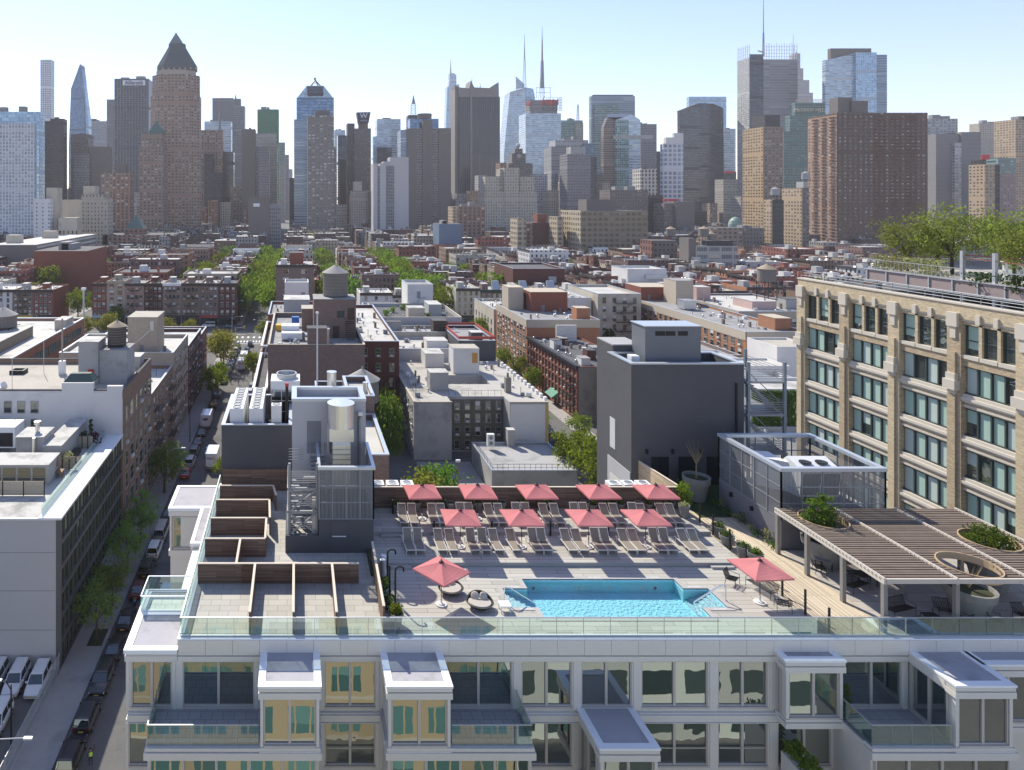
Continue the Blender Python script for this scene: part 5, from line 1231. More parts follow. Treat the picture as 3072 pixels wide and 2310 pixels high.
t = parapet_bldg('brick_building', 'grey roofed house with penthouse between plum building and the avenue', 'brick building', -8.6, 206, 10, 232, 19, BRK_RED, GREYR); bulk(t, -4, 212, 4, 222, 18, 22.5, STU_G); vents(t, -7, 208, 8, 230, 18, 8, R2)
t = T('stair_house', 'white rendered stair house near the leafy avenue corner', 'building', (1, 244, 0)); b = MB(); shell(b, -4.2, 240, 4.2, 250, 0, 24.5, 23.8, .3); P('wall', b, [STU_W, GREYR], t); b = MB(); b.wallq((1.6, 239.95), (2.9, 239.95), 18.5, 21); P('door', b, STEELG, t)
t = parapet_bldg('brick_building', 'dark tenement with white roof right of the wooden tank tower', 'tenement', 14.2, 160, 24, 215, 20.5, BRK_DKR, WHITER); windows(t, (14.4, 159.95), (23.8, 159.95), 0, (3, 6.5, 10, 13.5, 17), 3, 1.1, 1.9, R2, ('plain', 'ac')); vents(t, 15, 162, 23, 200, 19.7, 10, R2)
eb = T('apartment_house', 'beige E-shaped apartment house with a light court and pale roof', 'apartment house', (38, 141, 0))
b = MB(); zr = 11.9
b.box(24.2, 141, 0, 32, 177, zr - .05, 0, 1, bottom=False); b.box(44, 141, 0, 51.9, 177, zr - .05, 0, 1, bottom=False); b.box(32, 145.5, 0, 44, 155, zr - .06, 0, 1, bottom=False); b.box(32, 163, 0, 44, 177, zr - .06, 0, 1, bottom=False); b.box(32, 155, 0, 44, 163, 6, 0, 1, bottom=False)
P('wall', b, [STU_G, mat('pale_tar_roof', (.42, .40, .36), .9, var=.22, scale=.25, fine=.12, stain=.4)], eb)
b = MB(); b.box(44.1, 140.93, 1.5, 51.3, 140.99, zr - .4); P('white_end_wall', b, STU_W, eb)
b = MB(); b.box(51.3, 140.9, 0, 51.95, 141.0, zr - .3); P('yellow_strip', b, mat('ochre_wall', (.52, .36, .15), .85), eb)
b = MB(); b.box(32.02, 145.4, .5, 43.98, 145.49, zr - .7); P('court_wall', b, mat('dark_court_brick', (.13, .12, .09), .9, var=.25, stain=.4), eb)  # court wall in a darker colour than the wings, randomly blotched
windows(eb, (33, 145.4), (44, 145.4), 0, (.8, 3.6, 6.4, 9.1), 5, 1.0, 1.75, R2, ('blind', 'ac', 'plain', 'ac'), skip=.08)
windows(eb, (24.2, 176), (24.2, 142), 0, (.8, 3.6, 6.4, 9.1), 15, .95, 1.7, R2, ('plain', 'ac', 'blind'))
windows(eb, (33, 163), (44, 163), 0, (8.3,), 4, 1.2, 1.7, R2, ('blind',))
b = MB(); b.box(24.1, 141, zr - .04, 24.5, 177, zr + .2); b.box(24.5, 140.9, zr - .04, 32.1, 141.3, zr + .15); b.box(43.9, 140.9, zr - .04, 52, 141.3, zr + .15); P('coping', b, STU_B, eb)
for k in range(14): b = MB(); b.box(51.5, 142 + k * 2.5, zr - .05, 52.05, 142.9 + k * 2.5, zr + .75); P('merlon', b, WHITE, eb)
o = bulk(eb, 29.2, 149.5, 33.2, 153.2, zr, zr + 3.9, STU_G); o = bulk(eb, 37.6, 158 + 6, 43.8, 169, zr, zr + 6, STU_W, TANR); b = MB(); b.box(42.1, 163.9, zr + 2.6, 43.4, 163.98, zr + 5); P('door', b, mat('orange_door', (.5, .26, .06)), o)
bulk(eb, 32, 170, 36.6, 176, zr, zr + 3.4, STU_W, WHITER)
vents(eb, 25, 143, 31, 175, zr, 8, R2); vents(eb, 45, 143, 51, 175, zr, 9, R2)
b = MB(); b.box(45.3, 148, zr, 46.5, 149.2, zr + 3.2); b.tube((45.9, 148.6, zr + 3.2), (45.9, 148.6, zr + 4.2), .25); P('chimney', b, mat('chimney_brick_grey', (.25, .23, .2), .9), eb)
b = MB()
for k in range(16): b.bar((25 + k * .0, 142 + k * 2, zr), (25, 142 + k * 2, zr + 1.1), .05, .05)
b.bar((25, 142, zr + 1.1), (25, 174, zr + 1.1), .05, .05)
for k in range(9): b.bar((32.5 + k * 1.4, 146, zr), (32.5 + k * 1.4, 146, zr + 1.1), .05, .05)
b.bar((32.5, 146, zr + 1.1), (43.8, 146, zr + 1.1), .05, .05); P('roof_railing', b, BLACK, eb)
lw = parapet_bldg('shed_building', 'single storey grey building with a railed roof terrace in front of the E-shaped house', 'low building', 35.7, 125, 51.3, 139.5, 4.2, STU_G, SILVR, .3)
b = MB()
for k in range(16): b.bar((35.8 + k, 125.2, 4.2), (35.8 + k, 125.2, 5.3), .05, .05)
for k in range(14): b.bar((35.8, 125.2 + k, 4.2), (35.8, 125.2 + k, 5.3), .05, .05); b.bar((51.2, 125.2 + k, 4.2), (51.2, 125.2 + k, 5.6), .06, .5)
b.bar((35.8, 125.2, 5.3), (51.2, 125.2, 5.3), .06, .06); b.bar((35.8, 125.2, 4.7), (51.2, 125.2, 4.7), .04, .04); b.bar((35.8, 125.2, 5.3), (35.8, 139, 5.3), .06, .06); P('roof_railing', b, BLACK, lw)
t = T('condenser', 'white twin-fan condenser on the low railed roof', 'air conditioner', (38.6, 136, 4.2)); b = MB(); b.box(38, 136, 4.6, 39.4, 136.8, 7.0); P('casing', b, WHITE, t)
for z in (5.25, 6.35): b = MB(); b.lathe(0, 0, [(.4, 0), (.0, .01)], 14); o = inst('fan_grille', b.mesh('fan_grille', STEELG), t, 38.7, 135.97, z); o.rotation_euler = (pi / 2, 0, 0)
bulk(lw, 42.6, 137.8, 44, 139.2, 3.9, 7.2, STU_G)
b = MB(); b.tube((30, 127, 0), (30, 127, 5), .1); b.box(29.6, 126.8, 5, 30.4, 127.2, 5.4, 1); ONE('yard_lamp', b, [BRW, WHITE], 'rusty yard lamp post below the E-shaped house', 'lamp post')
t = parapet_bldg('tenement', 'white roofed lilac-walled house directly behind the E-shaped house', 'house', 24.3, 178, 41, 193, 14.8, STU_L, WHITER, .5); vents(t, 25, 179, 40, 192, 14.3, 8, R2); bulk(t, 34.5, 181, 40, 186, 14.3, 16.2, STU_W)
t = parapet_bldg('tenement', 'charcoal walled house with a red roof rail behind the orange doored stair house', 'house', 42.3, 178.5, 52, 200, 16.8, DKB, GREYR, .7); b = MB(); ledge(b, 42.4, 178.7, 51.9, 199, 17.9, .1, .7); P('red_rail', b, mat('red_rail', (.4, .08, .06)), t); bulk(t, 46, 180, 49, 183, 16, 18.6, DKB)
t = parapet_bldg('tenement', 'beige stepped house with tall chimney stacks in the middle block', 'house', 24.3, 193.2, 46, 203, 16.2, STU_B, SILVR, .8); bulk(t, 26, 196, 30, 199, 15.4, 18.4, STU_G, DARKR); bulk(t, 39, 195, 43, 199, 15.4, 19, mat('dark_timber', (.07, .055, .045)), DARKR); vents(t, 26, 194, 44, 201, 15.4, 8, R2)
t = parapet_bldg('tenement', 'long lilac-grey house with roof gardens near the avenue', 'house', 24, 205, 49.5, 232, 18.3, STU_L, DARKR, 1.0, STU_B); windows(t, (37, 204.95), (49, 204.95), 0, (14.3,), 2, 1.8, 1.9, R2, ('blind',)); bulk(t, 34, 208, 39, 213, 17.3, 20.5, STU_B); bulk(t, 41, 212, 45, 220, 17.3, 21, STU_G); vents(t, 26, 207, 48, 230, 17.3, 12, R2)
for i, (x, y) in enumerate(((28, 214), (31, 220), (40, 208), (47, 224), (35, 225))): bush('roof_plant', 'green roof garden plant on the long lilac-grey house, %s' % ('by the west parapet', 'in the middle', 'by the beige bulkhead', 'by the east parapet', 'at the back')[i], 'plant', (x, y, 17.3), 1.2, 1.8, 140, .3, LEAFS['spring' if i % 2 else 'green'], 300 + i)
t = parapet_bldg('stair_house', 'tall white rendered house with roof stair next to the leafy street', 'building', 37.8, 233, 46.5, 246, 24.6, STU_W, GREYR, .6); b = MB(); b.bar((38.5, 232.8, 14), (42, 232.8, 20), .1, .1); b.box(41, 232.8, 20, 44, 232.95, 20.2); P('roof_stair', b, STEELG, t); b = MB(); b.wallq((41, 232.93), (42.2, 232.93), 20.2, 22.3); b.wallq((44, 232.93), (45.4, 232.93), 16.8, 17.7); P('door', b, STEELG, t)
t = parapet_bldg('tenement', 'low white roofed house left of the tall white house', 'house', 24.5, 234, 37.4, 258, 14.5, STU_G, WHITER); vents(t, 25, 235, 37, 256, 13.7, 9, R2)
t = parapet_bldg('tenement', 'pale cream end house below the leafy yard trees', 'house', 24.2, 282 - 20, 24.3 + .01, 262.1, .2, STU_B, WHITER) if False else None
rr = T('tenement', 'long dark red five-storey tenement with fire escapes and a black roof', 'tenement', (74, 165, 0))
b = MB(); shell(b, 68, 165, 83, 200.6, 0, 13.35, 12.9, .3); b.box(68.3, 164.9, 0, 82.9, 164.99, 13.1); P('wall', b, [BRK_RED, DARKR], rr)
b = MB(); b.box(68.02, 164.85, 0, 82.9, 164.9, 13.2); P('end_wall', b, mat('sooty_stucco', (.21, .19, .17), .9, var=.15, stain=.3), rr)
for k in range(5):
 for i in range(15): inst('window', win_mesh(.95, 1.7, 'ac' if (i * 3 + k) % 5 == 0 else 'plain'), rr, 67.98, 200 - (i + .5) * 2.33, .9 + k * 2.5, -pi / 2)
b = MB()
for i in range(16): b.box(67.72, 165.1 + i * 2.35, 1, 68, 165.6 + i * 2.35, 12.7)
for k in range(6): b.box(67.74, 165, .3 + k * 2.5, 68, 200.6, .6 + k * 2.5)
P('brick_piers', b, BRK_RED, rr)
b = MB(); b.box(67.3, 164.9, 12.75, 68.3, 200.7, 13.5); P('cornice', b, BLACK, rr)
fire_escape(rr, (68, 171.5), (68, 166.5), 3, 4, 2.5, 1.3); fire_escape(rr, (68, 199.5), (68, 195), 3, 4, 2.5, 1.3)
b = MB(); b.loft([(66.0, 177), (68, 177), (68, 182), (66, 182)][::1], 2.4, [(67.9, 177), (68, 177), (68, 182), (67.9, 182)], 3.8, 0, 0); ONE('awning', b, mat('green_awning', (.12, .28, .2), .8), 'green shop awning at the foot of the dark red tenement', 'awning')
b = MB(); b.box(74.5, 196, 13, 80.3, 196.6, 17.6); ONE('billboard', b, mat('graffiti_white_panel', (.55, .53, .5), .8, var=.3, scale=1.5), 'white scribbled panel standing on the black tenement roof', 'panel')
for i in range(5): bulk(rr, 70 + (i % 3) * 4, 168 + i * 6, 72.2 + (i % 3) * 4, 171 + i * 6, 12.9, 14.6 + (i % 2) * .6, (STU_W, BRK_DKR, STU_G)[i % 3], (GREYR, DARKR)[i % 2], 'roof_hut')
vents(rr, 69, 166, 82, 199, 12.9, 16, R2)
def brick_slab(lb, x0, y0, x1, y1, z, nwin, floors, wm, capm, nm='brick_building', nf=0):
 t = parapet_bldg(nm, lb, 'brick building', x0, y0, x1, y1, z, wm, GREYR, .7)
 b = MB(); b.box(x0 - .12, y0 - .12, z - 2.3, x0 + .02, y1, z + .02); b.box(x0 - .12, y0 - .12, z - 2.3, x1 + .1, y0 + .02, z + .02); P('stone_band', b, capm, t)
 fh = (z - 2.4) / floors
 windows(t, (x0 - .02, y1 - 1), (x0 - .02, y0 + 1), 0, [.9 + fh * k for k in range(floors)], nwin, 1.5, 1.75, R2, ('plain', 'ac', 'blind'))
 if nf: windows(t, (x0 + 1, y0 - .02), (x1 - 1, y0 - .02), 0, [.9 + fh * k for k in range(floors)], nf, 1.4, 1.7, R2, ('plain', 'blind'))
 return t
STB = mat('tan_stone_band', (.47, .40, .31), .85, var=.08)
t = brick_slab('orange brick apartment block with a tan top band behind the dark red tenement', 68.4, 203, 90, 234, 17.9, 10, 6, BRK_ORA, STB); o = bulk(t, 76, 222, 88, 232, 17.2, 23.5, BRK_RED, STB, door=.3); bulk(t, 84, 205, 88, 209, 17.2, 21, BRK_ORA, STB); vents(t, 71, 206, 86, 220, 17.2, 9, R2); bulk(t, 70, 226, 75, 233, 17.2, 24.5, STB, STB)
t = parapet_bldg('tenement', 'cream corner tenement with white roof on the near side of the avenue', 'tenement', 68.1, 236, 82, 262, 15.6, STU_B, WHITER); windows(t, (68.1, 261), (68.1, 237), 0, (1, 4, 7, 10), 6, 1.1, 1.8, R2, ('plain', 'lintel')); windows(t, (69, 236), (81, 236), 0, (10,), 3, 1.1, 1.8, R2); vents(t, 70, 238, 80, 260, 14.9, 8, R2)
t = brick_slab('brown brick building half hidden by the tall dark block', 73.5, 160, 90, 164.8, 16.3, 2, 5, BRK_BRN, BRK_BRN, nf=4)
t = parapet_bldg('tenement', 'pale weathered tenement with ivy and fire escape between the orange blocks', 'tenement', 104, 236, 119, 262, 21, STU_B, WHITER); windows(t, (104.5, 236), (118.5, 236), 0, (2, 5.2, 8.4, 11.6, 14.8, 17.8), 4, 1.2, 2, R2, ('plain', 'blind')); fire_escape(t, (110, 236), (117, 236), 4.9, 5, 3.2)
bush('ivy', 'dark ivy climbing the pale weathered tenement', 'ivy', (107.5, 235.6, 0), 2.4, 9, 420, .5, LEAFS['dark'], 41)
t = parapet_bldg('tenement', 'white walled house left of the pale ivy tenement', 'tenement', 92, 240, 103.5, 262, 19, STU_W, GREYR); vents(t, 93, 242, 102, 260, 18.2, 6, R2)
t = brick_slab('long orange brick block with tan bands and railed roof, second behind the tall dark block', 121, 184, 138, 261, 18, 24, 6, BRK_ORA, STB); bulk(t, 124, 246, 136, 258, 17.3, 22, BRK_RED, STB, door=.2); bulk(t, 131, 236, 137, 244, 17.3, 25.5, STB, GREYR); vents(t, 124, 190, 136, 232, 17.3, 16, R2); bulk(t, 127, 224, 131, 228, 17.6, 20.4, GALV, GALV, 'roof_unit'); bulk(t, 133, 190, 137.5, 197, 17.3, 20.6, BRK_ORA, STB)
t = brick_slab('long brown brick block with white roof and black framed water tank', 141, 217.5, 172, 258, 18, 12, 6, BRK_PLM, STB, nf=8); bulk(t, 150, 225, 158, 235, 17.3, 20, mat('pink_stucco', (.5, .36, .33), .85), WHITER); bulk(t, 144, 246, 149, 251, 17.3, 22, MATS['pink_stucco'], WHITER); vents(t, 143, 220, 170, 250, 17.3, 18, R2); b = MB(); b.box(141.4, 217.9, 17.3, 171.6, 257.6, 17.42); P('white_roof', b, WHITER, t); bulk(t, 162, 226, 168, 231, 17.5, 20.6, STU_G, DARKR)
water_tank('wooden water tank with tan cone on a tall black frame above the brown block', 157.5, 229, 20, 2.7, 4.2, 6.2, 1, 'tan')
t = parapet_bldg('building', 'white walled garden house with a leafy roof terrace behind the tall dark block', 'house', 88, 150, 112, 182, 13.5, STU_W, TANR, .9); b = MB(); shell(b, 116, 165, 126, 176, 0, 18.2, 17.7, .25); P('stair_house', b, [STU_W, TANR], t); b = MB(); shell(b, 104, 160, 115.5, 168, 0, 14.8, 14.3, .25); P('side_house', b, [STU_W, WHITER], t); windows(t, (88, 181), (88, 151), 0, (9.5,), 6, 2.2, 1.2, R2)
for i in range(7): bush('roof_plant', 'green shrub on the white garden house terrace, %s along the parapet' % ORD[i + 1], 'plant', (89.5 + (i % 3) * 2.3, 155 + i * 3.7, 12.7), 1.3, 1.9, 150, .3, LEAFS[('green', 'spring')[i % 2]], 330 + i)
t = T('ivy_building', 'low white roofed building whose wall is covered in green ivy', 'building', (98, 140, 0)); b = MB(); shell(b, 93, 140, 122, 149, 0, 15, 14.4, .3); P('wall', b, [STU_W, WHITER], t)
rnd = random.Random(8); b = MB()
for _ in range(6000):
 p = Vector((rnd.uniform(93.2, 104.2), 139.85 - rnd.random() * .3, rnd.uniform(.5, 14.6)))
 if p.x > 101 and rnd.random() < .6 * (p.x - 101): continue
 if 99 < p.x < 100.4 and 7 < p.z < 9.6: continue
 leaf_quad(b, p, .4, rnd)
P('ivy', b, LEAFS['green'], t); windows(t, (98.9, 139.8), (100.5, 139.8), 0, (7.2,), 1, 1.2, 2, R2)
t = parapet_bldg('shed_building', 'low white roofed shed below the ivy wall', 'low building', 78, 112, 112, 139, 7.5, STU_G, WHITER); vents(t, 80, 114, 110, 137, 6.8, 14, R2); bulk(t, 92, 120, 98, 126, 6.7, 9.5, STU_W)
parapet_bldg('brick_building', 'plain brick annex between the ivy building and the big loft', 'low building', 105, 183, 119, 214, 12, BRK_PLM, GREYR)
BL = brick('tan_loft_brick', (.50, .405, .265), (.40, .34, .25), w=.3, h=.1, var=.17, big=.12)
BLD = brick('brown_loft_brick', (.43, .335, .215), (.3, .25, .19), w=.3, h=.1, var=.2, big=.12)
STN = mat('pale_limestone', (.54, .49, .41), .8, var=.08, scale=1, fine=.05)
TEALF = mat('dark_teal_window_frame', (.06, .075, .07), .5, .2)
LG = pane_mat('loft_pane', (.045, .06, .055), .2, (.9, 1, .97), .004)
BLN = mat('teal_roller_blind', (.33, .46, .385), .6, var=.06, spec=.5)
BLN2 = mat('pale_roller_blind', (.42, .5, .45), .6, var=.06, spec=.5)
bl = T('brick_loft', 'big tan brick loft building with stone trim and teal blinded windows', 'loft building', (62, 70, 0))
XB = 62.; b = MB(); b.box(XB + .55, 40, 0, 100, 84.2, 43.4, 0, 1, bottom=False); P('wall', b, [BLD, DARKR], bl)
cols = [83.9, 77.3, 70.9, 64.4, 58.2, 52.2, 46.0]
ZT_ = [42.3 - 3.87 * k for k in range(11)]
for i, y in enumerate(cols):                                   # piers with stone corbels
 b = MB(); b.box(XB - .25, y - .85, 0, XB + .6, y + .5, 42.8); b.box(XB - .42, y - .45, 0, XB - .25, y + .1, 39.6); o = P('pier', b, BLD if i % 2 else BL, bl)
 c = MB(); c.box(XB - .75, y - .75, 36.1, XB - .2, y + .45, 37.0); c.box(XB - .6, y - .6, 37.0, XB - .2, y + .3, 37.6); c.box(XB - .5, y - .5, 35.7, XB - .2, y + .2, 36.1); P('corbel', c, STN, o)
 c = MB(); c.box(XB - .5, y - .7, 42.0, XB - .2, y + .35, 43.3); c.box(XB - .38, y - .45, 40.9, XB - .2, y + .1, 42.0); P('capital', c, STN, o)
b = MB(); b.box(XB - .2, 40, 42.8, XB + .6, 84.25, 44.1); P('parapet', b, BL, bl); b = MB(); b.box(XB - .3, 40, 44.1, XB + .7, 84.3, 44.25); P('parapet_cap', b, STN, bl)
for a, c in zip(cols[1:], cols):
 y0, y1 = a + .5, c - .85
 s = MB(); s.box(XB - .12, y0, 42.62, XB + .5, y1, 42.8); s.box(XB - .18, y0, 42.9, XB - .05, y1, 43.05)
 for q in (.33, .66): yy = y0 + (y1 - y0) * q; s.box(XB - .35, yy - .2, 42.5, XB - .1, yy + .2, 43.35)
 P('stone_band', s, STN, bl)
 for k, zt in enumerate(ZT_):
  if k == 0:
   w = (y1 - y0 - .8) / 3
   for q in range(3):
    ya = y0 + .1 + q * (w + .3); g = MB(); g.wallq((XB + .3, ya + w), (XB + .3, ya), zt - 2.75, zt); o = P('window', g, LG, bl)
    f = MB()
    for yy in (ya, ya + w - .1): f.box(XB + .18, yy, zt - 2.75, XB + .34, yy + .1, zt)
    f.box(XB + .18, ya, zt - .1, XB + .34, ya + w, zt); f.box(XB + .2, ya, zt - 1.5, XB + .34, ya + w, zt - 1.4); P('window_frame', f, TEALF, o)
    if (i + q + int(a)) % 3 == 0: bb = MB(); bb.wallq((XB + .29, ya + w - .1), (XB + .29, ya + .1), zt - 2.2, zt - .1); P('blind', bb, BLN, o)
    ss = MB(); ss.box(XB - .15, ya - .1, zt - 3.15, XB + .5, ya + w + .1, zt - 2.8); P('sill', ss, STN, o)
    if q < 2: pp = MB(); pp.box(XB - .02, ya + w, zt - 2.8, XB + .5, ya + w + .3, zt + .3); P('mullion_pier', pp, BL, bl)
   pp = MB(); pp.box(XB - .02, y0, zt, XB + .5, y1, 42.62); P('head_panel', pp, BL, bl)
   pp = MB(); pp.box(XB - .02, y0, ZT_[1], XB + .5, y1, zt - 3.15); P('spandrel', pp, BLD, bl)
  else:
   n = 4; w = (y1 - y0) / n
   for q in range(n):
    ya = y0 + q * w; g = MB(); g.wallq((XB + .3, ya + w - .06), (XB + .3, ya + .06), zt - 2.55, zt); o = P('window', g, LG, bl)
    f = MB(); f.box(XB + .12, ya - .06, zt - 2.55, XB + .34, ya + .07, zt); f.box(XB + .14, ya, zt - .12, XB + .34, ya + w, zt); f.box(XB + .14, ya, zt - 2.55, XB + .34, ya + w, zt - 2.43); P('window_frame', f, TEALF, o)
    r = R2.random(); dr = 2.45 if r < .82 else 1.3 if r < .92 else 0
    if dr: bb = MB(); bb.wallq((XB + .285, ya + w - .1), (XB + .285, ya + .09), zt - .1 - dr + .1, zt - .1); P('blind', bb, BLN2 if R2.random() < .3 else BLN, o)
   s = MB(); s.box(XB - .22, y0 - .05, zt - 3.12, XB + .5, y1 + .05, zt - 2.86); s.box(XB - .1, y0, zt - 2.86, XB + .5, y1, zt - 2.56); s.box(XB - .06, y0, zt - 3.75, XB + .5, y1, zt - 3.55); s.box(XB - .12, y0, zt - 3.3, XB + .5, y1, zt - 3.12); P('stone_sill', s, STN, bl)
   s = MB(); s.box(XB - .0, y0, zt - 3.55, XB + .5, y1, zt - 3.3); s.box(XB + .05, y0, zt - 3.87, XB + .5, y1, zt - 3.75); P('spandrel', s, BLD, bl)
b = MB()
for z in (44.55, 44.85, 45.15): b.tube((XB + .3, 40, z), (XB + .3, 84, z), .035, n=5)
for k in range(24): b.tube((XB + .3, 40 + k * 1.85, 44.2), (XB + .3, 40 + k * 1.85, 45.15), .035, n=5)
P('roof_railing', b, STEELG, bl)
rg = T('roof_garden', 'raised steel roof garden deck with railing on top of the tan loft', 'roof garden', (75, 60, 43.4))
b = MB(); b.box(67, 40, 45.3, 99, 80.4, 45.6, 1); b.box(66.9, 40, 44.55, 67.2, 80.4, 45.7, 0)
P('deck', b, [mat('mauve_fascia', (.30, .235, .225), .7, var=.08), TANR], rg)
b = MB(); b.box(66.7, 40, 44.35, 67.3, 80.6, 44.55); b.box(66.75, 40, 45.7, 67.3, 80.5, 45.82)
for k in range(16): b.box(66.8, 41 + k * 2.6, 44.5, 66.92, 41.15 + k * 2.6, 45.7)
P('steel_edge', b, GALV, rg)
for k in range(6): b = MB(); b.box(67.3, 44 + k * 7, 43.4, 67.7, 44.4 + k * 7, 44.4); P('stub_column', b, STEELG, rg)
b = MB()
for k in range(80): b.bar((67.1, 40.2 + k * .5, 45.8), (67.1, 40.2 + k * .5, 46.9), .025, .025)
b.bar((67.1, 40, 46.9), (67.1, 80.4, 46.9), .06, .06); b.bar((67.1, 80.4, 46.9), (90, 80.4, 46.9), .06, .06); P('railing', b, GALV, rg)
for i, y in enumerate((68.9, 65.7, 64.5)): b = MB(); b.box(67.0 + i // 2 * 2, y - .15, 43.6, 67.3 + i // 2 * 2, y + .15, 48.7); ONE('steel_post', b, GALV, 'pale steel post rising at the roof garden edge, %s from the corner' % ORD[i + 1], 'post', 'roof garden posts')
b = MB(); b.bar((67.2, 68.9, 48.3), (72, 60, 48.0), .08, .1); b.bar((67.2, 68.9, 48.0), (67.2, 60, 47.8), .06, .08); ONE('steel_beam', b, mat('rust_red_steel', (.28, .1, .07), .6), 'thin rust red steel beam between the roof garden posts', 'beam')
t = T('marquee_tent', 'white marquee tent with arched windows on the roof garden', 'tent', (75, 52, 45.6)); b = MB(); b.box(72.5, 52, 45.6, 84, 70.2, 47.5); P('tent_wall', b, WHITE, t)
b = MB(); b.loft([(72.2, 51.7), (84.3, 51.7), (84.3, 70.5), (72.2, 70.5)], 47.5, [(77.5, 55), (79, 55), (79, 67.5), (77.5, 67.5)], 49.6, 0, 0); P('tent_roof', b, WHITE, t)
for y in (60, 62.4, 64.8, 67.2, 69): b = MB(); b.lathe(0, 0, [(.8, 0), (0, .01)], 14); o = inst('tent_window', b.mesh('tent_window', mat('tent_window', (.4, .45, .45), .3)), t, 72.47, y, 46.5); o.rotation_euler = (0, -pi / 2, 0)
RC = random.Random(77)
TEN = [facade('walkup_wall_%d' % i, (.2, .1, .08), (.03, .035, .04), bw, fh, wx_, wy_, .15, .35, (.5, .48, .42), objcol=True, var=.2) for i, (bw, fh, wx_, wy_) in enumerate(((2.4, 3.2, .42, .55), (2.0, 3.1, .45, .55), (2.9, 3.3, .38, .52)))]
PLAINW = mat('party_wall', (.2, .1, .08), .9, var=.25, scale=.25, fine=.08, objcol=True, stain=.25)
COLS = [('red brick', (.20, .07, .05)), ('dark red', (.12, .045, .038)), ('brown brick', (.19, .12, .085)), ('plum brick', (.15, .09, .08)), ('tan brick', (.36, .29, .21)), ('beige', (.47, .42, .34)), ('grey', (.30, .29, .28)), ('orange brick', (.30, .14, .08)), ('pale', (.55, .53, .5)), ('brownstone', (.16, .105, .075))]
CW = [18, 14, 14, 12, 8, 6, 8, 6, 5, 9]
ROOFS = [('white', WHITER), ('silver', SILVR), ('grey', GREYR), ('black', DARKR), ('tan', TANR)]
RW = [26, 26, 20, 22, 6]
CORN = mat('dark_cornice', (.055, .045, .04), .7, var=.2)
def row_house(name, lb, x0, y0, x1, y1, z, col, roof, front, clutter, group, rnd):
 t = T(name, lb, 'tenement' if name == 'tenement' else 'warehouse', ((x0 + x1) / 2, (y0 + y1) / 2, 0), 0, group)
 b = MB(); shell(b, x0, y0, x1, y1, 0, z, z - .7, .3, 0, 1); P('wall', b, [rnd.choice(TEN), roof], t, col=col)
 b = MB()
 if front == 'R': b.box(x1, y0, z - .9, x1 + .5, y1, z + .15)
 elif front == 'L': b.box(x0 - .5, y0, z - .9, x0, y1, z + .15)
 elif front == 'F': b.box(x0, y0 - .5, z - .9, x1, y0, z + .15)
 P('cornice', b, CORN, t)
 w, l = x1 - x0, y1 - y0; zr = z - .7
 k = 0
 if clutter > 0:
  bx, by = x0 + w * rnd.uniform(.2, .6), y0 + l * rnd.uniform(.15, .5); bw, bl = min(w * .35, 3.4), min(l * .4, 3.6)
  b = MB(); h = rnd.uniform(2.2, 3.4); b.box(bx, by, zr, bx + bw, by + bl, zr + h, 0, 1); P('bulkhead', b, [rnd.choice((PLAINW, STU_W, STU_G, WHITER)), rnd.choice((WHITER, GREYR, SILVR))], t, col=col)
 for _ in range(clutter):
  x, y = rnd.uniform(x0 + .8, x1 - 1.6), rnd.uniform(y0 + .6, y1 - 1.4); q = rnd.random(); b = MB()
  if q < .35: b.box(x, y, zr, x + .8, y + .9, zr + rnd.uniform(1.2, 2.4)); P('chimney', b, PLAINW, t, col=scl(col, rnd.uniform(.7, 1.4)))
  elif q < .6: s = rnd.uniform(.7, 1.6); b.box(x, y, zr + .3, x + s, y + s, zr + .3 + s * .8); P('roof_unit', b, rnd.choice((WHITE, GALV, STEELG)), t)
  elif q < .75: b.loft([(x, y), (x + 1.4, y), (x + 1.4, y + 1.8), (x, y + 1.8)], zr, [(x + .5, y + .2), (x + .9, y + .2), (x + .9, y + 1.6), (x + .5, y + 1.6)], zr + 1.0, 0, 0); P('skylight', b, GALV, t)
  elif q < .88: b.tube((x, y, zr), (x, y, zr + rnd.uniform(1.2, 2.2)), .12, n=5); P('vent_pipe', b, GALV, t)
  else: b.bar((x, y, zr), (x, y, zr + rnd.uniform(2, 3.6)), .06, .06); b.bar((x - .6, y, zr + 2), (x + .6, y, zr + 2), .05, .05); P('aerial', b, BLACK, t)
 return t
SNAME = {-181: 'outermost left street', -104: 'far left street', -27: 'leafy traffic street', 50: 'second leafy street', 127: 'third street', 204: 'fourth street', 281: 'fifth street', 358: 'sixth street', 435: 'seventh street'}
def vis(x, y): p = PX + x * F / y; return -40 < p < 2640 and not (p > 2420 and y < 330)
nrow = 0
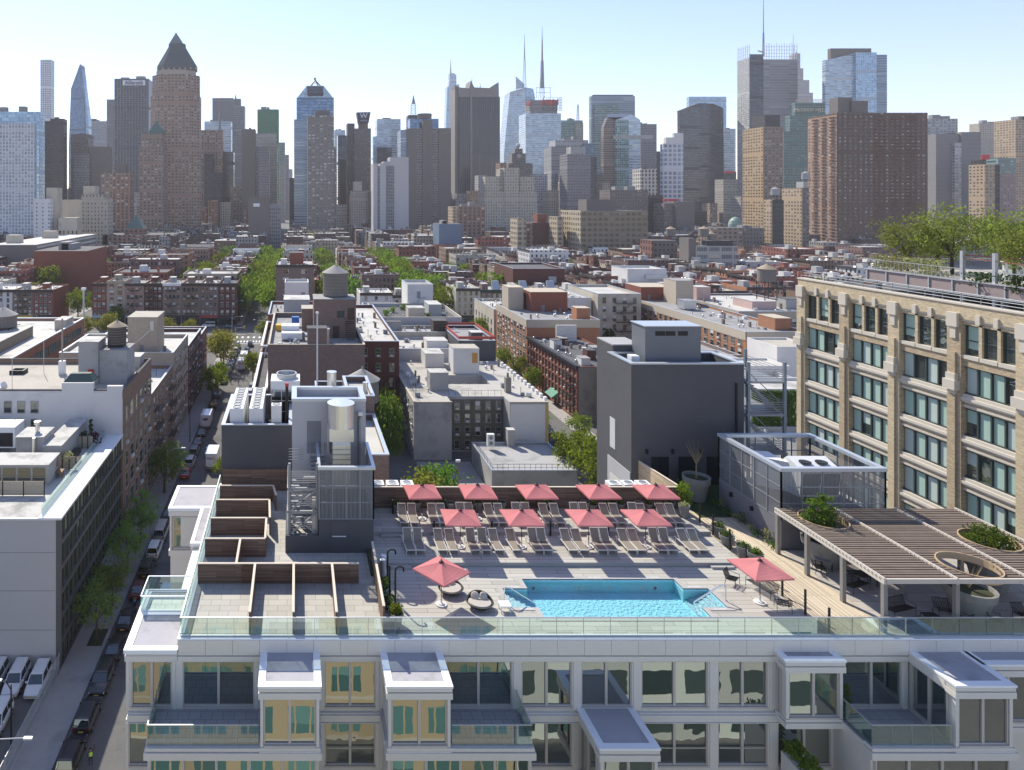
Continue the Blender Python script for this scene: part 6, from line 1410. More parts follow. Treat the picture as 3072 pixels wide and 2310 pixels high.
for a, b_ in STREETS:
 if a not in SNAME: continue
 for side in ('left', 'right'):
  y = 312.; k = 0
  while y < 550:
   big = RC.random() < .10
   w = RC.uniform(15, 24) if big else RC.choice((7.6, 7.6, 8.2, 9.5, 11.5, 12.5))
   if a > 250: w *= 1.5
   if y + w > 555: w = 555 - y
   if w < 5: break
   d = RC.uniform(17, 21.5) if not big else 25
   x0, x1 = (a - d, a) if side == 'left' else (b_, b_ + d)
   k += 1
   ok = vis(x0, y) or vis(x1, y)
   if (a, side) in ((-104, 'left'),) and y < 430: ok = False
   if a == 50 and side == 'left' and y < 318: ok = False
   if ok:
    cn, cc = RC.choices(COLS, CW)[0]; rn, rm = RC.choices(ROOFS, RW)[0]
    cc = scl(cc, RC.uniform(.9, 1.5)); z = RC.uniform(17, 23) if big else RC.choice((12.5, 14, 15.2, 15.8, 16.5, 17.5)) + RC.uniform(-.4, .4)
    kind = 'warehouse' if big else 'tenement'
    lb = '%s %s with %s roof, %s from avenue, %s side of %s' % (cn, 'warehouse' if big else 'walk-up', rn, ORD[k], side, SNAME[a])
    row_house(kind, lb, x0, y, x1, y + w - .04, z, cc, rm, 'R' if side == 'left' else 'L', 0 if y > 480 else RC.randint(2, 4) if y > 400 else RC.randint(5, 8), 'walk-up houses beyond the avenue', RC)
    nrow += 1
   y += w
def ave_house(lb, x0, x1, z, wm, n, fe=False, shop=None, depth=18, y=292, corn=CORN, floors=None, roof=None, kinds=('plain', 'blind', 'ac'), signs=None, ww=1.05):
 t = T('tenement', lb, 'tenement', ((x0 + x1) / 2, y, 0), 0, 'tenements facing the avenue')
 b = MB(); shell(b, x0 + .02, y, x1 - .02, y + depth, 0, z, z - .7, .3); P('wall', b, [wm, roof or RC.choices(ROOFS, RW)[0][1]], t)
 b = MB(); b.box(x0 + .02, y - .55, z - 1.0, x1 - .02, y, z + .2); P('cornice', b, corn, t)
 fl = floors or max(3, round((z - 4) / 3.1)); fh = (z - 4.6) / fl
 windows(t, (x0 + .4, y), (x1 - .4, y), 0, [4.4 + fh * k for k in range(fl)], n, ww, 1.8, RC, kinds)
 b = MB(); b.box(x0 + .3, y - .12, .1, x1 - .3, y - .01, 3.1); s = P('shop_front', b, DGLASS, t)
 b = MB(); b.box(x0 + .3, y - .5, 3.1, x1 - .3, y - .02, 4.0); P('shop_sign', b, shop or mat('dark_shop_sign', (.05, .045, .045), .6), s)
 if fe: fire_escape(t, ((x0 + x1) / 2 - 2.4, y), ((x0 + x1) / 2 + 2.4, y), 4.6 + .2, fl, fh, 1.0)
 vents(t, x0 + .6, y + 1, x1 - 1.4, y + depth - 2, z - .7, 7, RC); bulk(t, x0 + 2, y + 5, x0 + 4.6, y + 9, z - .7, z + 2, RC.choice((wm, STU_W, STU_G)))
 return t
S_BL = mat('blue_white_shop_sign', (.35, .5, .62), .6, var=.3, scale=2); S_RD = mat('red_awning', (.45, .06, .05), .7); S_WH = mat('white_shop_sign', (.6, .58, .56), .6, var=.3, scale=2)
xs = [wx(p, 292) for p in (276.5, 320, 375, 432, 488, 544, 600, 655, 711)]
spec = [('red brick corner tenement with a blue and white shop sign, facing the avenue', BRK_RED, 3, False, S_BL), ('tan brick apartment house with square windows in the avenue row', BRK_TAN, 2, False, None), ('pinkish brick tenement with a central fire escape beside the tan house', mat('pink_brick', (.36, .23, .19), .9, var=.2, scale=.6, fine=.1), 4, True, S_WH), ('dark red tenement with a fire escape in the middle of the avenue row', BRK_DKR, 4, True, S_WH), ('pale brown tenement with a white cornice in the avenue row', mat('pale_brown_brick', (.28, .2, .155), .9, var=.2, scale=.6, fine=.1), 4, True, None), ('brown tenement with a zigzag fire escape, third from the street corner', BRK_BRN, 4, True, None), ('reddish brown tenement with a red shop awning, next to the corner house', BRK_PLM, 4, False, S_RD), ('dark red corner tenement with pale window surrounds at the leafy street', BRK_DKR, 3, False, None)]
for i, (lb, wm, n, fe, sh) in enumerate(spec):
 ave_house(lb, xs[i], xs[i + 1], 17.6 if i != 1 else 18.6, wm, n, fe, sh, 18 if i < 7 else 19, corn=WHITE if i == 4 else BRK_TAN if i == 1 else CORN, floors=5 if i == 1 else 4, kinds=('lintel', 'blind') if i == 7 else ('plain', 'blind', 'ac'), ww=1.9 if i == 1 else 1.05)
for i, (x0, x1, lb, wm) in enumerate(((-134, -121.5, 'white painted tenement facing the avenue at the picture edge', STU_W), (-121.5, -112.5, 'olive brown tenement with fire escape beside the white painted one', BRK_BRN), (-112.5, -104, 'maroon corner tenement at the far left street', BRK_RED))): ave_house(lb, x0, x1, 14.9, wm, 4, i == 1, (None, mat('yellow_shop_sign', (.6, .45, .08), .6), None)[i], 20)
t = ave_house('plain plum brick corner building with small paired windows at the leafy street', -8.9, 7.4, 25.5, BRK_PLM, 2, False, None, 26, floors=6, ww=2.4); bulk(t, -3, 300, 3, 308, 24.8, 30, BRK_RED, DARKR)
ave_house('low pale house with white roof hut facing the avenue between the big trees', 27, 41, 13.5, STU_W, 3, False, None, 16, floors=3)
ave_house('small beige house facing the avenue at the second leafy street', 41, 50, 12.5, STU_B, 3, False, None, 16, floors=3)
ave_house('cream five-storey corner tenement with dark window surrounds', 68, 78.5, 15.4, STU_B, 4, False, None, 22, floors=4, kinds=('lintel',), roof=SILVR)
for i in range(4): ave_house('brown tenement under a dark green cornice, %s from the cream corner house' % ORD[i + 1], 78.5 + i * 12.1, 78.5 + (i + 1) * 12.1, 14.8, BRK_PLM, 5, i == 2, None, 18, corn=mat('dark_green_cornice', (.02, .045, .035), .6), kinds=('lintel', 'blind'), roof=SILVR)
for i in range(3): t = T('solar_panel', 'tilted roof hatch panel on the green corniced row, %s from the cream house' % ORD[i + 1], 'roof hatch', (86 + i * 12, 296, 14.8), 0, 'tilted roof hatches'); b = MB(); b.loft([(85 + i * 12, 295.5), (88 + i * 12, 295.5), (88 + i * 12, 299), (85 + i * 12, 299)], 14.2, [(85 + i * 12, 298), (88 + i * 12, 298), (88 + i * 12, 299), (85 + i * 12, 299)], 18.0, 0, 0); P('hatch', b, GALV, t)
for i in range(5): ave_house('%s avenue house right of the third street, %s along' % (('dark red', 'brown', 'red brick', 'plum', 'orange')[i], ORD[i + 1]), 145 + i * 11.8, 145 + (i + 1) * 11.8, 13.5 + (i * 37 % 5) * .8, (BRK_DKR, BRK_BRN, BRK_RED, BRK_PLM, BRK_ORA)[i], 4, i % 2 == 0, None, 18)
for i in range(5): ave_house('%s avenue house right of the fourth street, %s along' % (('brown', 'red brick', 'tan', 'dark red', 'plum')[i], ORD[i + 1]), 222 + i * 11.8, 222 + (i + 1) * 11.8, 12.5 + (i * 53 % 5) * .9, (BRK_BRN, BRK_RED, BRK_TAN, BRK_DKR, BRK_PLM)[i], 4, False, None, 18)
t = parapet_bldg('warehouse', 'orange brown warehouse with faded white lettering, behind the third street', 'warehouse', 171, 268, 200, 288, 17.5, BRK_BRN, TANR) if False else None
t = parapet_bldg('warehouse', 'dark brick hall with white roof near the avenue, behind the brown block', 'warehouse', 176, 240, 198, 258, 16.5, BRK_DKR, WHITER)
t = parapet_bldg('warehouse', 'plum brick warehouse with arched windows on the near side of the avenue', 'warehouse', 230, 232, 262, 258, 17, BRK_PLM, WHITER); windows(t, (231, 232), (261, 232), 0, (9, 12.6), 8, 1.5, 2.2, RC, ('plain', 'lintel')); vents(t, 232, 234, 260, 256, 16.2, 10, RC)
t = parapet_bldg('warehouse', 'white rendered block with roof lawn beyond the avenue', 'warehouse', 152, 314, 170, 330, 21.5, STU_W, WHITER); b = MB(); b.box(160, 313, 17, 170, 313.9, 19); P('low_wing', b, STU_W, t)
t = parapet_bldg('warehouse', 'wide dark brick hall beyond the green corniced row', 'warehouse', 100, 316, 124, 346, 21.5, BRK_DKR, DARKR)
FARW = [facade('far_wall_%d' % i, c, (.04, .045, .05), 2.6, 3.2, .42, .55, .2, .35, (.45, .43, .38), var=.25) for i, c in enumerate(((.19, .08, .06), (.17, .11, .08), (.34, .28, .21), (.28, .27, .26), (.1, .06, .055)))]
FARR = [WHITER, SILVR, GREYR, DARKR]
b = MB(); fr = random.Random(3)
for Y0_, Y1_ in ((588, 848), (882, 1140)):
 x = -420
 while x < 980:
  col = [s for s in STREETS if s[0] - 4 < x < s[1] + 4]
  if col: x = col[0][1] + .1; 
  w = fr.uniform(9, 20)
  for s in STREETS:
   if x < s[0] < x + w: w = max(4, s[0] - x)
  y = Y0_
  while y < Y1_ - 8:
   l = fr.uniform(9, 22); z = fr.choice((12, 14, 15, 16, 17, 18, 21)) + fr.random()
   p = PX + (x + w / 2) * F / y
   if -60 < p < 3130:
    b.box(x, y, 0, x + w - .05, y + l - .05, z, fr.randrange(5), 5 + fr.randrange(4), bottom=False)
    for _ in range(fr.randint(1, 3)):
     qx, qy, s = x + fr.uniform(0, w * .7), y + fr.uniform(0, l * .7), fr.uniform(1, 3.4); b.box(qx, qy, z, qx + s, qy + s, z + fr.uniform(1, 3.2), fr.randrange(9), 5 + fr.randrange(4), bottom=False)
   y += l
  x += w
o = P('distant_rooftops', b, FARW + FARR); tag(o, 'far mass of low rooftops between the walk-up rows and the towers', 'rooftops', None, 'stuff')
def fc(n, *a, **k): k.setdefault('mech', 9 + len(n) % 11 if a[3] < 10 else 0); return facade(n, *a, **k)
BG = (.42, .4, .36)
TM = {
 'whitestripe': fc('pale_striped_curtain', (.50, .52, .545), (.24, .28, .33), 3.2, 3.4, .6, .6, .2, .4, (.55, .6, .66), pil=.12, pilcol=(.7, .73, .76)),
 'dkbrown': fc('dark_brown_tower', (.045, .04, .046), (.02, .022, .028), 1.6, 3.6, .5, .6, .2, .1, (.1, .1, .1)),
 'grid': fc('white_square_grid', (.62, .64, .66), (.16, .2, .28), 6, 6, .68, .68, .2, .2, (.3, .35, .4)),
 'blue': fc('blue_curtain_glass', (.12, .19, .27), (.12, .20, .32), 3, 4, .86, .8, .08, .15, (.25, .33, .42), gm=.35),
 'ltblue': fc('light_blue_curtain_glass', (.42, .52, .60), (.28, .42, .55), 3.2, 3.6, .84, .8, .08, .2, (.5, .6, .66), gm=.3),
 'palegl': fc('pale_banded_glass', (.52, .58, .62), (.32, .42, .50), 6, 3.8, .98, .62, .1, .2, (.6, .64, .66), gm=.2),
 'stripe': fc('dark_tower_white_ribs', (.05, .052, .065), (.03, .033, .045), 5.2, 3.7, .9, .6, .2, .12, (.15, .16, .18), pil=.07, pilcol=(.45, .46, .5), band=.12, bandcol=(.12, .13, .16)),
 'wwp': fc('brown_brick_shaft', (.31, .22, .165), (.085, .08, .08), 4.3, 3.7, .5, .52, .2, .45, (.46, .44, .42), band=.1, bandcol=(.36, .25, .19)),
 'brnapt': fc('brown_brick_apartments', (.27, .20, .155), (.05, .055, .06), 4.2, 3.4, .5, .55, .2, .45, (.5, .47, .42)),
 'redapt': fc('red_brick_apartments', (.24, .13, .095), (.045, .05, .055), 4.2, 3.3, .5, .55, .2, .45, (.5, .5, .46), pil=.3, pilcol=(.30, .2, .15)),
 'tanapt': fc('tan_brick_apartments', (.42, .31, .20), (.08, .08, .09), 3.4, 2.9, .52, .5, .2, .3, BG),
 'beige': fc('beige_stone_tower', (.42, .38, .31), (.09, .09, .09), 3, 3.4, .38, .52, .25, .3, BG),
 'ltgrey': fc('light_grey_slab', (.40, .40, .42), (.10, .11, .13), 2.6, 3.4, .55, .55, .2, .3, BG),
 'grey': fc('grey_slab_tower', (.22, .22, .235), (.05, .055, .065), 2.0, 3.5, .5, .62, .2, .2, (.25, .25, .25)),
 'ribs': fc('grey_rib_tower', (.24, .235, .25), (.05, .05, .06), 1.9, 40, .5, .96, .25, .1, (.1, .1, .1)),
 'brown': fc('brown_grey_tower', (.165, .14, .13), (.05, .05, .055), 2.6, 3.3, .45, .5, .2, .3, (.35, .33, .3)),
 'plainbrown': mat('plain_brown_stone', (.17, .15, .14), .85, var=.12, scale=.05),
 'green': fc('green_netted_tower', (.05, .19, .10), (.03, .13, .08), 2, 3.4, .5, .6, .3, .1, (.1, .2, .12)),
 'teal': fc('teal_banded_tower', (.20, .30, .29), (.07, .12, .12), 3, 3.5, .98, .5, .15, .2, (.3, .35, .33)),
 'hotel': fc('dark_grid_hotel', (.095, .08, .075), (.07, .07, .08), 2.4, 3.1, .5, .5, .2, .3, (.3, .29, .28)),
 'astor': fc('blue_and_grey_office', (.28, .34, .40), (.13, .19, .26), 60, 3.8, 1.0, .5, .1, .2, (.3, .35, .4), gm=.3),
 'gridapt': fc('grey_brown_grid_apartments', (.20, .18, .165), (.12, .125, .13), 4.6, 3.7, .58, .5, .15, .5, (.5, .48, .45)),
 'marriott': fc('brown_hotel_slots', (.20, .18, .175), (.05, .052, .06), 2.2, 3.2, .7, .5, .2, .3, (.25, .24, .23)),
 'dkglass': fc('dark_glass_pinstripe', (.05, .05, .058), (.035, .037, .046), 2.6, 60, .6, .98, .12, .1, (.08, .08, .09), pil=.14, pilcol=(.16, .155, .16)),
 'slate': fc('dark_slate_glass', (.055, .06, .075), (.045, .052, .07), 5, 3.7, .94, .72, .1, .35, (.09, .10, .12), gm=.2),
 'mosaic': fc('green_blue_mosaic_glass', (.30, .40, .40), (.03, .09, .10), 2.6, 3.1, .75, .8, .1, .4, (.22, .45, .42), gm=.2),
 'westin': fc('brown_banded_hotel', (.25, .19, .155), (.06, .06, .07), 30, 3.1, 1, .5, .2, .2, (.2, .18, .16)),
 'times': fc('grey_screen_office', (.27, .27, .285), (.16, .165, .18), 30, 4.1, 1., .42, .3, .3, (.33, .33, .34)),
 'mcgraw': fc('green_terracotta_bands', (.115, .20, .185), (.05, .07, .07), 3, 3.6, .8, .5, .2, .2, (.2, .25, .24)),
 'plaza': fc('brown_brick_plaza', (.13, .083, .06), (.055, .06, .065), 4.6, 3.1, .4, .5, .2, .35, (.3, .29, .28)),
 'plazalit': fc('orange_brick_plaza', (.33, .2, .13), (.10, .10, .11), 4.0, 2.75, .5, .5, .2, .4, (.5, .48, .44), band=.12, bandcol=(.38, .27, .19)),  # lighter copy of the plaza brick, sunlight painted into its colour
 'goldlit': fc('ochre_brick_plaza', (.40, .275, .15), (.05, .045, .04), 4.4, 3.4, .58, .5, .2, .3, (.4, .36, .28)),  # ochre here is sunlight painted onto a brown tower's side
 'concrete': fc('grey_concrete_tower', (.24, .23, .225), (.16, .18, .2), 30, 4.2, .0, .5, .3, .2, BG, band=.06, bandcol=(.19, .185, .18)),
 'greylit': fc('pale_grey_apartments', (.44, .43, .41), (.15, .17, .19), 4.2, 3.0, .62, .62, .15, .4, (.5, .5, .48)),  # paler grey, also used to paint a tower side as sunlit
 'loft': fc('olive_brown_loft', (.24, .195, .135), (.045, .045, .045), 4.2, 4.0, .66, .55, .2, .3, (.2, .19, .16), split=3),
 'loftlit': fc('buff_lit_loft', (.42, .35, .25), (.07, .07, .065), 4.2, 4.0, .6, .55, .2, .3, (.3, .28, .22), split=3),  # buff tone, also painted on the olive loft's side as sunlight
 'whitewin': fc('white_small_window', (.62, .62, .62), (.08, .09, .1), 5, 3.2, .22, .4, .2, .2, BG),
 'greywide': fc('grey_wide_window_loft', (.40, .385, .35), (.14, .15, .16), 7.2, 4.4, .84, .52, .1, .5, (.5, .45, .35), split=5),
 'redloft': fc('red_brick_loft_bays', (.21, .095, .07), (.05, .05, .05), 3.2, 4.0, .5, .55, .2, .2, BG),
 'sand': fc('sand_office', (.36, .335, .29), (.09, .095, .10), 2.2, 3.6, .5, .5, .2, .3, BG),
 'pink': fc('pinkish_hotel', (.33, .23, .215), (.12, .13, .15), 3.2, 3.2, .5, .5, .2, .4, (.45, .44, .45)),
}
ROOFD = DARKR
def TW(label, d, blocks, name='tower', cat='tower', equip=True, group=None):
 """blocks: (x0, x1, ytop, material, depth, set-back, base row) in picture pixels at distance d; the first stands on the ground"""
 X = wx((blocks[0][0] + blocks[0][1]) / 2, d); t = T(name, label, cat, (X, d, 0), 0, group)
 tops = []
 for i, bk in enumerate(blocks):
  x0, x1, yt, m = bk[:4]; dep = bk[4] if len(bk) > 4 else 30; off = bk[5] if len(bk) > 5 else (0 if i == 0 else .6)
  dd = d + off; zt = wz(yt, dd); z0 = 0 if i == 0 else (wz(bk[6], dd) if len(bk) > 6 and bk[6] else 0)
  b = MB(); xa, xb = wx(x0, dd), wx(x1, dd)
  mm = TM[m] if isinstance(m, str) else m
  b.box(xa, dd, z0, xb, dd + dep, zt, 0, 1, bottom=z0 > 1); P(('shaft', 'wing', 'crown', 'upper_block', 'upper_block')[min(i, 4)], b, [mm, ROOFD], t)
  tops.append((xa, xb, dd, dep, zt))
 if equip:
  r = random.Random(int(d) + int(blocks[0][0])); xa, xb, dd, dep, zt = max(tops, key=lambda q: q[4]); w = xb - xa
  for k in range(2):
   a = xa + w * r.uniform(.1, .6); ww = w * r.uniform(.12, .3); b = MB(); b.box(a, dd + dep * .25, zt, a + ww, dd + dep * .6, zt + min(6, w * r.uniform(.06, .16))); P('roof_plant', b, GREYR, t)
 return t
def flank(t, px, d, dep, yt, m):  # added side slab; its facade tone paints sunlight into the colour
 x0 = wx(px, d); b = MB(); b.box(x0 - .9, d + .2, 0, x0, d + dep, wz(yt, d)); P('lit_tone_flank', b, TM[m], t)
def EXT(par, name, prof, d, dep, m, roofm=None):
 """solid with a given front outline (picture pixels, clockwise from bottom left), running back dep metres"""
 p = [(wx(x, d), wz(y, d)) for x, y in prof]; b = MB(); x0 = p[0][0]
 b.face([(x, d, z) for x, z in p[::-1]], [(x - x0, z) for x, z in p[::-1]])
 b.face([(x, d + dep, z) for x, z in p], [(x - x0, z) for x, z in p])
 n = len(p)
 for i in range(n):
  (xa, za), (xb, zb) = p[i], p[(i + 1) % n]
  steep = abs(zb - za) > abs(xb - xa)
  uv = [(0, za), (0, zb), (dep, zb), (dep, za)]
  b.face([(xa, d, za), (xb, d, zb), (xb, d + dep, zb), (xa, d + dep, za)], uv, 0 if steep else 1)
 return P(name, b, [m, roofm or ROOFD], par)
def spire(par, px, y0, y1, d, r0=1.2, r1=.15, n=6, name='spire', m=None):
 b = MB(); x = wx(px, d); za, zb = wz(y0, d), wz(y1, d); k = 4
 for i in range(k): f0, f1 = i / k, (i + 1) / k; b.tube((x, d + 8, za + (zb - za) * f0), (x, d + 8, za + (zb - za) * f1), r0 + (r1 - r0) * f0, r0 + (r1 - r0) * (f1) * .9, n)
 return P(name, b, m or STEELG, par)
def lattice(par, px, w0, w1, y0, y1, d, n=6, name='lattice_mast'):
 b = MB(); za, zb = wz(y0, d), wz(y1, d)
 for i in range(n):
  f0, f1 = i / n, (i + 1) / n; h0, h1 = (w0 + (w1 - w0) * f0) / 2, (w0 + (w1 - w0) * f1) / 2
  for s in (-1, 1):
   for yy in (0, 1): b.bar((wx(px + s * h0, d), d + 6 + yy * h0 * 2 * d / F, za + (zb - za) * f0), (wx(px + s * h1, d), d + 6 + yy * h1 * 2 * d / F, za + (zb - za) * f1), .5, .5)
   b.bar((wx(px + s * h0, d), d + 6, za + (zb - za) * f0), (wx(px - s * h1, d), d + 6, za + (zb - za) * f1), .35, .35)
  b.bar((wx(px - h0, d), d + 6, za + (zb - za) * f0), (wx(px + h0, d), d + 6, za + (zb - za) * f0), .4, .4)
 return P(name, b, STEELG, par)
def lettering(par, txt, px, py, d, size, m, rz=0., sx=1., name='lettering', bold=.0):
 o = inst(name, text_mesh(name, txt, size, m, .15, sx=sx, bold=bold), par, wx(px, d), d - .3, wz(py, d), rz); o.rotation_euler = (pi / 2, 0, rz); return o
TW('broad pale blue striped office block at the left picture edge', 700, [(-40, 103, 370, 'whitestripe', 14), (-40, 117, 335, 'ltblue', 16, 3)])
TW('dark brown slab right behind the pale striped block', 900, [(150, 190, 356, 'dkbrown', 15), (120, 170, 363, 'dkbrown', 20, 6)])
TW('very slender white grid tower at the far left', 1900, [(121, 154, 179, 'grid', 24)], equip=False)
t = T('tower', 'tapering blue glass tower with a slanted pointed top', 'tower', (wx(236, 1400), 1400, 0))
EXT(t, 'shaft', [(205, 650), (206, 440), (213, 266), (240, 192), (244, 194), (250, 240), (256, 440), (257, 650)], 1400, 22, TM['blue']); EXT(t, 'side_facet', [(252, 650), (252, 300), (246, 200), (249, 230), (266, 365), (266, 650)], 1404, 20, TM['ltblue'])
TW('light grey slab with square windows behind the tapering tower', 1500, [(262, 326, 363, 'ltgrey', 25)])
TW('stepped brown tower below the tapering glass tower', 950, [(212, 265, 402, 'brown', 25), (232, 262, 470, 'ltgrey', 20, -6), (267, 322, 440, 'plainbrown', 25, -4), (221, 268, 461, 'grey', 20, -10)])
t = TW('dark ribbed office tower with a white rooftop sign', 1200, [(343, 446, 236, 'stripe', 36), (320, 343, 298, 'grey', 30, 2)])
b = MB(); b.box(wx(368, 1200), 1199.2, wz(256, 1200), wx(436, 1200), 1199.9, wz(241, 1200)); s = P('sign_board', b, mat('sign_white', (.72, .73, .76), .6), t)
lettering(t, 'Allianz', 396, 248.5, 1199, 9.5, mat('sign_navy', (.015, .03, .12), .5), bold=.12)
b = MB(); b.lathe(0, 0, [(3.6, 0), (3.6, .3), (2.9, .3), (2.9, 0)], 20); o = inst('emblem_ring', b.mesh('emblem_ring', MATS['sign_navy']), t, wx(423, 1199), 1199, wz(248.5, 1199)); o.rotation_euler = (pi / 2, 0, 0)
b = MB()
for k, h in ((-1.3, 2.6), (0, 3.6), (1.3, 2.6)): b.box(k - .4, -.3, -h / 2, k + .4, 0, h / 2)
inst('emblem_bars', b.mesh('emblem_bars', MATS['sign_navy']), t, wx(423, 1199), 1198.9, wz(248.5, 1199))
spire(t, 420, 236, 226, 1200, .8, .3)
t = T('tower', 'tall brown brick tower with green copper pyramid roof and glass tip', 'tower', (wx(522, 820), 820, 0)); d = 820; xc = wx(523, d)
def octo(x0, x1, dd, dep, ch): return [(x0 + ch, dd), (x1 - ch, dd), (x1, dd + ch), (x1, dd + dep - ch), (x1 - ch, dd + dep), (x0 + ch, dd + dep), (x0, dd + dep - ch), (x0, dd + ch)]
xa, xb = wx(450, d), wx(593, d); W = 34
b = MB(); b.prism(octo(xa - 1, xb + 1, d, W, 9), 0, wz(285, d), 0, 1); P('shaft', b, [TM['wwp'], ROOFD], t)
b = MB(); b.prism(octo(xa, xb, d + 1, W - 2, 12), wz(285, d), wz(222, d), 0, 1); P('upper_shaft', b, [TM['wwp'], ROOFD], t)
b = MB(); b.prism(octo(xa + 5, xb - 5, d + 3, W - 6, 10), wz(222, d), wz(207, d), 0, 1); P('crown_base', b, [mat('pale_crown_stone', (.42, .36, .30), .8), ROOFD], t)
lo = octo(wx(467, d + 5), wx(587, d + 5), d + 5, W - 10, 9); hi = octo(wx(507, d + 10), wx(551, d + 10), d + 10, 14, 3.5)
b = MB(); b.prism(lo, wz(207, d), wz(192, d)); b.loft(lo, wz(192, d), hi, wz(128, d), 0, 0); COP = mat('copper_roof', (.105, .125, .125), .6, .2, var=.2, scale=.15); P('copper_roof', b, COP, t)
b = MB(); b.prism(octo(wx(504, d + 9), wx(553, d + 9), d + 9, 16, 4), wz(132, d), wz(124, d)); P('gallery', b, COP, t)
b = MB(); n4 = [(wx(508, d + 10), d + 10), (wx(549, d + 10), d + 10), (wx(549, d + 10), d + 24), (wx(508, d + 10), d + 24)]; cx_ = wx(528, d + 17); b.loft(n4, wz(124, d), [(cx_ - .1, d + 17), (cx_ + .1, d + 17), (cx_ + .1, d + 17.2), (cx_ - .1, d + 17.2)], wz(87, d), 0, 0); P('glass_tip', b, mat('glass_tip', (.22, .26, .25), .2, .3), t)
b = MB()
for k in range(8): q = wx(470 + k * 16.5, d + 3); b.box(q, d + 3.2, wz(206, d), q + 2, d + 4.6, wz(201, d))
P('merlon', b, MATS['pale_crown_stone'], t, kind='stuff')
t = TW('brown brick apartment tower with a small green pyramid, in front of the copper-roofed one', 770, [(418, 490, 438, 'brnapt', 24), (424, 486, 402, 'brnapt', 18, 3)], equip=False)
b = MB(); x0, x1 = wx(447, 778), wx(487, 778); q = [(x0, 778), (x1, 778), (x1, 778 + x1 - x0), (x0, 778 + x1 - x0)]; c_ = ((x0 + x1) / 2, 778 + (x1 - x0) / 2); b.prism(q, wz(404, 778), wz(392, 778)); b.loft(q, wz(392, 778), [(c_[0] + i * .1, c_[1] + j * .1) for i, j in ((-1, -1), (1, -1), (1, 1), (-1, 1))], wz(360, 778), 0, 0); P('pyramid_roof', b, mat('green_copper', (.10, .17, .15), .6, .1), t)
TW('mid-height red brick apartment tower with a boxy roof hut', 690, [(336, 390, 517, 'redapt', 18), (303, 336, 517, 'brnapt', 20, .5), (347, 377, 490, 'plainbrown', 10, 5)], equip=False)  # paler left wing paints the sunlit part of this tower
TW('beige stepped loft block under the brown towers', 600, [(260, 323, 599, 'beige', 18), (183, 262, 599, STU_B, 18, 2), (250, 286, 558, STU_B, 12, 4), (245, 312, 585, 'beige', 12, 1)], name='loft_block', cat='building', equip=False)
TW('small white building with rows of paired windows', 560, [(101, 150, 596, 'whitewin', 14), (139, 172, 563, STU_B, 12, 8)], name='white_building', cat='building', equip=False)
t = TW('long institutional block with ribbon windows and pale roof', 430, [(-30, 106, 736, 'plainbrown', 130)], name='long_block', cat='building', equip=False)
b = MB(); x1 = wx(106, 430); 
for k in range(6): b.box(x1, 432, wz(736, 430) - 2.2 - k * 3.4, x1 + .3, 558, wz(736, 430) - .6 - k * 3.4)
P('ribbon_window', b, mat('pale_ribbon', (.42, .45, .42), .5), t); b = MB(); b.box(wx(-30, 430), 430, wz(736, 430), x1 + .4, 560, wz(736, 430) + .4); P('pale_roof', b, WHITER, t)
for k, (px, d_) in enumerate(((40, 445), (148, 500))): bulk(t, wx(px - 22, d_), d_, wx(px + 16, d_), d_ + 8, wz(736, 430), wz(736, 430) + 5.5, STU_B, TANR)
t = T('tank_house', 'cream windowless tank house on stilts behind the long block', 'building', (wx(202, 560), 560, 0)); b = MB(); b.box(wx(175, 560), 560, wz(692, 560), wx(230, 560), 572, wz(653, 560)); P('box', b, STU_B, t); b = MB()
for px in (178, 190, 203, 216, 228): b.box(wx(px, 560) - .3, 561, 0, wx(px, 560) + .3, 562, wz(692, 560))
P('stilt', b, BLACK, t)
TW('red brick warehouse in front of the long institutional block', 390, [(101, 262, 753, BRK_RED, 40)], name='warehouse', cat='warehouse', equip=True)
t = TW('low brick mall building with banded storeys and green pyramid pavilion', 600, [(308, 517, 705, 'redapt', 40), (372, 430, 686, 'redapt', 16, 8)], name='mall_building', cat='building', equip=False)
b = MB(); x0, x1 = wx(376, 610), wx(429, 610); q = [(x0, 610), (x1, 610), (x1, 626), (x0, 626)]; b.loft(q, wz(686, 608), [((x0 + x1) / 2 + i * .1, 618 + j * .1) for i, j in ((-1, -1), (1, -1), (1, 1), (-1, 1))], wz(645, 608), 0, 0); P('pyramid_roof', b, MATS['green_copper'], t)
t = TW('brown and glass tower with stepped blue setbacks and a slim spire', 1000, [(603, 668, 390, 'brnapt', 25), (668, 700, 455, 'slate', 25, 2), (613, 640, 462, 'slate', 8, -8), (640, 668, 520, 'slate', 8, -12)], equip=False); spire(t, 657, 392, 326, 1000, 3, .2)
TW('pale steel-topped glass office behind the spire tower', 1150, [(613, 693, 364, 'palegl', 25)])
t = TW('grey ribbed slab joined to a rounded tower in front of the light sky gap', 1300, [(637, 700, 294, 'ribs', 30), (700, 733, 318, 'grey', 30, 1), (703, 722, 296, 'grey', 16, 6)], equip=False); spire(t, 706, 296, 281, 1300, 2, .3)
TW('plain brown slab left of the green netted tower', 950, [(725, 765, 387, 'plainbrown', 25)])
t = TW('tower wrapped in green netting on its upper half', 1200, [(768, 830, 400, 'sand', 30), (772, 836, 328, 'green', 28, 1)], equip=True)
TW('tan tower under the green netted one', 1000, [(793, 832, 430, 'sand', 25), (764, 800, 440, 'grey', 25, -5)]); TW('round-topped slim grey tower in the street gap', 900, [(776, 808, 450, 'grey', 14), (782, 802, 442, 'grey', 8, 3)])
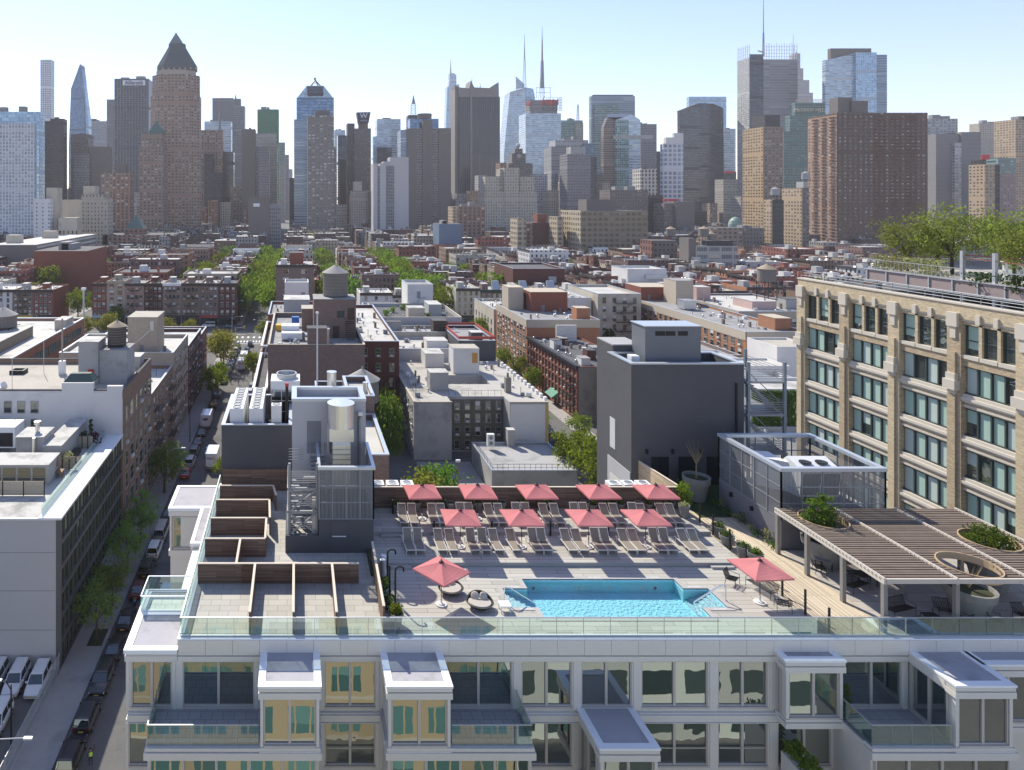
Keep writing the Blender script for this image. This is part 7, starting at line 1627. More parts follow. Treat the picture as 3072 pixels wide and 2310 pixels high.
TW('pale tower with a teal glass top far down the street', 1500, [(836, 855, 427, 'sand', 25), (837, 855, 427, 'teal', 20, -2, 490)], equip=False); TW('grey tower behind the teal-topped one', 1700, [(855, 867, 464, 'grey', 25)], equip=False); TW('bluish grey tower at the end of the street gap', 1900, [(866, 878, 507, 'ltgrey', 25)], equip=False)
t = TW('low brown theatre block with a small white sign', 640, [(745, 808, 590, 'plainbrown', 25), (808, 842, 612, 'grey', 20, 1)], name='theatre', cat='building', equip=False); b = MB(); b.box(wx(760, 640), 639.5, wz(620, 640), wx(779, 640), 639.9, wz(610, 640)); P('sign_board', b, MATS['sign_white'], t)
t = T('tower', 'blue glass tower with chamfered crown and tripod mast', 'tower', (wx(942, 950), 950, 0)); d = 950
b = MB(); x0, x1 = wx(889.5, d), wx(1001.6, d); b.box(x0, d, 0, x1, d + 45, wz(293, d), 0, 1); P('shaft', b, [TM['blue'], ROOFD], t)
EXT(t, 'crown', [(891, 294), (920, 257), (971, 257), (1000, 294)], d + .5, 40, TM['ltblue']); b = MB(); b.box(wx(882, d - 3), d - 3, 0, wx(924, d - 3), d, wz(358, d - 3), 0, 1); P('wing', b, [TM['astor'], ROOFD], t)
b = MB(); b.box(wx(922, d - 1), d - 1, wz(288, d), wx(970, d - 1), d - .2, wz(259, d)); P('dark_panel', b, TM['slate'], t)
b = MB(); ap = (wx(945, d + 15), d + 15, wz(234, d))
for px, yy in ((930, d + 3), (962, d + 3), (930, d + 28), (962, d + 28)): b.bar((wx(px, d), yy, wz(257, d)), ap, 1.2, 1.2)
b.bar((wx(937, d), d + 8, wz(246, d)), (wx(953, d), d + 8, wz(246, d)), .8, .8); b.tube((ap[0], ap[1], ap[2] - 2), (ap[0], ap[1], ap[2] + 3), 1.6); P('tripod_mast', b, STEELG, t)
TW('grey brown gridded apartment tower standing before the blue chamfered one', 800, [(923, 1002, 346, 'gridapt', 30), (945, 990, 331, 'plainbrown', 12, 6), (1002, 1009, 440, 'gridapt', 20, 3)], equip=False)
TW('narrow dark tower right of the gridded apartments', 1000, [(1013.6, 1040, 406, 'slate', 25), (1018, 1040, 480, 'dkbrown', 25, -8)]); TW('glass topped office behind the narrow dark tower', 1300, [(1003, 1036, 390, 'palegl', 25)])
t = TW('brown hotel shaft flaring to a big dark rooftop letter sign', 1000, [(1062.6, 1113, 385, 'brown', 26), (1042, 1064, 370, 'hotel', 26, 2)], equip=False)
EXT(t, 'sign_crown', [(1075, 369), (1070, 337), (1112, 336), (1106, 369)], 999, 14, mat('purple_black_sign', (.03, .025, .05), .5)); lettering(t, 'W', 1091, 348, 998, 10.5, mat('sign_pale', (.72, .7, .78), .5), bold=.1); lettering(t, 'HOTELS', 1091, 362, 998, 2.8, MATS['sign_pale'])
b = MB(); b.box(wx(1076, 1004), 1004, wz(386, 1004), wx(1104, 1004), 1014, wz(368, 1004)); P('crown_neck', b, TM['plainbrown'], t)
TW('beige stepped loft with punched windows below the letter sign hotel', 900, [(1054, 1119, 572, 'beige', 25), (1061, 1086, 545, STU_B, 15, 3)], name='loft_block', cat='building', equip=False)
TW('light glass office with horizontal bands left of the brown slotted hotel', 1150, [(1131, 1202, 357, 'palegl', 30), (1119, 1131, 409, 'ltblue', 25, 1), (1131, 1175, 442, 'slate', 8, -6)])
TW('pair of blank grey slabs with window strips', 750, [(1123, 1182, 498, 'grey', 24), (1120, 1132, 490, STU_L, 22, -.5), (1140, 1158, 490, STU_L, 22, -.5), (1170, 1226, 471, STU_L, 22, 1), (1150, 1170, 484, STU_L, 20, 2)], equip=False)
t = TW('wide brown hotel with a recessed slot and rooftop drum', 880, [(1220, 1353, 385, 'marriott', 35), (1268, 1297, 361, 'plainbrown', 32, -2), (1202, 1222, 389, 'astor', 30, 1), (1230, 1316, 356, 'blue', 20, 10), (1316, 1352, 384, 'plainbrown', 30, -1), (1221, 1248, 387, 'plainbrown', 30, -1)], equip=False)
b = MB(); b.lathe(wx(1274, 895), 896, [(9, wz(358, 895)), (9.5, wz(342, 895)), (0, wz(340, 895))], 20); P('roof_drum', b, TM['plainbrown'], t)
t = TW('dark stub building carrying a lattice mast', 1050, [(1225, 1262, 345, 'dkbrown', 20)], equip=False); lattice(t, 1243, 15, 13, 346, 308, 1050, 5); spire(t, 1243, 309, 284, 1050, 3, .3)
t = T('tower', 'distant stepped glass tower with a needle spire', 'tower', (wx(1358, 2000), 2000, 0)); d = 2000
EXT(t, 'shaft', [(1335, 600), (1338, 370), (1342, 260), (1378, 252), (1378, 600)], d, 30, TM['ltblue']); EXT(t, 'upper_block', [(1347, 262), (1349, 219), (1362, 219), (1369, 225), (1370, 262)], d + 4, 22, TM['palegl']); spire(t, 1354, 222, 178, d, 2.5, .4)
t = T('tower', 'big dark pinstripe tower with a spiked concrete crown', 'tower', (wx(1430, 1000), 1000, 0)); d = 1000; CN = mat('crown_concrete', (.25, .235, .22), .85, var=.1, scale=.05)
b = MB(); b.box(wx(1378, d), d, 0, wx(1500, d), d + 45, wz(290, d), 0, 1); P('shaft', b, [TM['dkglass'], ROOFD], t); b = MB(); b.box(wx(1365, d + 6), d + 6, 0, wx(1379, d + 6), d + 40, wz(262, d + 6), 0, 1); P('side_fin', b, [CN, ROOFD], t)
EXT(t, 'crown', [(1377, 291), (1377, 262), (1408, 265), (1413, 241), (1423, 262), (1470, 264), (1496, 246), (1497, 291)], d - .6, 30, CN); b = MB(); b.box(wx(1411, d - 2), d - 2, 0, wx(1417, d - 2), d - .7, wz(262, d)); P('concrete_rib', b, CN, t); spire(t, 1420, 262, 230, d, .7, .2); spire(t, 1445, 264, 246, d, .7, .2); EXT(t, 'left_spike', [(1365, 264), (1364, 254), (1379, 262)], d + 5, 20, CN)
t = T('tower', 'faceted pale glass tower with a slanted crown and slender spire', 'tower', (wx(1558, 1500), 1500, 0)); d = 1500
EXT(t, 'shaft', [(1510, 640), (1512, 458), (1521, 360), (1530, 276), (1575, 262), (1577, 458), (1577, 640)], d, 40, TM['palegl']); EXT(t, 'right_facet', [(1577, 640), (1577, 400), (1576, 262), (1600, 266), (1605, 292), (1605, 640)], d + 4, 36, TM['ltblue']); EXT(t, 'glass_fin', [(1548, 268), (1548, 229), (1573, 252), (1573, 262)], d + 10, 3, TM['palegl']); lattice(t, 1577, 9, 3, 262, 170, d, 9); spire(t, 1577, 172, 99, d, 1.4, .2)
b = MB()
for k in range(9): q = 1522 + k * 7; b.bar((wx(q, d), d - .5, wz(288 - k * 1.9, d)), (wx(q, d), d - .5, wz(268 - k * 1.9, d)), .5, .5)
P('crown_screen', b, GALV, t)
t = TW('glass tower with lit sign frames and a tall striped antenna', 1300, [(1577, 1683, 340, 'palegl', 40), (1590, 1672, 300, 'grey', 30, 4)], equip=False)
RDL = mat('red_sign_letters', (.55, .03, .04), .5)
b = MB(); d = 1300
for px0, px1 in ((1579, 1592), (1630, 1672), (1676, 1685)):
 for k in range(6): yy = 292 + k * 8; b.bar((wx(px0, d), d - 1, wz(yy, d)), (wx(px1, d), d - 1, wz(yy, d)), .5, .5)
 for k in range(4): q = px0 + (px1 - px0) * k / 3; b.bar((wx(q, d), d - 1, wz(292, d)), (wx(q, d), d - 1, wz(332, d)), .5, .5)
P('sign_frame', b, BLACK, t); lettering(t, 'H&M', 1651, 307, d - 2, 15, RDL, bold=.3); lettering(t, 'H&M', 1585, 312, d - 2, 13, RDL, sx=.42, bold=.3)
lattice(t, 1631, 14, 8, 300, 232, d, 6); spire(t, 1631, 262, 180, d, 4, 2.6); spire(t, 1631, 182, 116, d, 1.8, 1.0, name='antenna', m=mat('antenna_red', (.3, .2, .19), .6)); spire(t, 1631, 118, 76, d, .8, .2, name='antenna', m=STEELG)
b = MB()
for px in (1611, 1653): b.bar((wx(px, d), d + 4, wz(296, d)), (wx(px, d), d + 4, wz(260, d)), .7, .7)
for yy in (262, 276): b.bar((wx(1611, d), d + 4, wz(yy, d)), (wx(1653, d), d + 4, wz(yy, d)), .6, .6)
P('antenna_frame', b, STEELG, t)
t = TW('brown stepped tower with a clock and a globe on top', 1150, [(1510, 1613, 545, 'brown', 30), (1525, 1598, 490, 'brown', 24, 3), (1536, 1577, 460, 'brown', 18, 6), (1545, 1568, 446, 'brown', 12, 9)], equip=False); b = MB(); b.lathe(wx(1556, 1162), 1165, [(0, wz(447, 1160)), (3.2, wz(441, 1160)), (4, wz(436, 1160)), (3, wz(431, 1160)), (0, wz(429, 1160))], 12); P('globe', b, GALV, t)
b = MB(); b.lathe(0, 0, [(3.6, 0), (0, .05)], 16); o = inst('clock_face', b.mesh('clock_face', mat('clock_pale', (.45, .42, .36), .6)), t, wx(1557, 1155), 1155, wz(468, 1155)); o.rotation_euler = (pi / 2, 0, 0)
t = TW('broad beige brick hotel with stepped towers', 800, [(1455, 1612, 575, 'beige', 30), (1456, 1500, 529, 'beige', 20, 2), (1513, 1558, 503, 'beige', 20, -1), (1560, 1604, 530, 'beige', 20, 2), (1500, 1514, 507, 'beige', 16, 4)], equip=False)
TW('brown apartment slab with balcony windows below the pinstripe tower', 640, [(1375, 1455, 619, 'redapt', 20), (1358, 1375, 620, 'tanapt', 20, .5)], name='apartment_block', cat='apartment building')
TW('low bluish commercial building in front of the grey slabs', 560, [(1317, 1387, 672, mat('blue_grey_cladding', (.13, .18, .25), .7, var=.1, scale=.1), 25)], name='commercial_building', cat='building')
t = TW('dark teal slab with a lattice spire', 1400, [(1683, 1748, 361, 'teal', 30), (1727, 1750, 368, 'sand', 20, -4)]); lattice(t, 1738, 7, 2, 362, 312, 1400, 6)
TW('stepped grey office with dark ribbon windows', 1000, [(1654, 1750, 440, 'times', 30), (1666, 1765, 420, 'ltgrey', 25, 5), (1750, 1781, 430, 'blue', 25, 2)])
TW('grey glass apartment tower with a blank roof box', 850, [(1702, 1772, 462, 'grey', 25), (1713, 1757, 440, STU_G, 15, 4), (1757, 1790, 470, 'slate', 25, 1)], equip=False)
TW('tall glass slab with a green tinged lower front', 1300, [(1774, 1905, 288, 'astor', 10), (1780, 1900, 284, 'slate', 6, 2), (1784, 1856, 313, 'teal', 20, -5)], equip=False)
t = T('tower', 'green and blue mosaic glass hotel tower with a cut slanted roof', 'tower', (wx(1865, 950), 950, 0)); d = 950
EXT(t, 'shaft', [(1847, 620), (1847, 360), (1895, 343), (1921, 360), (1921, 620)], d, 26, TM['palegl']); EXT(t, 'mosaic_front', [(1847, 620), (1848, 361), (1886, 361), (1888, 620)], d - .8, 2, TM['mosaic']); EXT(t, 'brown_wing', [(1810, 620), (1811, 382), (1823, 352), (1848, 362), (1848, 620)], d + 3, 8, TM['westin']); b = MB(); b.box(wx(1840, d - 1.5), d - 1.5, wz(417, d), wx(1960, d - 1.5), d - .9, wz(406, d)); P('cross_beam', b, STU_G, t)
b = MB(); b.loft([(wx(1823, d), d), (wx(1895, d), d), (wx(1921, d), d + 26), (wx(1848, d), d + 26)], wz(352, d), [(wx(1825, d), d + 2), (wx(1893, d), d + 2), (wx(1918, d), d + 26), (wx(1850, d), d + 26)], wz(341, d), 0, 1); P('cut_roof', b, [GALV, DARKR], t)
TW('plain grey glass tower right of the mosaic hotel', 1000, [(1922, 1970, 372, 'grey', 25)]); TW('small dark brown tower beside the plain grey glass one', 1050, [(1970, 1990, 455, 'dkbrown', 20)])
TW('white ornate office with arched top windows', 800, [(1922, 1971, 507, fc('white_ornate', (.56, .53, .47), (.06, .06, .06), 4.2, 4.4, .5, .66, .2, .1, BG), 20)], name='office_building', cat='building')
t = TW('white gridded apartment tower with a rounded shoulder roof', 900, [(1990, 2050, 430, 'grid', 8), (1998, 2050, 412, STU_W, 6, 1), (2022, 2050, 399, STU_W, 4, 2)], equip=False)
t = T('tower', 'dark slate glass tower with an uneven peaked roofline', 'tower', (wx(2106, 1100), 1100, 0)); d = 1100
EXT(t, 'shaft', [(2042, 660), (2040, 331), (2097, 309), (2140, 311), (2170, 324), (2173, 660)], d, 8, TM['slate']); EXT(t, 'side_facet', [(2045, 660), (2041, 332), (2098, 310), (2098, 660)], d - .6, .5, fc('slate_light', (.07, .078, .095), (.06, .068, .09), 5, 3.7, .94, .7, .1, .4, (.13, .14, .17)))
TW('pale blue glass tower peeking over the dark slate one', 1300, [(2067, 2179, 290, 'ltblue', 8)], equip=False)
t = TW('pale banded glass tower with a red sign low on its front', 1200, [(2171, 2207, 386, 'palegl', 30), (2172, 2209, 515, 'slate', 25, -5)]); b = MB(); b.box(wx(2173, 1193), 1193, wz(520, 1193), wx(2203, 1193), 1193.8, wz(513, 1193)); P('sign_board', b, RDL, t)
t = T('tower', 'tall grey screened office tower with rod crown and mast', 'tower', (wx(2300, 1050), 1050, 0)); d = 1050
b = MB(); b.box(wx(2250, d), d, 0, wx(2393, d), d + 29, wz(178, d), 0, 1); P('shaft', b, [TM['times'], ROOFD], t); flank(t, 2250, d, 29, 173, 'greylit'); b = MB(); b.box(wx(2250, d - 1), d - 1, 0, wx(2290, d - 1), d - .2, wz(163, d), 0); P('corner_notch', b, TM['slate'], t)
b = MB()
for k in range(14): q = 2292 + k * 7.6; b.bar((wx(q, d), d, wz(180, d)), (wx(q, d), d, wz(133 - (k % 3) * 2, d)), .55, .55)
for k in range(7): q = 2214 + k * 6; b.bar((wx(2250, d) - .5, d + 1 + k * 4.4, wz(175, d)), (wx(2250, d) - .5, d + 1 + k * 4.4, wz(133, d)), .55, .55)
for yy in (140, 150, 160, 170):
 b.bar((wx(2292, d), d, wz(yy, d)), (wx(2392, d), d, wz(yy, d)), .4, .4); b.bar((wx(2250, d) - .5, d, wz(yy, d)), (wx(2250, d) - .5, d + 29, wz(yy, d)), .4, .4)
P('rod_crown', b, mat('pale_rods', (.5, .5, .5), .5), t); spire(t, 2301, 165, 95, d, 1.8, 1.2); spire(t, 2301, 97, -12, d, .8, .3); spire(t, 2391, 175, 100, d, .6, .15); b = MB(); b.bar((wx(2280, d), d + 5, wz(150, d)), (wx(2300, d), d + 5, wz(156, d)), 1.4, 1.4); P('roof_crane', b, STEELG, t)
t = TW('distant stepped limestone skyscraper half hidden by the screened tower', 1700, [(2380, 2439, 278, 'ltgrey', 40), (2380, 2428, 240, 'ltgrey', 30, 4), (2380, 2410, 205, 'ltgrey', 24, 8), (2385, 2401, 160, 'ltgrey', 18, 12)], equip=False); spire(t, 2396, 162, 152, 1700, 3, 1)
t = TW('green terracotta slab with pale letters along its top', 900, [(2351, 2421, 394, 'mcgraw', 10), (2370, 2476, 346, 'mcgraw', 9, 4), (2385, 2476, 308, 'mcgraw', 6, 8)], equip=False); lettering(t, 'McGRAW-HILL', 2428, 330, 903, 6.6, mat('pale_letters', (.6, .52, .36), .6), sx=.9)
b = MB()
for k in range(5): b.bar((wx(2390, 908), 909, wz(306 - k * 2.2, 908)), (wx(2476, 908), 909, wz(306 - k * 2.2, 908)), .5, .4)
P('crown_fins', b, STU_B, t)
t = TW('pale blue glass residential tower with a dark roof box', 1000, [(2568, 2630, 157, 'ltblue', 40), (2476, 2569, 180, 'palegl', 6, 6), (2630, 2661, 164, 'astor', 30, 8), (2492, 2614, 145, 'plainbrown', 6, 9)], equip=False); EXT(t, 'sloped_front', [(2476, 640), (2476, 181), (2568, 159), (2568, 640)], 1004, 2, TM['palegl'])
t = TW('huge brown brick apartment slab with curved balconies', 600, [(2512, 2783, 338, 'plaza', 34), (2514, 2557, 292, 'plainbrown', 10, 6), (2555, 2604, 302, 'plainbrown', 14, 4)], equip=False)
x0 = wx(2512, 600); b = MB(); b.box(x0 - .5, 600.2, 0, x0, 634, wz(345, 600)); P('lit_tone_flank', b, TM['plazalit'], t)  # thin slab carrying the painted sunlit tone of the brick
b = MB()
for k in range(42):
 z = wz(350, 600) - k * 2.9
 if z > 8:
  for px in (2640, 2690, 2735): b.prism([(wx(px, 600) + 5.5 * cos(q * pi / 5 + pi), 600 + 1.6 * sin(q * pi / 5 + pi)) for q in range(6)], z, z + .9)
  for yy in (602, 612, 622): b.box(x0 - 1.6, yy, z, x0 - .5, yy + 6, z + .25)
P('balcony', b, mat('balcony_brick', (.155, .08, .06), .85), t, kind='stuff')
t = TW('ochre brick tower lit from the side, with dark boxed roof', 760, [(2292, 2349, 380, 'brnapt', 35), (2295, 2340, 345, 'dkbrown', 22, 6)], equip=False); flank(t, 2292, 760, 35, 381, 'goldlit')
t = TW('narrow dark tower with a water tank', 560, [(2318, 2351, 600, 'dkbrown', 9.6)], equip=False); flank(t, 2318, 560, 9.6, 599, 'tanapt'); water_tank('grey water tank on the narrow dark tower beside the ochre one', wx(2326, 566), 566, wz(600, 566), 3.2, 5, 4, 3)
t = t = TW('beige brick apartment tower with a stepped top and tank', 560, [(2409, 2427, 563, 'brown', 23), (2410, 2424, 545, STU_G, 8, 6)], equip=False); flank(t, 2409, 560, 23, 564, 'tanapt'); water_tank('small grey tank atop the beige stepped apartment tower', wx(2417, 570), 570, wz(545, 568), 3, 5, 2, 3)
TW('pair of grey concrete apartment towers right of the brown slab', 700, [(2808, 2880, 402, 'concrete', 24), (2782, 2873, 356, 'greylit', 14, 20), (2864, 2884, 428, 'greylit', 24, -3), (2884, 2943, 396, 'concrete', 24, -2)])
TW('beige ornate tower with vertical shadows at the right', 1200, [(2933, 3012, 420, 'sand', 25), (2938, 3008, 370, 'beige', 18, 3)]); TW('pale slab behind the beige ornate tower', 1300, [(3008, 3049, 383, 'sand', 20)]); TW('tan balconied tower at the right picture edge', 800, [(3047, 3130, 358, 'tanapt', 25)])
TW('tan and black slab with a lit stone strip', 620, [(2955, 2985, 493, 'tanapt', 15), (2985, 3000, 493, 'dkbrown', 14, 1)], equip=False); TW('pinkish hotel with a blue glazed top', 650, [(3000, 3047, 520, 'pink', 20), (2994, 3047, 474, 'teal', 14, 2)], equip=False)  # two block tones paint the tan slab's lit and dark sides
t = TW('dark stub tower with a red rooftop sign', 640, [(2945, 2958, 478, 'dkbrown', 10)], equip=False); b = MB(); b.box(wx(2943, 640), 639, wz(479, 640), wx(2966, 640), 640, wz(464, 640)); P('sign_board', b, RDL, t)
TW('long dark filler slab behind the right-hand towers', 900, [(2783, 3130, 560, 'brown', 20)], equip=False)
t = TW('broad olive brown loft block with a plain roof house', 520, [(1744, 1943, 633, 'loft', 40), (1760, 1848, 598, 'plainbrown', 16, 10)], name='loft_block', cat='loft building', equip=False); x0 = wx(1744, 520); b = MB(); b.box(x0 - .4, 520.3, 0, x0, 560, wz(632, 520)); P('lit_tone_flank', b, TM['loftlit'], t)  # buff slab paints the loft's side as sunlit
TW('dark brick stack building with a red stripe sign', 700, [(1993, 2084, 610, 'brown', 25), (2030, 2084, 605, 'plainbrown', 20, -5), (1991, 2036, 597, RDL, 2, -1, 603)], name='building', cat='building', equip=False); TW('red brown blocks between the loft and the mosaic hotel', 720, [(1830, 1945, 570, 'brown', 25), (1945, 1990, 585, 'dkbrown', 25, 2)], name='building', cat='building')
t = TW('grey loft with wide strip windows and a planted roof storey', 400, [(2088, 2212, 738, 'greywide', 8), (2120, 2200, 722, 'slate', 5, 2), (2066, 2088, 715, 'plainbrown', 10, 1)], name='loft_block', cat='loft building', equip=False); water_tank('water tank on a frame above the grey strip-window loft', wx(2112, 412), 412, wz(738, 412), 2.6, 4.4, 6, 1, 'tan'); water_tank('second water tank on a frame above the grey loft, with a tan cone', wx(2132, 420), 420, wz(738, 412), 2.6, 4.4, 2.5, 1, 'tan')
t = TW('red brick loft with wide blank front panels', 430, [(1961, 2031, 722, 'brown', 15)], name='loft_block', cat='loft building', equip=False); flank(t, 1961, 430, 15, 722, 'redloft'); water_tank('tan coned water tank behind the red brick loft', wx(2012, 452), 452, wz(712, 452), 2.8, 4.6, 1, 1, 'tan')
TW('reddish mid-height loft with roof house, left of the olive loft', 560, [(1600, 1671, 668, BRK_DKR, 20), (1577, 1602, 670, 'redapt', 20, .4), (1612, 1640, 642, BRK_RED, 10, 5)], name='loft_block', cat='loft building', equip=False); TW('buff end building beside the reddish loft', 540, [(1672, 1690, 650, 'loftlit', 18), (1552, 1577, 655, 'loftlit', 18, 4)], name='building', cat='building', equip=False)
t = TW('brown brick apartment block with bay windows and small green dome', 560, [(2230, 2293, 684, 'brown', 20), (2137, 2232, 684, 'brnapt', 20, .4)], name='apartment_block', cat='apartment building'); b = MB(); b.lathe(wx(2206, 600), 600, [(5.5, 20), (5.5, wz(672, 600)), (4.6, wz(662, 600)), (2.6, wz(654, 600)), (0, wz(650, 600))], 14); P('green_dome', b, mat('dome_copper', (.25, .34, .28), .6), t)
fl = random.Random(12); kinds = ['brown', 'grey', 'beige', 'brnapt', 'sand', 'redapt', 'ltgrey', 'dkbrown', 'tanapt', 'plainbrown']; kn = {'brown': 'brown', 'grey': 'grey', 'beige': 'beige', 'brnapt': 'light brown', 'sand': 'sand coloured', 'redapt': 'reddish', 'ltgrey': 'light grey', 'dkbrown': 'near-black', 'tanapt': 'tan', 'plainbrown': 'blank brown'}
gaps = [(0, 130, 620), (120, 330, 560), (330, 430, 600), (596, 740, 600), (735, 800, 640), (868, 885, 560), (1000, 1070, 580), (1105, 1130, 540), (1225, 1370, 640), (1350, 1460, 560), (1500, 1520, 520), (1605, 1720, 560), (1690, 1850, 560), (1780, 1830, 520), (1940, 2050, 560), (2040, 2180, 640), (2170, 2230, 560), (2225, 2300, 640), (2340, 2440, 640), (2780, 2960, 640)]
kc = {}
for a, c, y0 in gaps:
 x = a
 while x < c - 6:
  w = fl.uniform(18, 46); m = fl.choice(kinds); d = fl.uniform(880, 990); kc[m] = kc.get(m, 0) + 1
  TW('%s of the %s mid-rises between the landmark towers, counted from the left' % (ORD[kc[m]], kn[m]), d, [(x, min(x + w, c), y0 + fl.uniform(-40, 45), m, 20)], name='mid_rise', cat='building', equip=False, group='mid-rise blocks between the landmark towers')
  x += w * fl.uniform(.9, 1.3)
def TM_(seed, r, h, tr, cl, lv, ls, lm): return tree_meshes(seed, r, h, tr, cl, lv, ls, LEAFS[lm])
NEAR = [TM_(40 + i, 2.5, 4.6, 1.9, 46, 44, .17, lm) for i, lm in enumerate(('street', 'street', 'spring'))]
MID = [TM_(50 + i, 3.6, 6.0, 2.6, 56, 34, .30, lm) for i, lm in enumerate(('spring', 'spring', 'olive', 'green'))]
FAR = [TM_(60 + i, 4.6, 7.5, 3.2, 44, 16, .52, lm) for i, lm in enumerate(('spring', 'spring', 'green', 'spring'))]
rt = random.Random(15)
for i, y in enumerate((83.3, 90.5, 98.5, 107)): make_tree('street_tree', 'young street tree in front of the ribbon glass building, %s from the car park' % ORD[i + 1], NEAR[i % 2], (-24.4, y, .14), rt.uniform(0, 6), rt.uniform(1.1, 1.25), 'street trees')
for lb, m, x, y, s in (('dark green tree beside the brown loft pavement', NEAR[0], -24.2, 125, 1.35), ('smaller tree right behind the dark green pavement tree', NEAR[1], -23.8, 131, 1.1), ('small bright tree showing past the plant block', NEAR[2], -13.4, 127, .95), ('broad bright street tree leaning over the parked cars', MID[0], -22.6, 183, 1.0), ('bright tree just behind the broad leaning one', MID[1], -22.4, 192, .9), ('large olive toned tree at the far end of the tenements', MID[2], -23, 215, 1.35), ('olive toned tree behind the larger olive one', MID[2], -25, 226, 1.2), ('airy bright tree across from the broad leaning one', MID[1], -13, 203, .95), ('spreading bright tree near the crossing', MID[0], -11, 252, 1.05), ('tall narrow tree right of the stair tower', MID[3], 17.4, 130, (.85, .85, 1.9)), ('dark tree behind the low mesh-draped tank', MID[3], 18.5, 163, (.85, .85, 1.8)), ('green tree between the tall narrow tree and the E-shaped house', MID[0], 19.6, 146, (.7, .7, 1.5)), ('low dark tree in the yard behind the timber fence', MID[3], 15.5, 100, 1.35), ('olive shrubby tree in the yard behind the timber fence', MID[2], 19.5, 105, 1.3), ('second dark yard tree behind the timber fence', MID[3], 23.5, 112, 1.2), ('bright full tree left of the tall dark block', MID[0], 53.2, 121, 1.35), ('second bright tree just behind the full one by the dark block', MID[1], 53.4, 131, 1.1), ('slim young tree on the second street pavement', NEAR[2], 61.5, 149, 1.1), ('dark small tree among the parked cars of the second street', NEAR[0], 53.8, 152, 1.1), ('bright tree at the foot of the orange block, nearest', MID[0], 66, 190, .8), ('bright tree at the foot of the orange block, middle', MID[1], 66, 203, .8), ('bright tree at the foot of the orange block, farthest', MID[0], 65, 214, .8), ('bright bushy tree before the cream corner tenement', MID[1], 65, 246, 1.25), ('olive tree between the brown tank and the avenue', MID[2], -71, 258, 1.2), ('olive tree by the pale mast on the avenue', MID[2], -80, 256, 1.1), ('olive tree beside the stair roof near the avenue', MID[2], -49, 256, 1.05), ('last olive tree on the avenue before the crossing', MID[2], -40, 257, .95), ('dark round tree in front of the tan apartment house', MID[3], -76, 288, 1.0), ('bright tree filling the far left street mouth', MID[0], -97, 303, 1.5), ('green tree behind the bright one in the far left street', MID[3], -93, 312, 1.3), ('big broad yard tree behind the wooden tank tower', FAR[0], 15, 318, 1.75), ('second big yard tree right of the broad one', FAR[2], 23, 322, 1.7), ('third big yard tree behind the broad pair', FAR[1], 19, 334, 1.9), ('conifer like dark tree beyond the green cornice row', MID[3], 100, 306, (.8, .8, 1.9))):
 make_tree('tree', lb, m, (x, y, 0), rt.uniform(0, 6), s, 'city trees')
for side, x0, nm in (('left', -25.2, 'leafy traffic street'), ('right', -10.8, 'leafy traffic street'), ('left', 52, 'second leafy street'), ('right', 66, 'second leafy street')):
 y = 300; k = 0
 while y < 552:
  k += 1; make_tree('street_tree', '%s tree from the avenue on the %s side of the %s' % (ORD[k], side, nm), FAR[rt.randrange(4)], (x0 + rt.uniform(-1, 1), y, .1), rt.uniform(0, 6), rt.uniform(1.2, 1.7), 'street trees beyond the avenue'); y += rt.uniform(9, 13)
k = 0
for x, nm in ((-56, 'left of the leafy traffic street'), (20, 'between the two leafy streets'), (97, 'right of the second leafy street'), (174, 'right of the third street'), (251, 'right of the fourth street'), (-134, 'left of the far left street')):
 y = 335 if x != 20 else 350; k = 0
 while y < 800:
  k += 1; make_tree('yard_tree', '%s yard tree from the avenue in the block %s' % (ORD[k], nm), FAR[rt.randrange(4)], (x + rt.uniform(-6, 6), y, 0), rt.uniform(0, 6), rt.uniform(1., 1.75), 'yard trees between the walk-up rows'); y += rt.uniform(20, 52); y += 45 if 545 < y < 590 else 0
RGT = [TM_(70 + i, 3.1, 5.2, 1.4, 72, 30, .16, 'locust') for i in range(2)]
for lb, x, y, s in (('feathery honey locust at the near corner of the roof garden', 70.6, 79, .95), ('second feathery tree on the roof garden, tallest', 72.4, 75.5, 1.15), ('feathery roof garden tree behind the first steel post', 72.5, 69, 1.05), ('feathery roof garden tree between the steel posts', 74.5, 64, 1.0), ('feathery roof garden tree in front of the marquee', 77, 70, 1.1), ('feathery roof garden tree at the picture edge', 76, 60, 1.0), ('low feathery tree behind the pale flowering shrubs', 74, 79, .8), ('feathery tree between the second and third locusts', 75.5, 72.5, 1.05), ('feathery roof garden tree beside the rust red beam', 70.5, 65.5, .9)): make_tree('honey_locust', lb, RGT[int(y) % 2], (x, y, 45.6), rt.uniform(0, 6), s, 'roof garden trees')
for i, y in enumerate((79.6, 77.4, 75.2, 73.4)): bush('shrub', 'pale flowering shrub along the roof garden railing, %s from the corner' % ORD[i + 1], 'shrub', (68.4, y, 45.7), 1.5, 1.7, 340, .16, LEAFS['pale'], 400 + i, 'pale shrubs on the roof garden')
for i, y in enumerate((67, 63.8, 60.6, 57.4, 54.2, 51)): bush('juniper_shrub', 'dark juniper spilling over the roof garden railing, %s from the corner' % ORD[i + 1], 'shrub', (67.6, y, 45.2), 1.5, 1.5, 420, .17, LEAFS['dark'], 420 + i, 'junipers on the roof garden')
b = MB(); b.box(-25.3, 82.2, .14, -23.5, 85.4, .19); tag(S('tree_pit', b, SOIL), kind='structure')
m, nt_, out = _nt('car_paint'); p = N(nt_, 'BsdfPrincipled', i_Roughness=.28, i_Metallic=.1); oi = N(nt_, 'ObjectInfo'); L(nt_, oi.outputs['Color'], p.inputs['Base Color']); p.inputs['Coat Weight'].default_value = .6; L(nt_, p.outputs[0], out.inputs[0]); PAINT = m
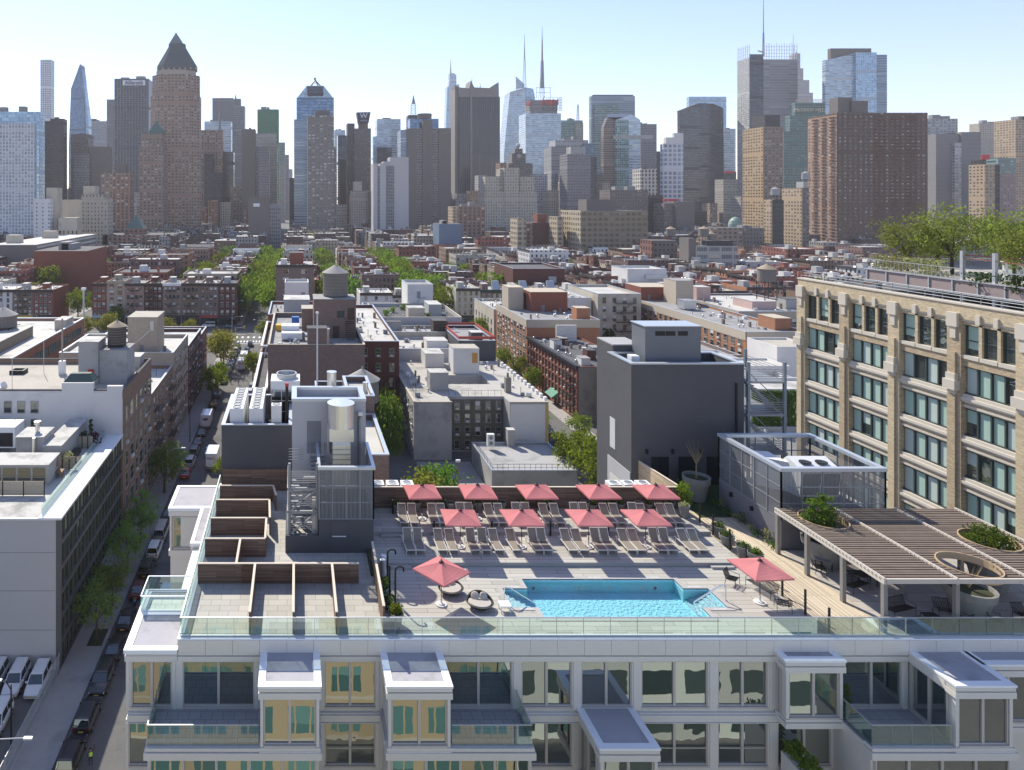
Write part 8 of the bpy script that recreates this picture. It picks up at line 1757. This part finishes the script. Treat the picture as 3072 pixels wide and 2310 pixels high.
CGL = pane_mat('car_glass', (.008, .01, .012), .12); TYRE = mat('tyre', (.015, .015, .015), .9); RIM = mat('wheel_rim', (.4, .4, .42), .35, .7); HLM = mat('headlight', (.75, .76, .78), .2); TLM = mat('tail_light', (.35, .01, .01), .3); PLT = mat('number_plate', (.65, .5, .12), .6)
def sect(mb, rows, m=0, cap=True):
 """skin cross-sections along the car: each (y, [(x, z), ...] right half from bottom to top)"""
 full = [[(x, y, z) for x, z in s] + [(-x, y, z) for x, z in s[::-1]] for y, s in rows]
 n = len(full[0])
 for a, b in zip(full, full[1:]):
  for i in range(n): j = (i + 1) % n; mb.face([a[j], a[i], b[i], b[j]], None, m)
 if cap: mb.face(full[0], None, m); mb.face(full[-1][::-1], None, m)
def car_proto(kind):
 Ln, W, hb, hr, c0, c1, r0, r1 = {'sedan': (4.7, .9, .93, 1.44, -1.7, 1.2, -.85, .4), 'suv': (4.75, .95, 1.05, 1.74, -2.3, 1.15, -2.05, .45), 'van': (5.5, .98, 1.15, 2.08, -2.72, 1.75, -2.62, 1.15)}[kind]
 t = T('parked_car', 'x', 'car', (0, 0, 0)); h = Ln / 2
 def PP(n, mb, m, par=t): o = bpy.data.objects.new(n, mb.mesh(n, m)); C.objects.link(o); o.parent = par; return o
 b = MB(); s = lambda y, w, z0, z1: (y, [(w * .9, z0), (w, z0 + .2), (w, z1 - .22), (w * .9, z1)])
 sect(b, [s(-h, W * .86, .38, hb - .06), s(-h + .12, W * .97, .26, hb), s(-h + .9, W, .24, hb), s(0, W, .24, hb), s(h - 1.35, W, .24, hb), s(h - .7, W * .97, .24, hb - .09), s(h - .1, W * .9, .28, hb - .25), s(h, W * .78, .36, hb - .34)]); PP('body', b, PAINT)
 b = MB(); g = lambda y, w, z0, z1, w1: (y, [(w, z0), (w1, z1)])
 sect(b, [g(c0, W * .88, hb - .04, hb, W * .86), g(r0, W * .88, hb - .04, hr - .03, W * .72), g(r1, W * .88, hb - .04, hr - .03, W * .72), g(c1, W * .88, hb - .04, hb - .0, W * .86)]); PP('window', b, CGL)
 b = MB(); sect(b, [(r0 - .04, [(W * .70, hr - .05), (W * .66, hr)]), (r0 + .15, [(W * .74, hr - .05), (W * .68, hr + .03)]), (r1 - .15, [(W * .74, hr - .05), (W * .68, hr + .03)]), (r1 + .05, [(W * .70, hr - .05), (W * .66, hr)])])
 for sx in (-1, 1):
  for a, c, zc in ((c1, r1, hb), (c0, r0, hb)): b.bar((sx * W * .86, a, zc), (sx * W * .715, c, hr - .03), .07, .05)
  b.bar((sx * W * .87, (r0 + r1) / 2, hb), (sx * W * .73, (r0 + r1) / 2, hr - .03), .05, .08)
  if kind != 'sedan': b.bar((sx * W * .6, r0 + .2, hr + .06), (sx * W * .6, r1 - .2, hr + .06), .04, .04)
 PP('roof', b, PAINT)
 for sx in (-1, 1):
  for y in (-h + .92, h - .95):
   w_ = MB(); w_.tube((sx * (W - .2), y, .34), (sx * (W + .02), y, .34), .34, n=14, smooth=False); o = PP('wheel', w_, TYRE); r = MB(); r.tube((sx * (W + .0), y, .34), (sx * (W + .03), y, .34), .2, n=10, smooth=False); PP('rim', r, RIM, o)
  l = MB(); l.box(sx * W * .5, h - .12, hb - .46, sx * W * .8, h - .005 - (.06), hb - .3); l.box(sx * W * .52, h - .2, hb - .45, sx * W * .86, h - .06, hb - .31); PP('headlight', l, HLM)
  l = MB(); l.box(sx * W * .55, -h + .0, hb - .32, sx * W * .88, -h + .14, hb - .1); PP('tail_light', l, TLM)
  l = MB(); l.box(sx * W * .9, r1 + .35, hb + .0, sx * (W + .16), r1 + .5, hb + .14); PP('mirror', l, PAINT)
 l = MB(); l.box(-.25, -h - .02, .55, .25, -h + .02, .68); l.box(-.25, h - .05, .45, .25, h + .01, .57); PP('number_plate', l, PLT)
 return t
def truck_proto():
 t = T('box_truck', 'x', 'truck', (0, 0, 0))
 def PP(n, mb, m, par=t): o = bpy.data.objects.new(n, mb.mesh(n, m)); C.objects.link(o); o.parent = par; return o
 b = MB(); b.box(-1.1, -3.4, .85, 1.1, 1.6, 3.5); PP('cargo_box', b, PAINT); b = MB(); sect(b, [(1.62, [(1.0, .5), (1.0, 2.5)]), (2.5, [(1.0, .5), (.98, 2.45)]), (3.1, [(.98, .5), (.95, 1.5)]), (3.4, [(.92, .5), (.88, 1.3)])]); PP('cab', b, PAINT)
 b = MB(); b.face([(-.85, 3.09, 1.6), (.85, 3.09, 1.6), (.85, 2.6, 2.4), (-.85, 2.6, 2.4)]); b.wallq((-1.01, 2.5), (-1.01, 1.8), 1.5, 2.3); b.wallq((1.01, 1.8), (1.01, 2.5), 1.5, 2.3); PP('window', b, CGL)
 for sx in (-1, 1):
  for y in (-2.2, 2.4): w_ = MB(); w_.tube((sx * .75, y, .45), (sx * 1.05, y, .45), .45, n=14, smooth=False); o = PP('wheel', w_, TYRE); r = MB(); r.tube((sx * 1.03, y, .45), (sx * 1.07, y, .45), .25, n=10); PP('rim', r, RIM, o)
  l = MB(); l.box(sx * .8, -3.45, .9, sx * 1.0, -3.4, 1.1); PP('tail_light', l, TLM)
 b = MB(); b.box(-1.05, -3.6, .55, 1.05, -3.4, .7); b.box(-1.0, -3.42, .95, 1.0, -3.405, 3.3, 1); PP('rear_door', b, [STEELG, mat('truck_door', (.72, .72, .72), .5)])
 return t
PRO = {k: car_proto(k) for k in ('sedan', 'suv', 'van')}; PRO['truck'] = truck_proto(); usedc = set()
BLK, WHT, SLVC, RED, NAVY, GRY, YEL = (.012, .012, .015), (.75, .75, .75), (.45, .46, .48), (.28, .02, .025), (.02, .03, .07), (.12, .125, .13), (.7, .42, .02)
def car(kind, x, y, lb, col, rz=0., group='cars parked along the kerbs', cat=None):
 p = PRO[kind]
 if kind in usedc: c = dup(p, (x, y, .0), rz, lb, group)
 else: usedc.add(kind); c = p; c.location = (x, y, 0); c.rotation_euler.z = rz; c['label'] = lb; c['group'] = group
 def paint(o):
  for ch in o.children:
   if ch.name.split('.')[0] in ('body', 'roof', 'mirror', 'cargo_box', 'cab'): ch.color = c4(col)
 paint(c)
 if kind in ('van',): c['category'] = 'van'
 return c
XL = -21.6
for k, (kind, y, lb, col, fl) in enumerate((('suv', 65.6, 'black sport utility at the bottom of the street, nearest the lamp arm', BLK, 0), ('suv', 70.7, 'dark sport utility with roof rails, second along the kerb', (.02, .022, .03), 0), ('suv', 75.9, 'black sport utility whose headlights face the viewer', BLK, pi), ('sedan', 81.3, 'black saloon by the tree pit', BLK, 0), ('sedan', 86.9, 'black saloon beside the second young tree', (.016, .014, .02), 0), ('sedan', 93.6, 'dark red car between black ones beside the young trees', (.10, .012, .014), 0), ('suv', 98.9, 'black car behind the dark red one', BLK, 0), ('suv', 104.2, 'white sport utility half hidden under the street tree', WHT, 0), ('van', 109.6, 'silver passenger van with a long roof', (.40, .37, .33), 0), ('sedan', 116, 'dark saloon in shadow beyond the silver van', BLK, 0), ('sedan', 133.2, 'bright red car in the lit gap below the brown loft', (.33, .015, .02), 0), ('suv', 138.9, 'white hatchback next to the bright red car', SLVC, 0), ('suv', 144.5, 'dark green wagon between white and red cars', GRY, 0), ('sedan', 150, 'dark maroon saloon in the shade of the tenement', (.1, .015, .02), 0), ('sedan', 156, 'black saloon just before the postal truck', BLK, 0), ('sedan', 170.5, 'pale saloon past the postal truck', SLVC, 0), ('suv', 177, 'black car under the broad leaning tree', BLK, 0), ('suv', 186.5, 'black wagon beneath the bright tree crown', GRY, 0))):
 car(kind, XL, y, lb, col, fl)
for k, (y, kind, cn, col) in enumerate(((200, 'sedan', 'grey', GRY), (206, 'sedan', 'burgundy', (.18, .012, .04)), (212, 'suv', 'silver', SLVC), (217.6, 'suv', 'dark grey', GRY), (223.4, 'sedan', 'silver', SLVC), (229, 'suv', 'black', BLK), (234.6, 'sedan', 'navy', NAVY), (240.3, 'suv', 'pale grey', SLVC), (246.3, 'suv', 'black', BLK))): car(kind, XL + .3, y, '%s car, %s in the sunlit kerb queue before the crossing' % (cn, ORD[k + 1]), col)
for kind, x, y, lb, col, fl in (('suv', -17.6, 92.5, 'silver sport utility driving past the glass balcony box', (.55, .57, .58), 0), ('sedan', -18.3, 144.5, 'white saloon driving beside the parcel truck', WHT, 0), ('sedan', -17.6, 233, 'pale car waiting behind the white trucks', SLVC, 0), ('suv', -17.4, 240, 'black car waiting near the crossing', BLK, 0), ('suv', -16.9, 250, 'dark car at the crossing line', BLK, 0), ('suv', -12.3, 67.8, 'white sport utility tail just visible left of the corner bay', WHT, 0), ('sedan', -13.2, 88.5, 'dark motor car by the glass balcony', BLK, 0), ('suv', -12.6, 158, 'dark blue car at the right kerb behind the plant block', NAVY, 0), ('suv', -12.6, 188, 'white car under the airy tree', WHT, 0), ('suv', -12.6, 194, 'silver car under the airy tree', SLVC, 0), ('sedan', -12.6, 214, 'white car at the right kerb past the airy tree', WHT, 0), ('sedan', -12.6, 221, 'silver car at the right kerb farther on', SLVC, 0)): car(kind, x, y, lb, col, fl, 'cars on the traffic street')
car('sedan', -29, 284, 'dark blue car on the avenue before the corner shops', NAVY, pi / 2, 'cars on the avenue'); car('van', -37, 287, 'white covered stall van on the avenue kerb', WHT, pi / 2, 'cars on the avenue'); car('suv', -93, 281, 'dark car on the avenue by the far left street', BLK, .4, 'cars on the avenue'); car('suv', -90, 286, 'pale car on the avenue by the far left street', SLVC, .2, 'cars on the avenue')
for k, (x, y, lb, kind, col) in enumerate(((58.6, 137, 'white sport utility on the second street below the bright tree', 'suv', WHT), (58.3, 143.5, 'silver sport utility in the middle of the second street queue', 'suv', SLVC), (58.2, 150, 'dark sport utility by the slim young tree', 'suv', GRY), (57.8, 157, 'navy car beyond the slim young tree', 'sedan', NAVY), (57.8, 163, 'yellow taxi at the corner of the E-shaped house', 'sedan', YEL), (58.8, 131, 'grey car on the second street nearest the low roof', 'sedan', GRY), (58.9, 125.5, 'black car on the second street by the railed roof', 'sedan', BLK))): car(kind, x, y, lb, col, 0, 'cars on the second street')
for k, (x, y, lb) in enumerate(((-28.6, 75.6, 'white sport utility next to the chain-link fence'), (-31.1, 75.8, 'white sport utility with a dark sunroof, second from the fence'), (-33.6, 75.9, 'white sport utility third from the chain-link fence'), (-30.6, 69.8, 'white sport utility in the front row of the car park'), (-33.2, 69.6, 'white sport utility at the very edge of the car park'))): car('suv', x, y, lb, WHT, pi + .05, 'white cars in the car park')
PURP, ORNG = mat('purple_letters', (.06, .015, .16), .5), mat('orange_letters', (.75, .16, .02), .5)
def fedex(x, y, lb):
 t = car('truck', x, y, lb, (.72, .72, .73), 0, 'delivery trucks'); ORG[t.name] = (x, y, 0)
 for s, mm, dx in (('Fed', PURP, -.37), ('Ex', ORNG, .5)): o = inst('lettering', text_mesh('lettering', s, .62, mm, .01, bold=.012), t, x + dx, y - 3.43, 2.55); o.rotation_euler = (pi / 2, 0, 0)
fedex(-16.9, 138.5, 'white parcel truck with purple and orange lettering, near the white saloon'); fedex(-17.3, 216, 'white parcel truck with lettering, far up the street')
t = car('truck', -21.3, 162.5, 'white postal truck with a blue eagle mark', (.72, .72, .73), 0, 'delivery trucks'); ORG[t.name] = (-21.3, 162.5, 0)
b = MB(); b.face([(-.55, 0, -.25), (.35, 0, -.25), (.6, 0, .3), (.1, 0, .2), (-.35, 0, .25)]); inst('eagle_emblem', b.mesh('eagle_emblem', mat('postal_blue', (.01, .04, .2), .5)), t, -21.2, 159.06, 2.6); b = MB(); b.face([(-.6, 0, 0), (.5, 0, 0), (.5, 0, .06), (-.6, 0, .06)]); inst('emblem_stripe', b.mesh('emblem_stripe', mat('postal_red', (.45, .02, .03), .5)), t, -21.2, 159.06, 2.2)
car('truck', -17.2, 225, 'white box truck just ahead of the far parcel truck', WHT, 0, 'delivery trucks')
t = T('chain_link_fence', 'tall chain-link fence between the car park and the pavement', 'fence', (-26.9, 62, 0)); b = MB()
for k in range(12): b.tube((-26.9, 46 + k * 2.85, 0), (-26.9, 46 + k * 2.85, 2.5), .04, n=6)
for z in (.1, 1.25, 2.45): b.tube((-26.9, 46, z), (-26.9, 77.6, z), .025, n=5)
P('frame', b, GALV, t); b = MB()
for k in range(210): y = 46 + k * .15; b.bar((-26.9, y, .1), (-26.9, y + 1.2 if y < 76 else 77.5, 2.45), .012, .012); b.bar((-26.9, y + 1.2 if y < 76 else 77.5, .1), (-26.9, y, 2.45), .012, .012)
P('wire_mesh', b, GALV, t)
def lamp(x, y, h, arm, lb, m=GALV, z0=0):
 t = T('street_lamp', lb, 'street lamp', (x, y, z0), 0, 'street lamps'); b = MB(); b.tube((x, y, z0), (x, y, h), .11, .07, 8); P('pole', b, m, t); b = MB(); b.path([(x, y, h - .6), (x + arm * .5, y, h + .25), (x + arm, y, h + .35)], .05, 6); P('arm', b, m, t); b = MB(); b.box(x + arm - .1 * (1 if arm > 0 else -1), y - .14, h + .28, x + arm + .65 * (1 if arm > 0 else -1), y + .14, h + .42); P('lamp_head', b, WHITE, t)
lamp(-27.6, 58.3, 7.6, 4.4, 'pale cobra street lamp reaching over the bottom of the street'); lamp(-28.0, 67, 6.4, -1.0, 'black lamp post with twin heads beside the car park fence', BLACK); lamp(-23.6, 125, 8, 2.6, 'street lamp by the dark green pavement tree'); lamp(-23.6, 151, 8, -.6, 'dark lamp post on the pavement by the maroon saloon', BLACK); lamp(-24.5, 258.5, 9, 3.5, 'signal lamp post at the near corner of the crossing'); lamp(-12, 254, 8.5, -3.5, 'lamp post near the spreading tree by the crossing'); lamp(-27.5, 291.5, 10, 4, 'tall lamp at the far corner of the crossing'); lamp(-100, 263, 9, -2.5, 'lamp at the far left street mouth'); lamp(66.8, 288, 9, -3, 'curved lamp before the cream corner house')
t = T('traffic_signal', 'amber and black traffic signal at the crossing corner', 'traffic signal', (-23.2, 259, 0)); b = MB(); b.tube((-23.2, 259, 0), (-23.2, 259, 5), .09); b.bar((-23.2, 259, 4.8), (-19.6, 259, 5.2), .08, .08); P('pole', b, GALV, t); b = MB(); b.box(-20, 258.8, 4.5, -19.6, 259.2, 5.7); b.box(-23.4, 258.7, 3.2, -22.9, 259.1, 4.2); P('signal_head', b, mat('signal_yellow', (.5, .3, .03), .5), t)
t = T('awning', 'pale glass entrance canopy over the pavement by the ribbon glass building', 'canopy', (-26, 96, 3)); b = MB(); b.box(-27, 93.5, 3.4, -24.6, 100, 3.6); P('canopy_roof', b, SILVR, t)
t = T('motorcycle', 'black motorcycle with a blue tank between the red and black cars', 'motorcycle', (-21.4, 90.0, 0))
for y in (89.4, 90.8): b = MB(); b.tube((-21.46, y, .32), (-21.34, y, .32), .32, n=14, smooth=False); P('wheel', b, TYRE, t)
b = MB(); b.bar((-21.4, 89.5, .5), (-21.4, 90.6, .7), .25, .3); b.bar((-21.4, 90.7, .3), (-21.4, 90.45, 1.05), .06, .06); b.bar((-21.75, 90.4, 1.05), (-21.05, 90.4, 1.05), .04, .04); P('body', b, BLACK, t); b = MB(); b.box(-21.55, 90.0, .75, -21.25, 90.45, .95); P('fuel_tank', b, mat('blue_tank', (.03, .2, .35), .3), t)
def person(lb, x, y, z, J, legs, top, rz=0., vest=None, hair=(.03, .02, .015)):
 """J: joints name -> (x, y, z); legs trousers colour, top shirt colour"""
 E = [('hip', 'waist'), ('waist', 'chest'), ('chest', 'neck'), ('neck', 'head'), ('head', 'crown'), ('chest', 'shl'), ('shl', 'ell'), ('ell', 'wrl'), ('wrl', 'hal'), ('chest', 'shr'), ('shr', 'elr'), ('elr', 'wrr'), ('wrr', 'har'), ('hip', 'hil'), ('hil', 'knl'), ('knl', 'anl'), ('anl', 'tol'), ('hip', 'hir'), ('hir', 'knr'), ('knr', 'anr'), ('anr', 'tor')]
 R = {'hip': .14, 'waist': .125, 'chest': .15, 'neck': .058, 'head': .09, 'crown': .085, 'shl': .07, 'shr': .07, 'ell': .045, 'elr': .045, 'wrl': .033, 'wrr': .033, 'hal': .035, 'har': .035, 'hil': .095, 'hir': .095, 'knl': .062, 'knr': .062, 'anl': .042, 'anr': .042, 'tol': .04, 'tor': .04}
 nm = list(R); me = bpy.data.meshes.new('body'); me.from_pydata([J[k] for k in nm], [(nm.index(a), nm.index(c)) for a, c in E], [])
 o = bpy.data.objects.new('body', me); C.objects.link(o); md = o.modifiers.new('skin', 'SKIN'); o.modifiers.new('sub', 'SUBSURF').levels = 1
 for i, k in enumerate(nm): sv = me.skin_vertices[0].data[i]; sv.radius = (R[k], R[k] * (.72 if k in ('hip', 'waist', 'chest') else 1)); sv.use_root = k == 'hip'
 bm = bpy.data.meshes.new_from_object(o.evaluated_get(bpy.context.evaluated_depsgraph_get())); bpy.data.objects.remove(o)
 for mm in (mat('skin', (.28, .16, .11), .6), mat('cloth_' + lb[:14].replace(' ', '_') + '_a', legs, .9), mat('cloth_' + lb[:14].replace(' ', '_') + '_b', top, .9)): bm.materials.append(mm)
 for f in bm.polygons: zc = f.center.z; xx = math.hypot(f.center.x, f.center.y); f.material_index = 1 if zc < .96 and xx < .3 else 0 if zc > 1.44 and xx < .14 else 2; f.use_smooth = True
 t = T('person', lb, 'person', (x, y, z), rz); b = bpy.data.objects.new('body', bm); C.objects.link(b); b.parent = t
 h = MB(); h.lathe(J['crown'][0], J['crown'][1] - .01, [(.1, J['crown'][2] - .07), (.105, J['crown'][2]), (.06, J['crown'][2] + .08), (0, J['crown'][2] + .1)], 12); o = bpy.data.objects.new('hair', h.mesh('hair', mat('dark_hair', hair, .8))); C.objects.link(o); o.parent = t
 f = MB(); q = J['head']; f.tube((q[0], q[1] + .08, q[2]), (q[0], q[1] + .115, q[2] - .02), .018, .012, 6); f.box(q[0] - .045, q[1] + .082, q[2] + .02, q[0] - .02, q[1] + .092, q[2] + .035); f.box(q[0] + .02, q[1] + .082, q[2] + .02, q[0] + .045, q[1] + .092, q[2] + .035); o = bpy.data.objects.new('face', f.mesh('face', MATS['skin'])); C.objects.link(o); o.parent = t
 for hand in ('hal', 'har'):
  f = MB(); q = Vector(J[hand]); d = (q - Vector(J['wr' + hand[2]])).normalized(); s = d.orthogonal().normalized()
  for k in range(4): f.tube(q + s * (.02 * (k - 1.5)), q + s * (.024 * (k - 1.5)) + d * (.075 + .01 * (k in (1, 2))), .009, .007, 5)
  f.tube(q, q + s * .05 + d * .03, .01, .008, 5); o = bpy.data.objects.new('fingers', f.mesh('fingers', MATS['skin'])); C.objects.link(o); o.parent = t
 if vest:
  v = MB(); n = 14
  ring = lambda rx, ry, zz: [(rx * cos(2 * pi * i / n), ry * sin(2 * pi * i / n), zz) for i in range(n)]
  L_ = [ring(.175, .13, .98), ring(.175, .135, 1.1), ring(.185, .14, 1.25), ring(.17, .13, 1.4)]
  for a, c in zip(L_, L_[1:]):
   for i in range(n): v.face([a[i], a[(i + 1) % n], c[(i + 1) % n], c[i]], None, 1 if a is L_[1] and i % 7 == 3 else 0)
  o = bpy.data.objects.new('safety_vest', v.mesh('safety_vest', [mat('lime_vest', (.45, .75, .05), .7), WHITE])); C.objects.link(o); o.parent = t
 return t
J0 = {'hip': (0, 0, .93), 'waist': (0, 0, 1.1), 'chest': (0, 0, 1.33), 'neck': (0, 0, 1.5), 'head': (0, .02, 1.6), 'crown': (0, .01, 1.69), 'shl': (-.2, 0, 1.42), 'ell': (-.26, -.02, 1.13), 'wrl': (-.27, .06, .9), 'hal': (-.27, .08, .83), 'shr': (.2, 0, 1.42), 'elr': (.26, -.02, 1.13), 'wrr': (.27, .06, .9), 'har': (.27, .08, .83), 'hil': (-.1, 0, .86), 'knl': (-.11, .03, .48), 'anl': (-.12, 0, .09), 'tol': (-.13, .14, .04), 'hir': (.1, 0, .86), 'knr': (.12, .05, .48), 'anr': (.13, -.03, .09), 'tor': (.15, .1, .04)}
JW = dict(J0); JW.update(elr=(.33, .06, 1.6), wrr=(.38, .1, 1.85), har=(.4, .12, 1.93))
person('traffic worker in a lime vest raising one arm in the street', -19.6, 65, 0, JW, (.03, .03, .04), (.04, .04, .05), .4, True)
JP = dict(J0); JP.update(knl=(-.1, .16, .5), anl=(-.1, .1, .1), tol=(-.1, .24, .05), knr=(.1, .02, .48), anr=(.1, -.22, .12), tor=(.1, -.1, .04))
person('walker in dark clothes in the sunlit roadway, nearer the burgundy car', -19.2, 199, 0, JP, (.03, .03, .05), (.1, .1, .12)); person('walker in a pale shirt in the sunlit roadway beside the airy tree', -16.9, 198, 0, JP, (.05, .05, .08), (.4, .38, .35))
YB_ = facade('yellow_brick_opposite', (.44, .355, .215), (.09, .2, .19), 4.3, 4.0, .68, .62, .1, .75, (.15, .30, .28), split=3, band=.08, bandcol=(.5, .45, .36))
WB_ = facade('white_frame_opposite', (.58, .62, .58), (.045, .07, .066), 4.6, 3.8, .74, .62, .1, .2, (.08, .1, .1))
b = MB(); b.box(-26, -22, 0, 20, 8, 30); o = ONE('brick_building', b, YB_, 'yellow brick building with teal windows mirrored in the left-hand panes', 'building')
b = MB(); b.box(20.3, -22, 0, 52, 8, 30); o = ONE('white_building', b, WB_, 'white framed building with dark windows mirrored in the middle panes', 'building')
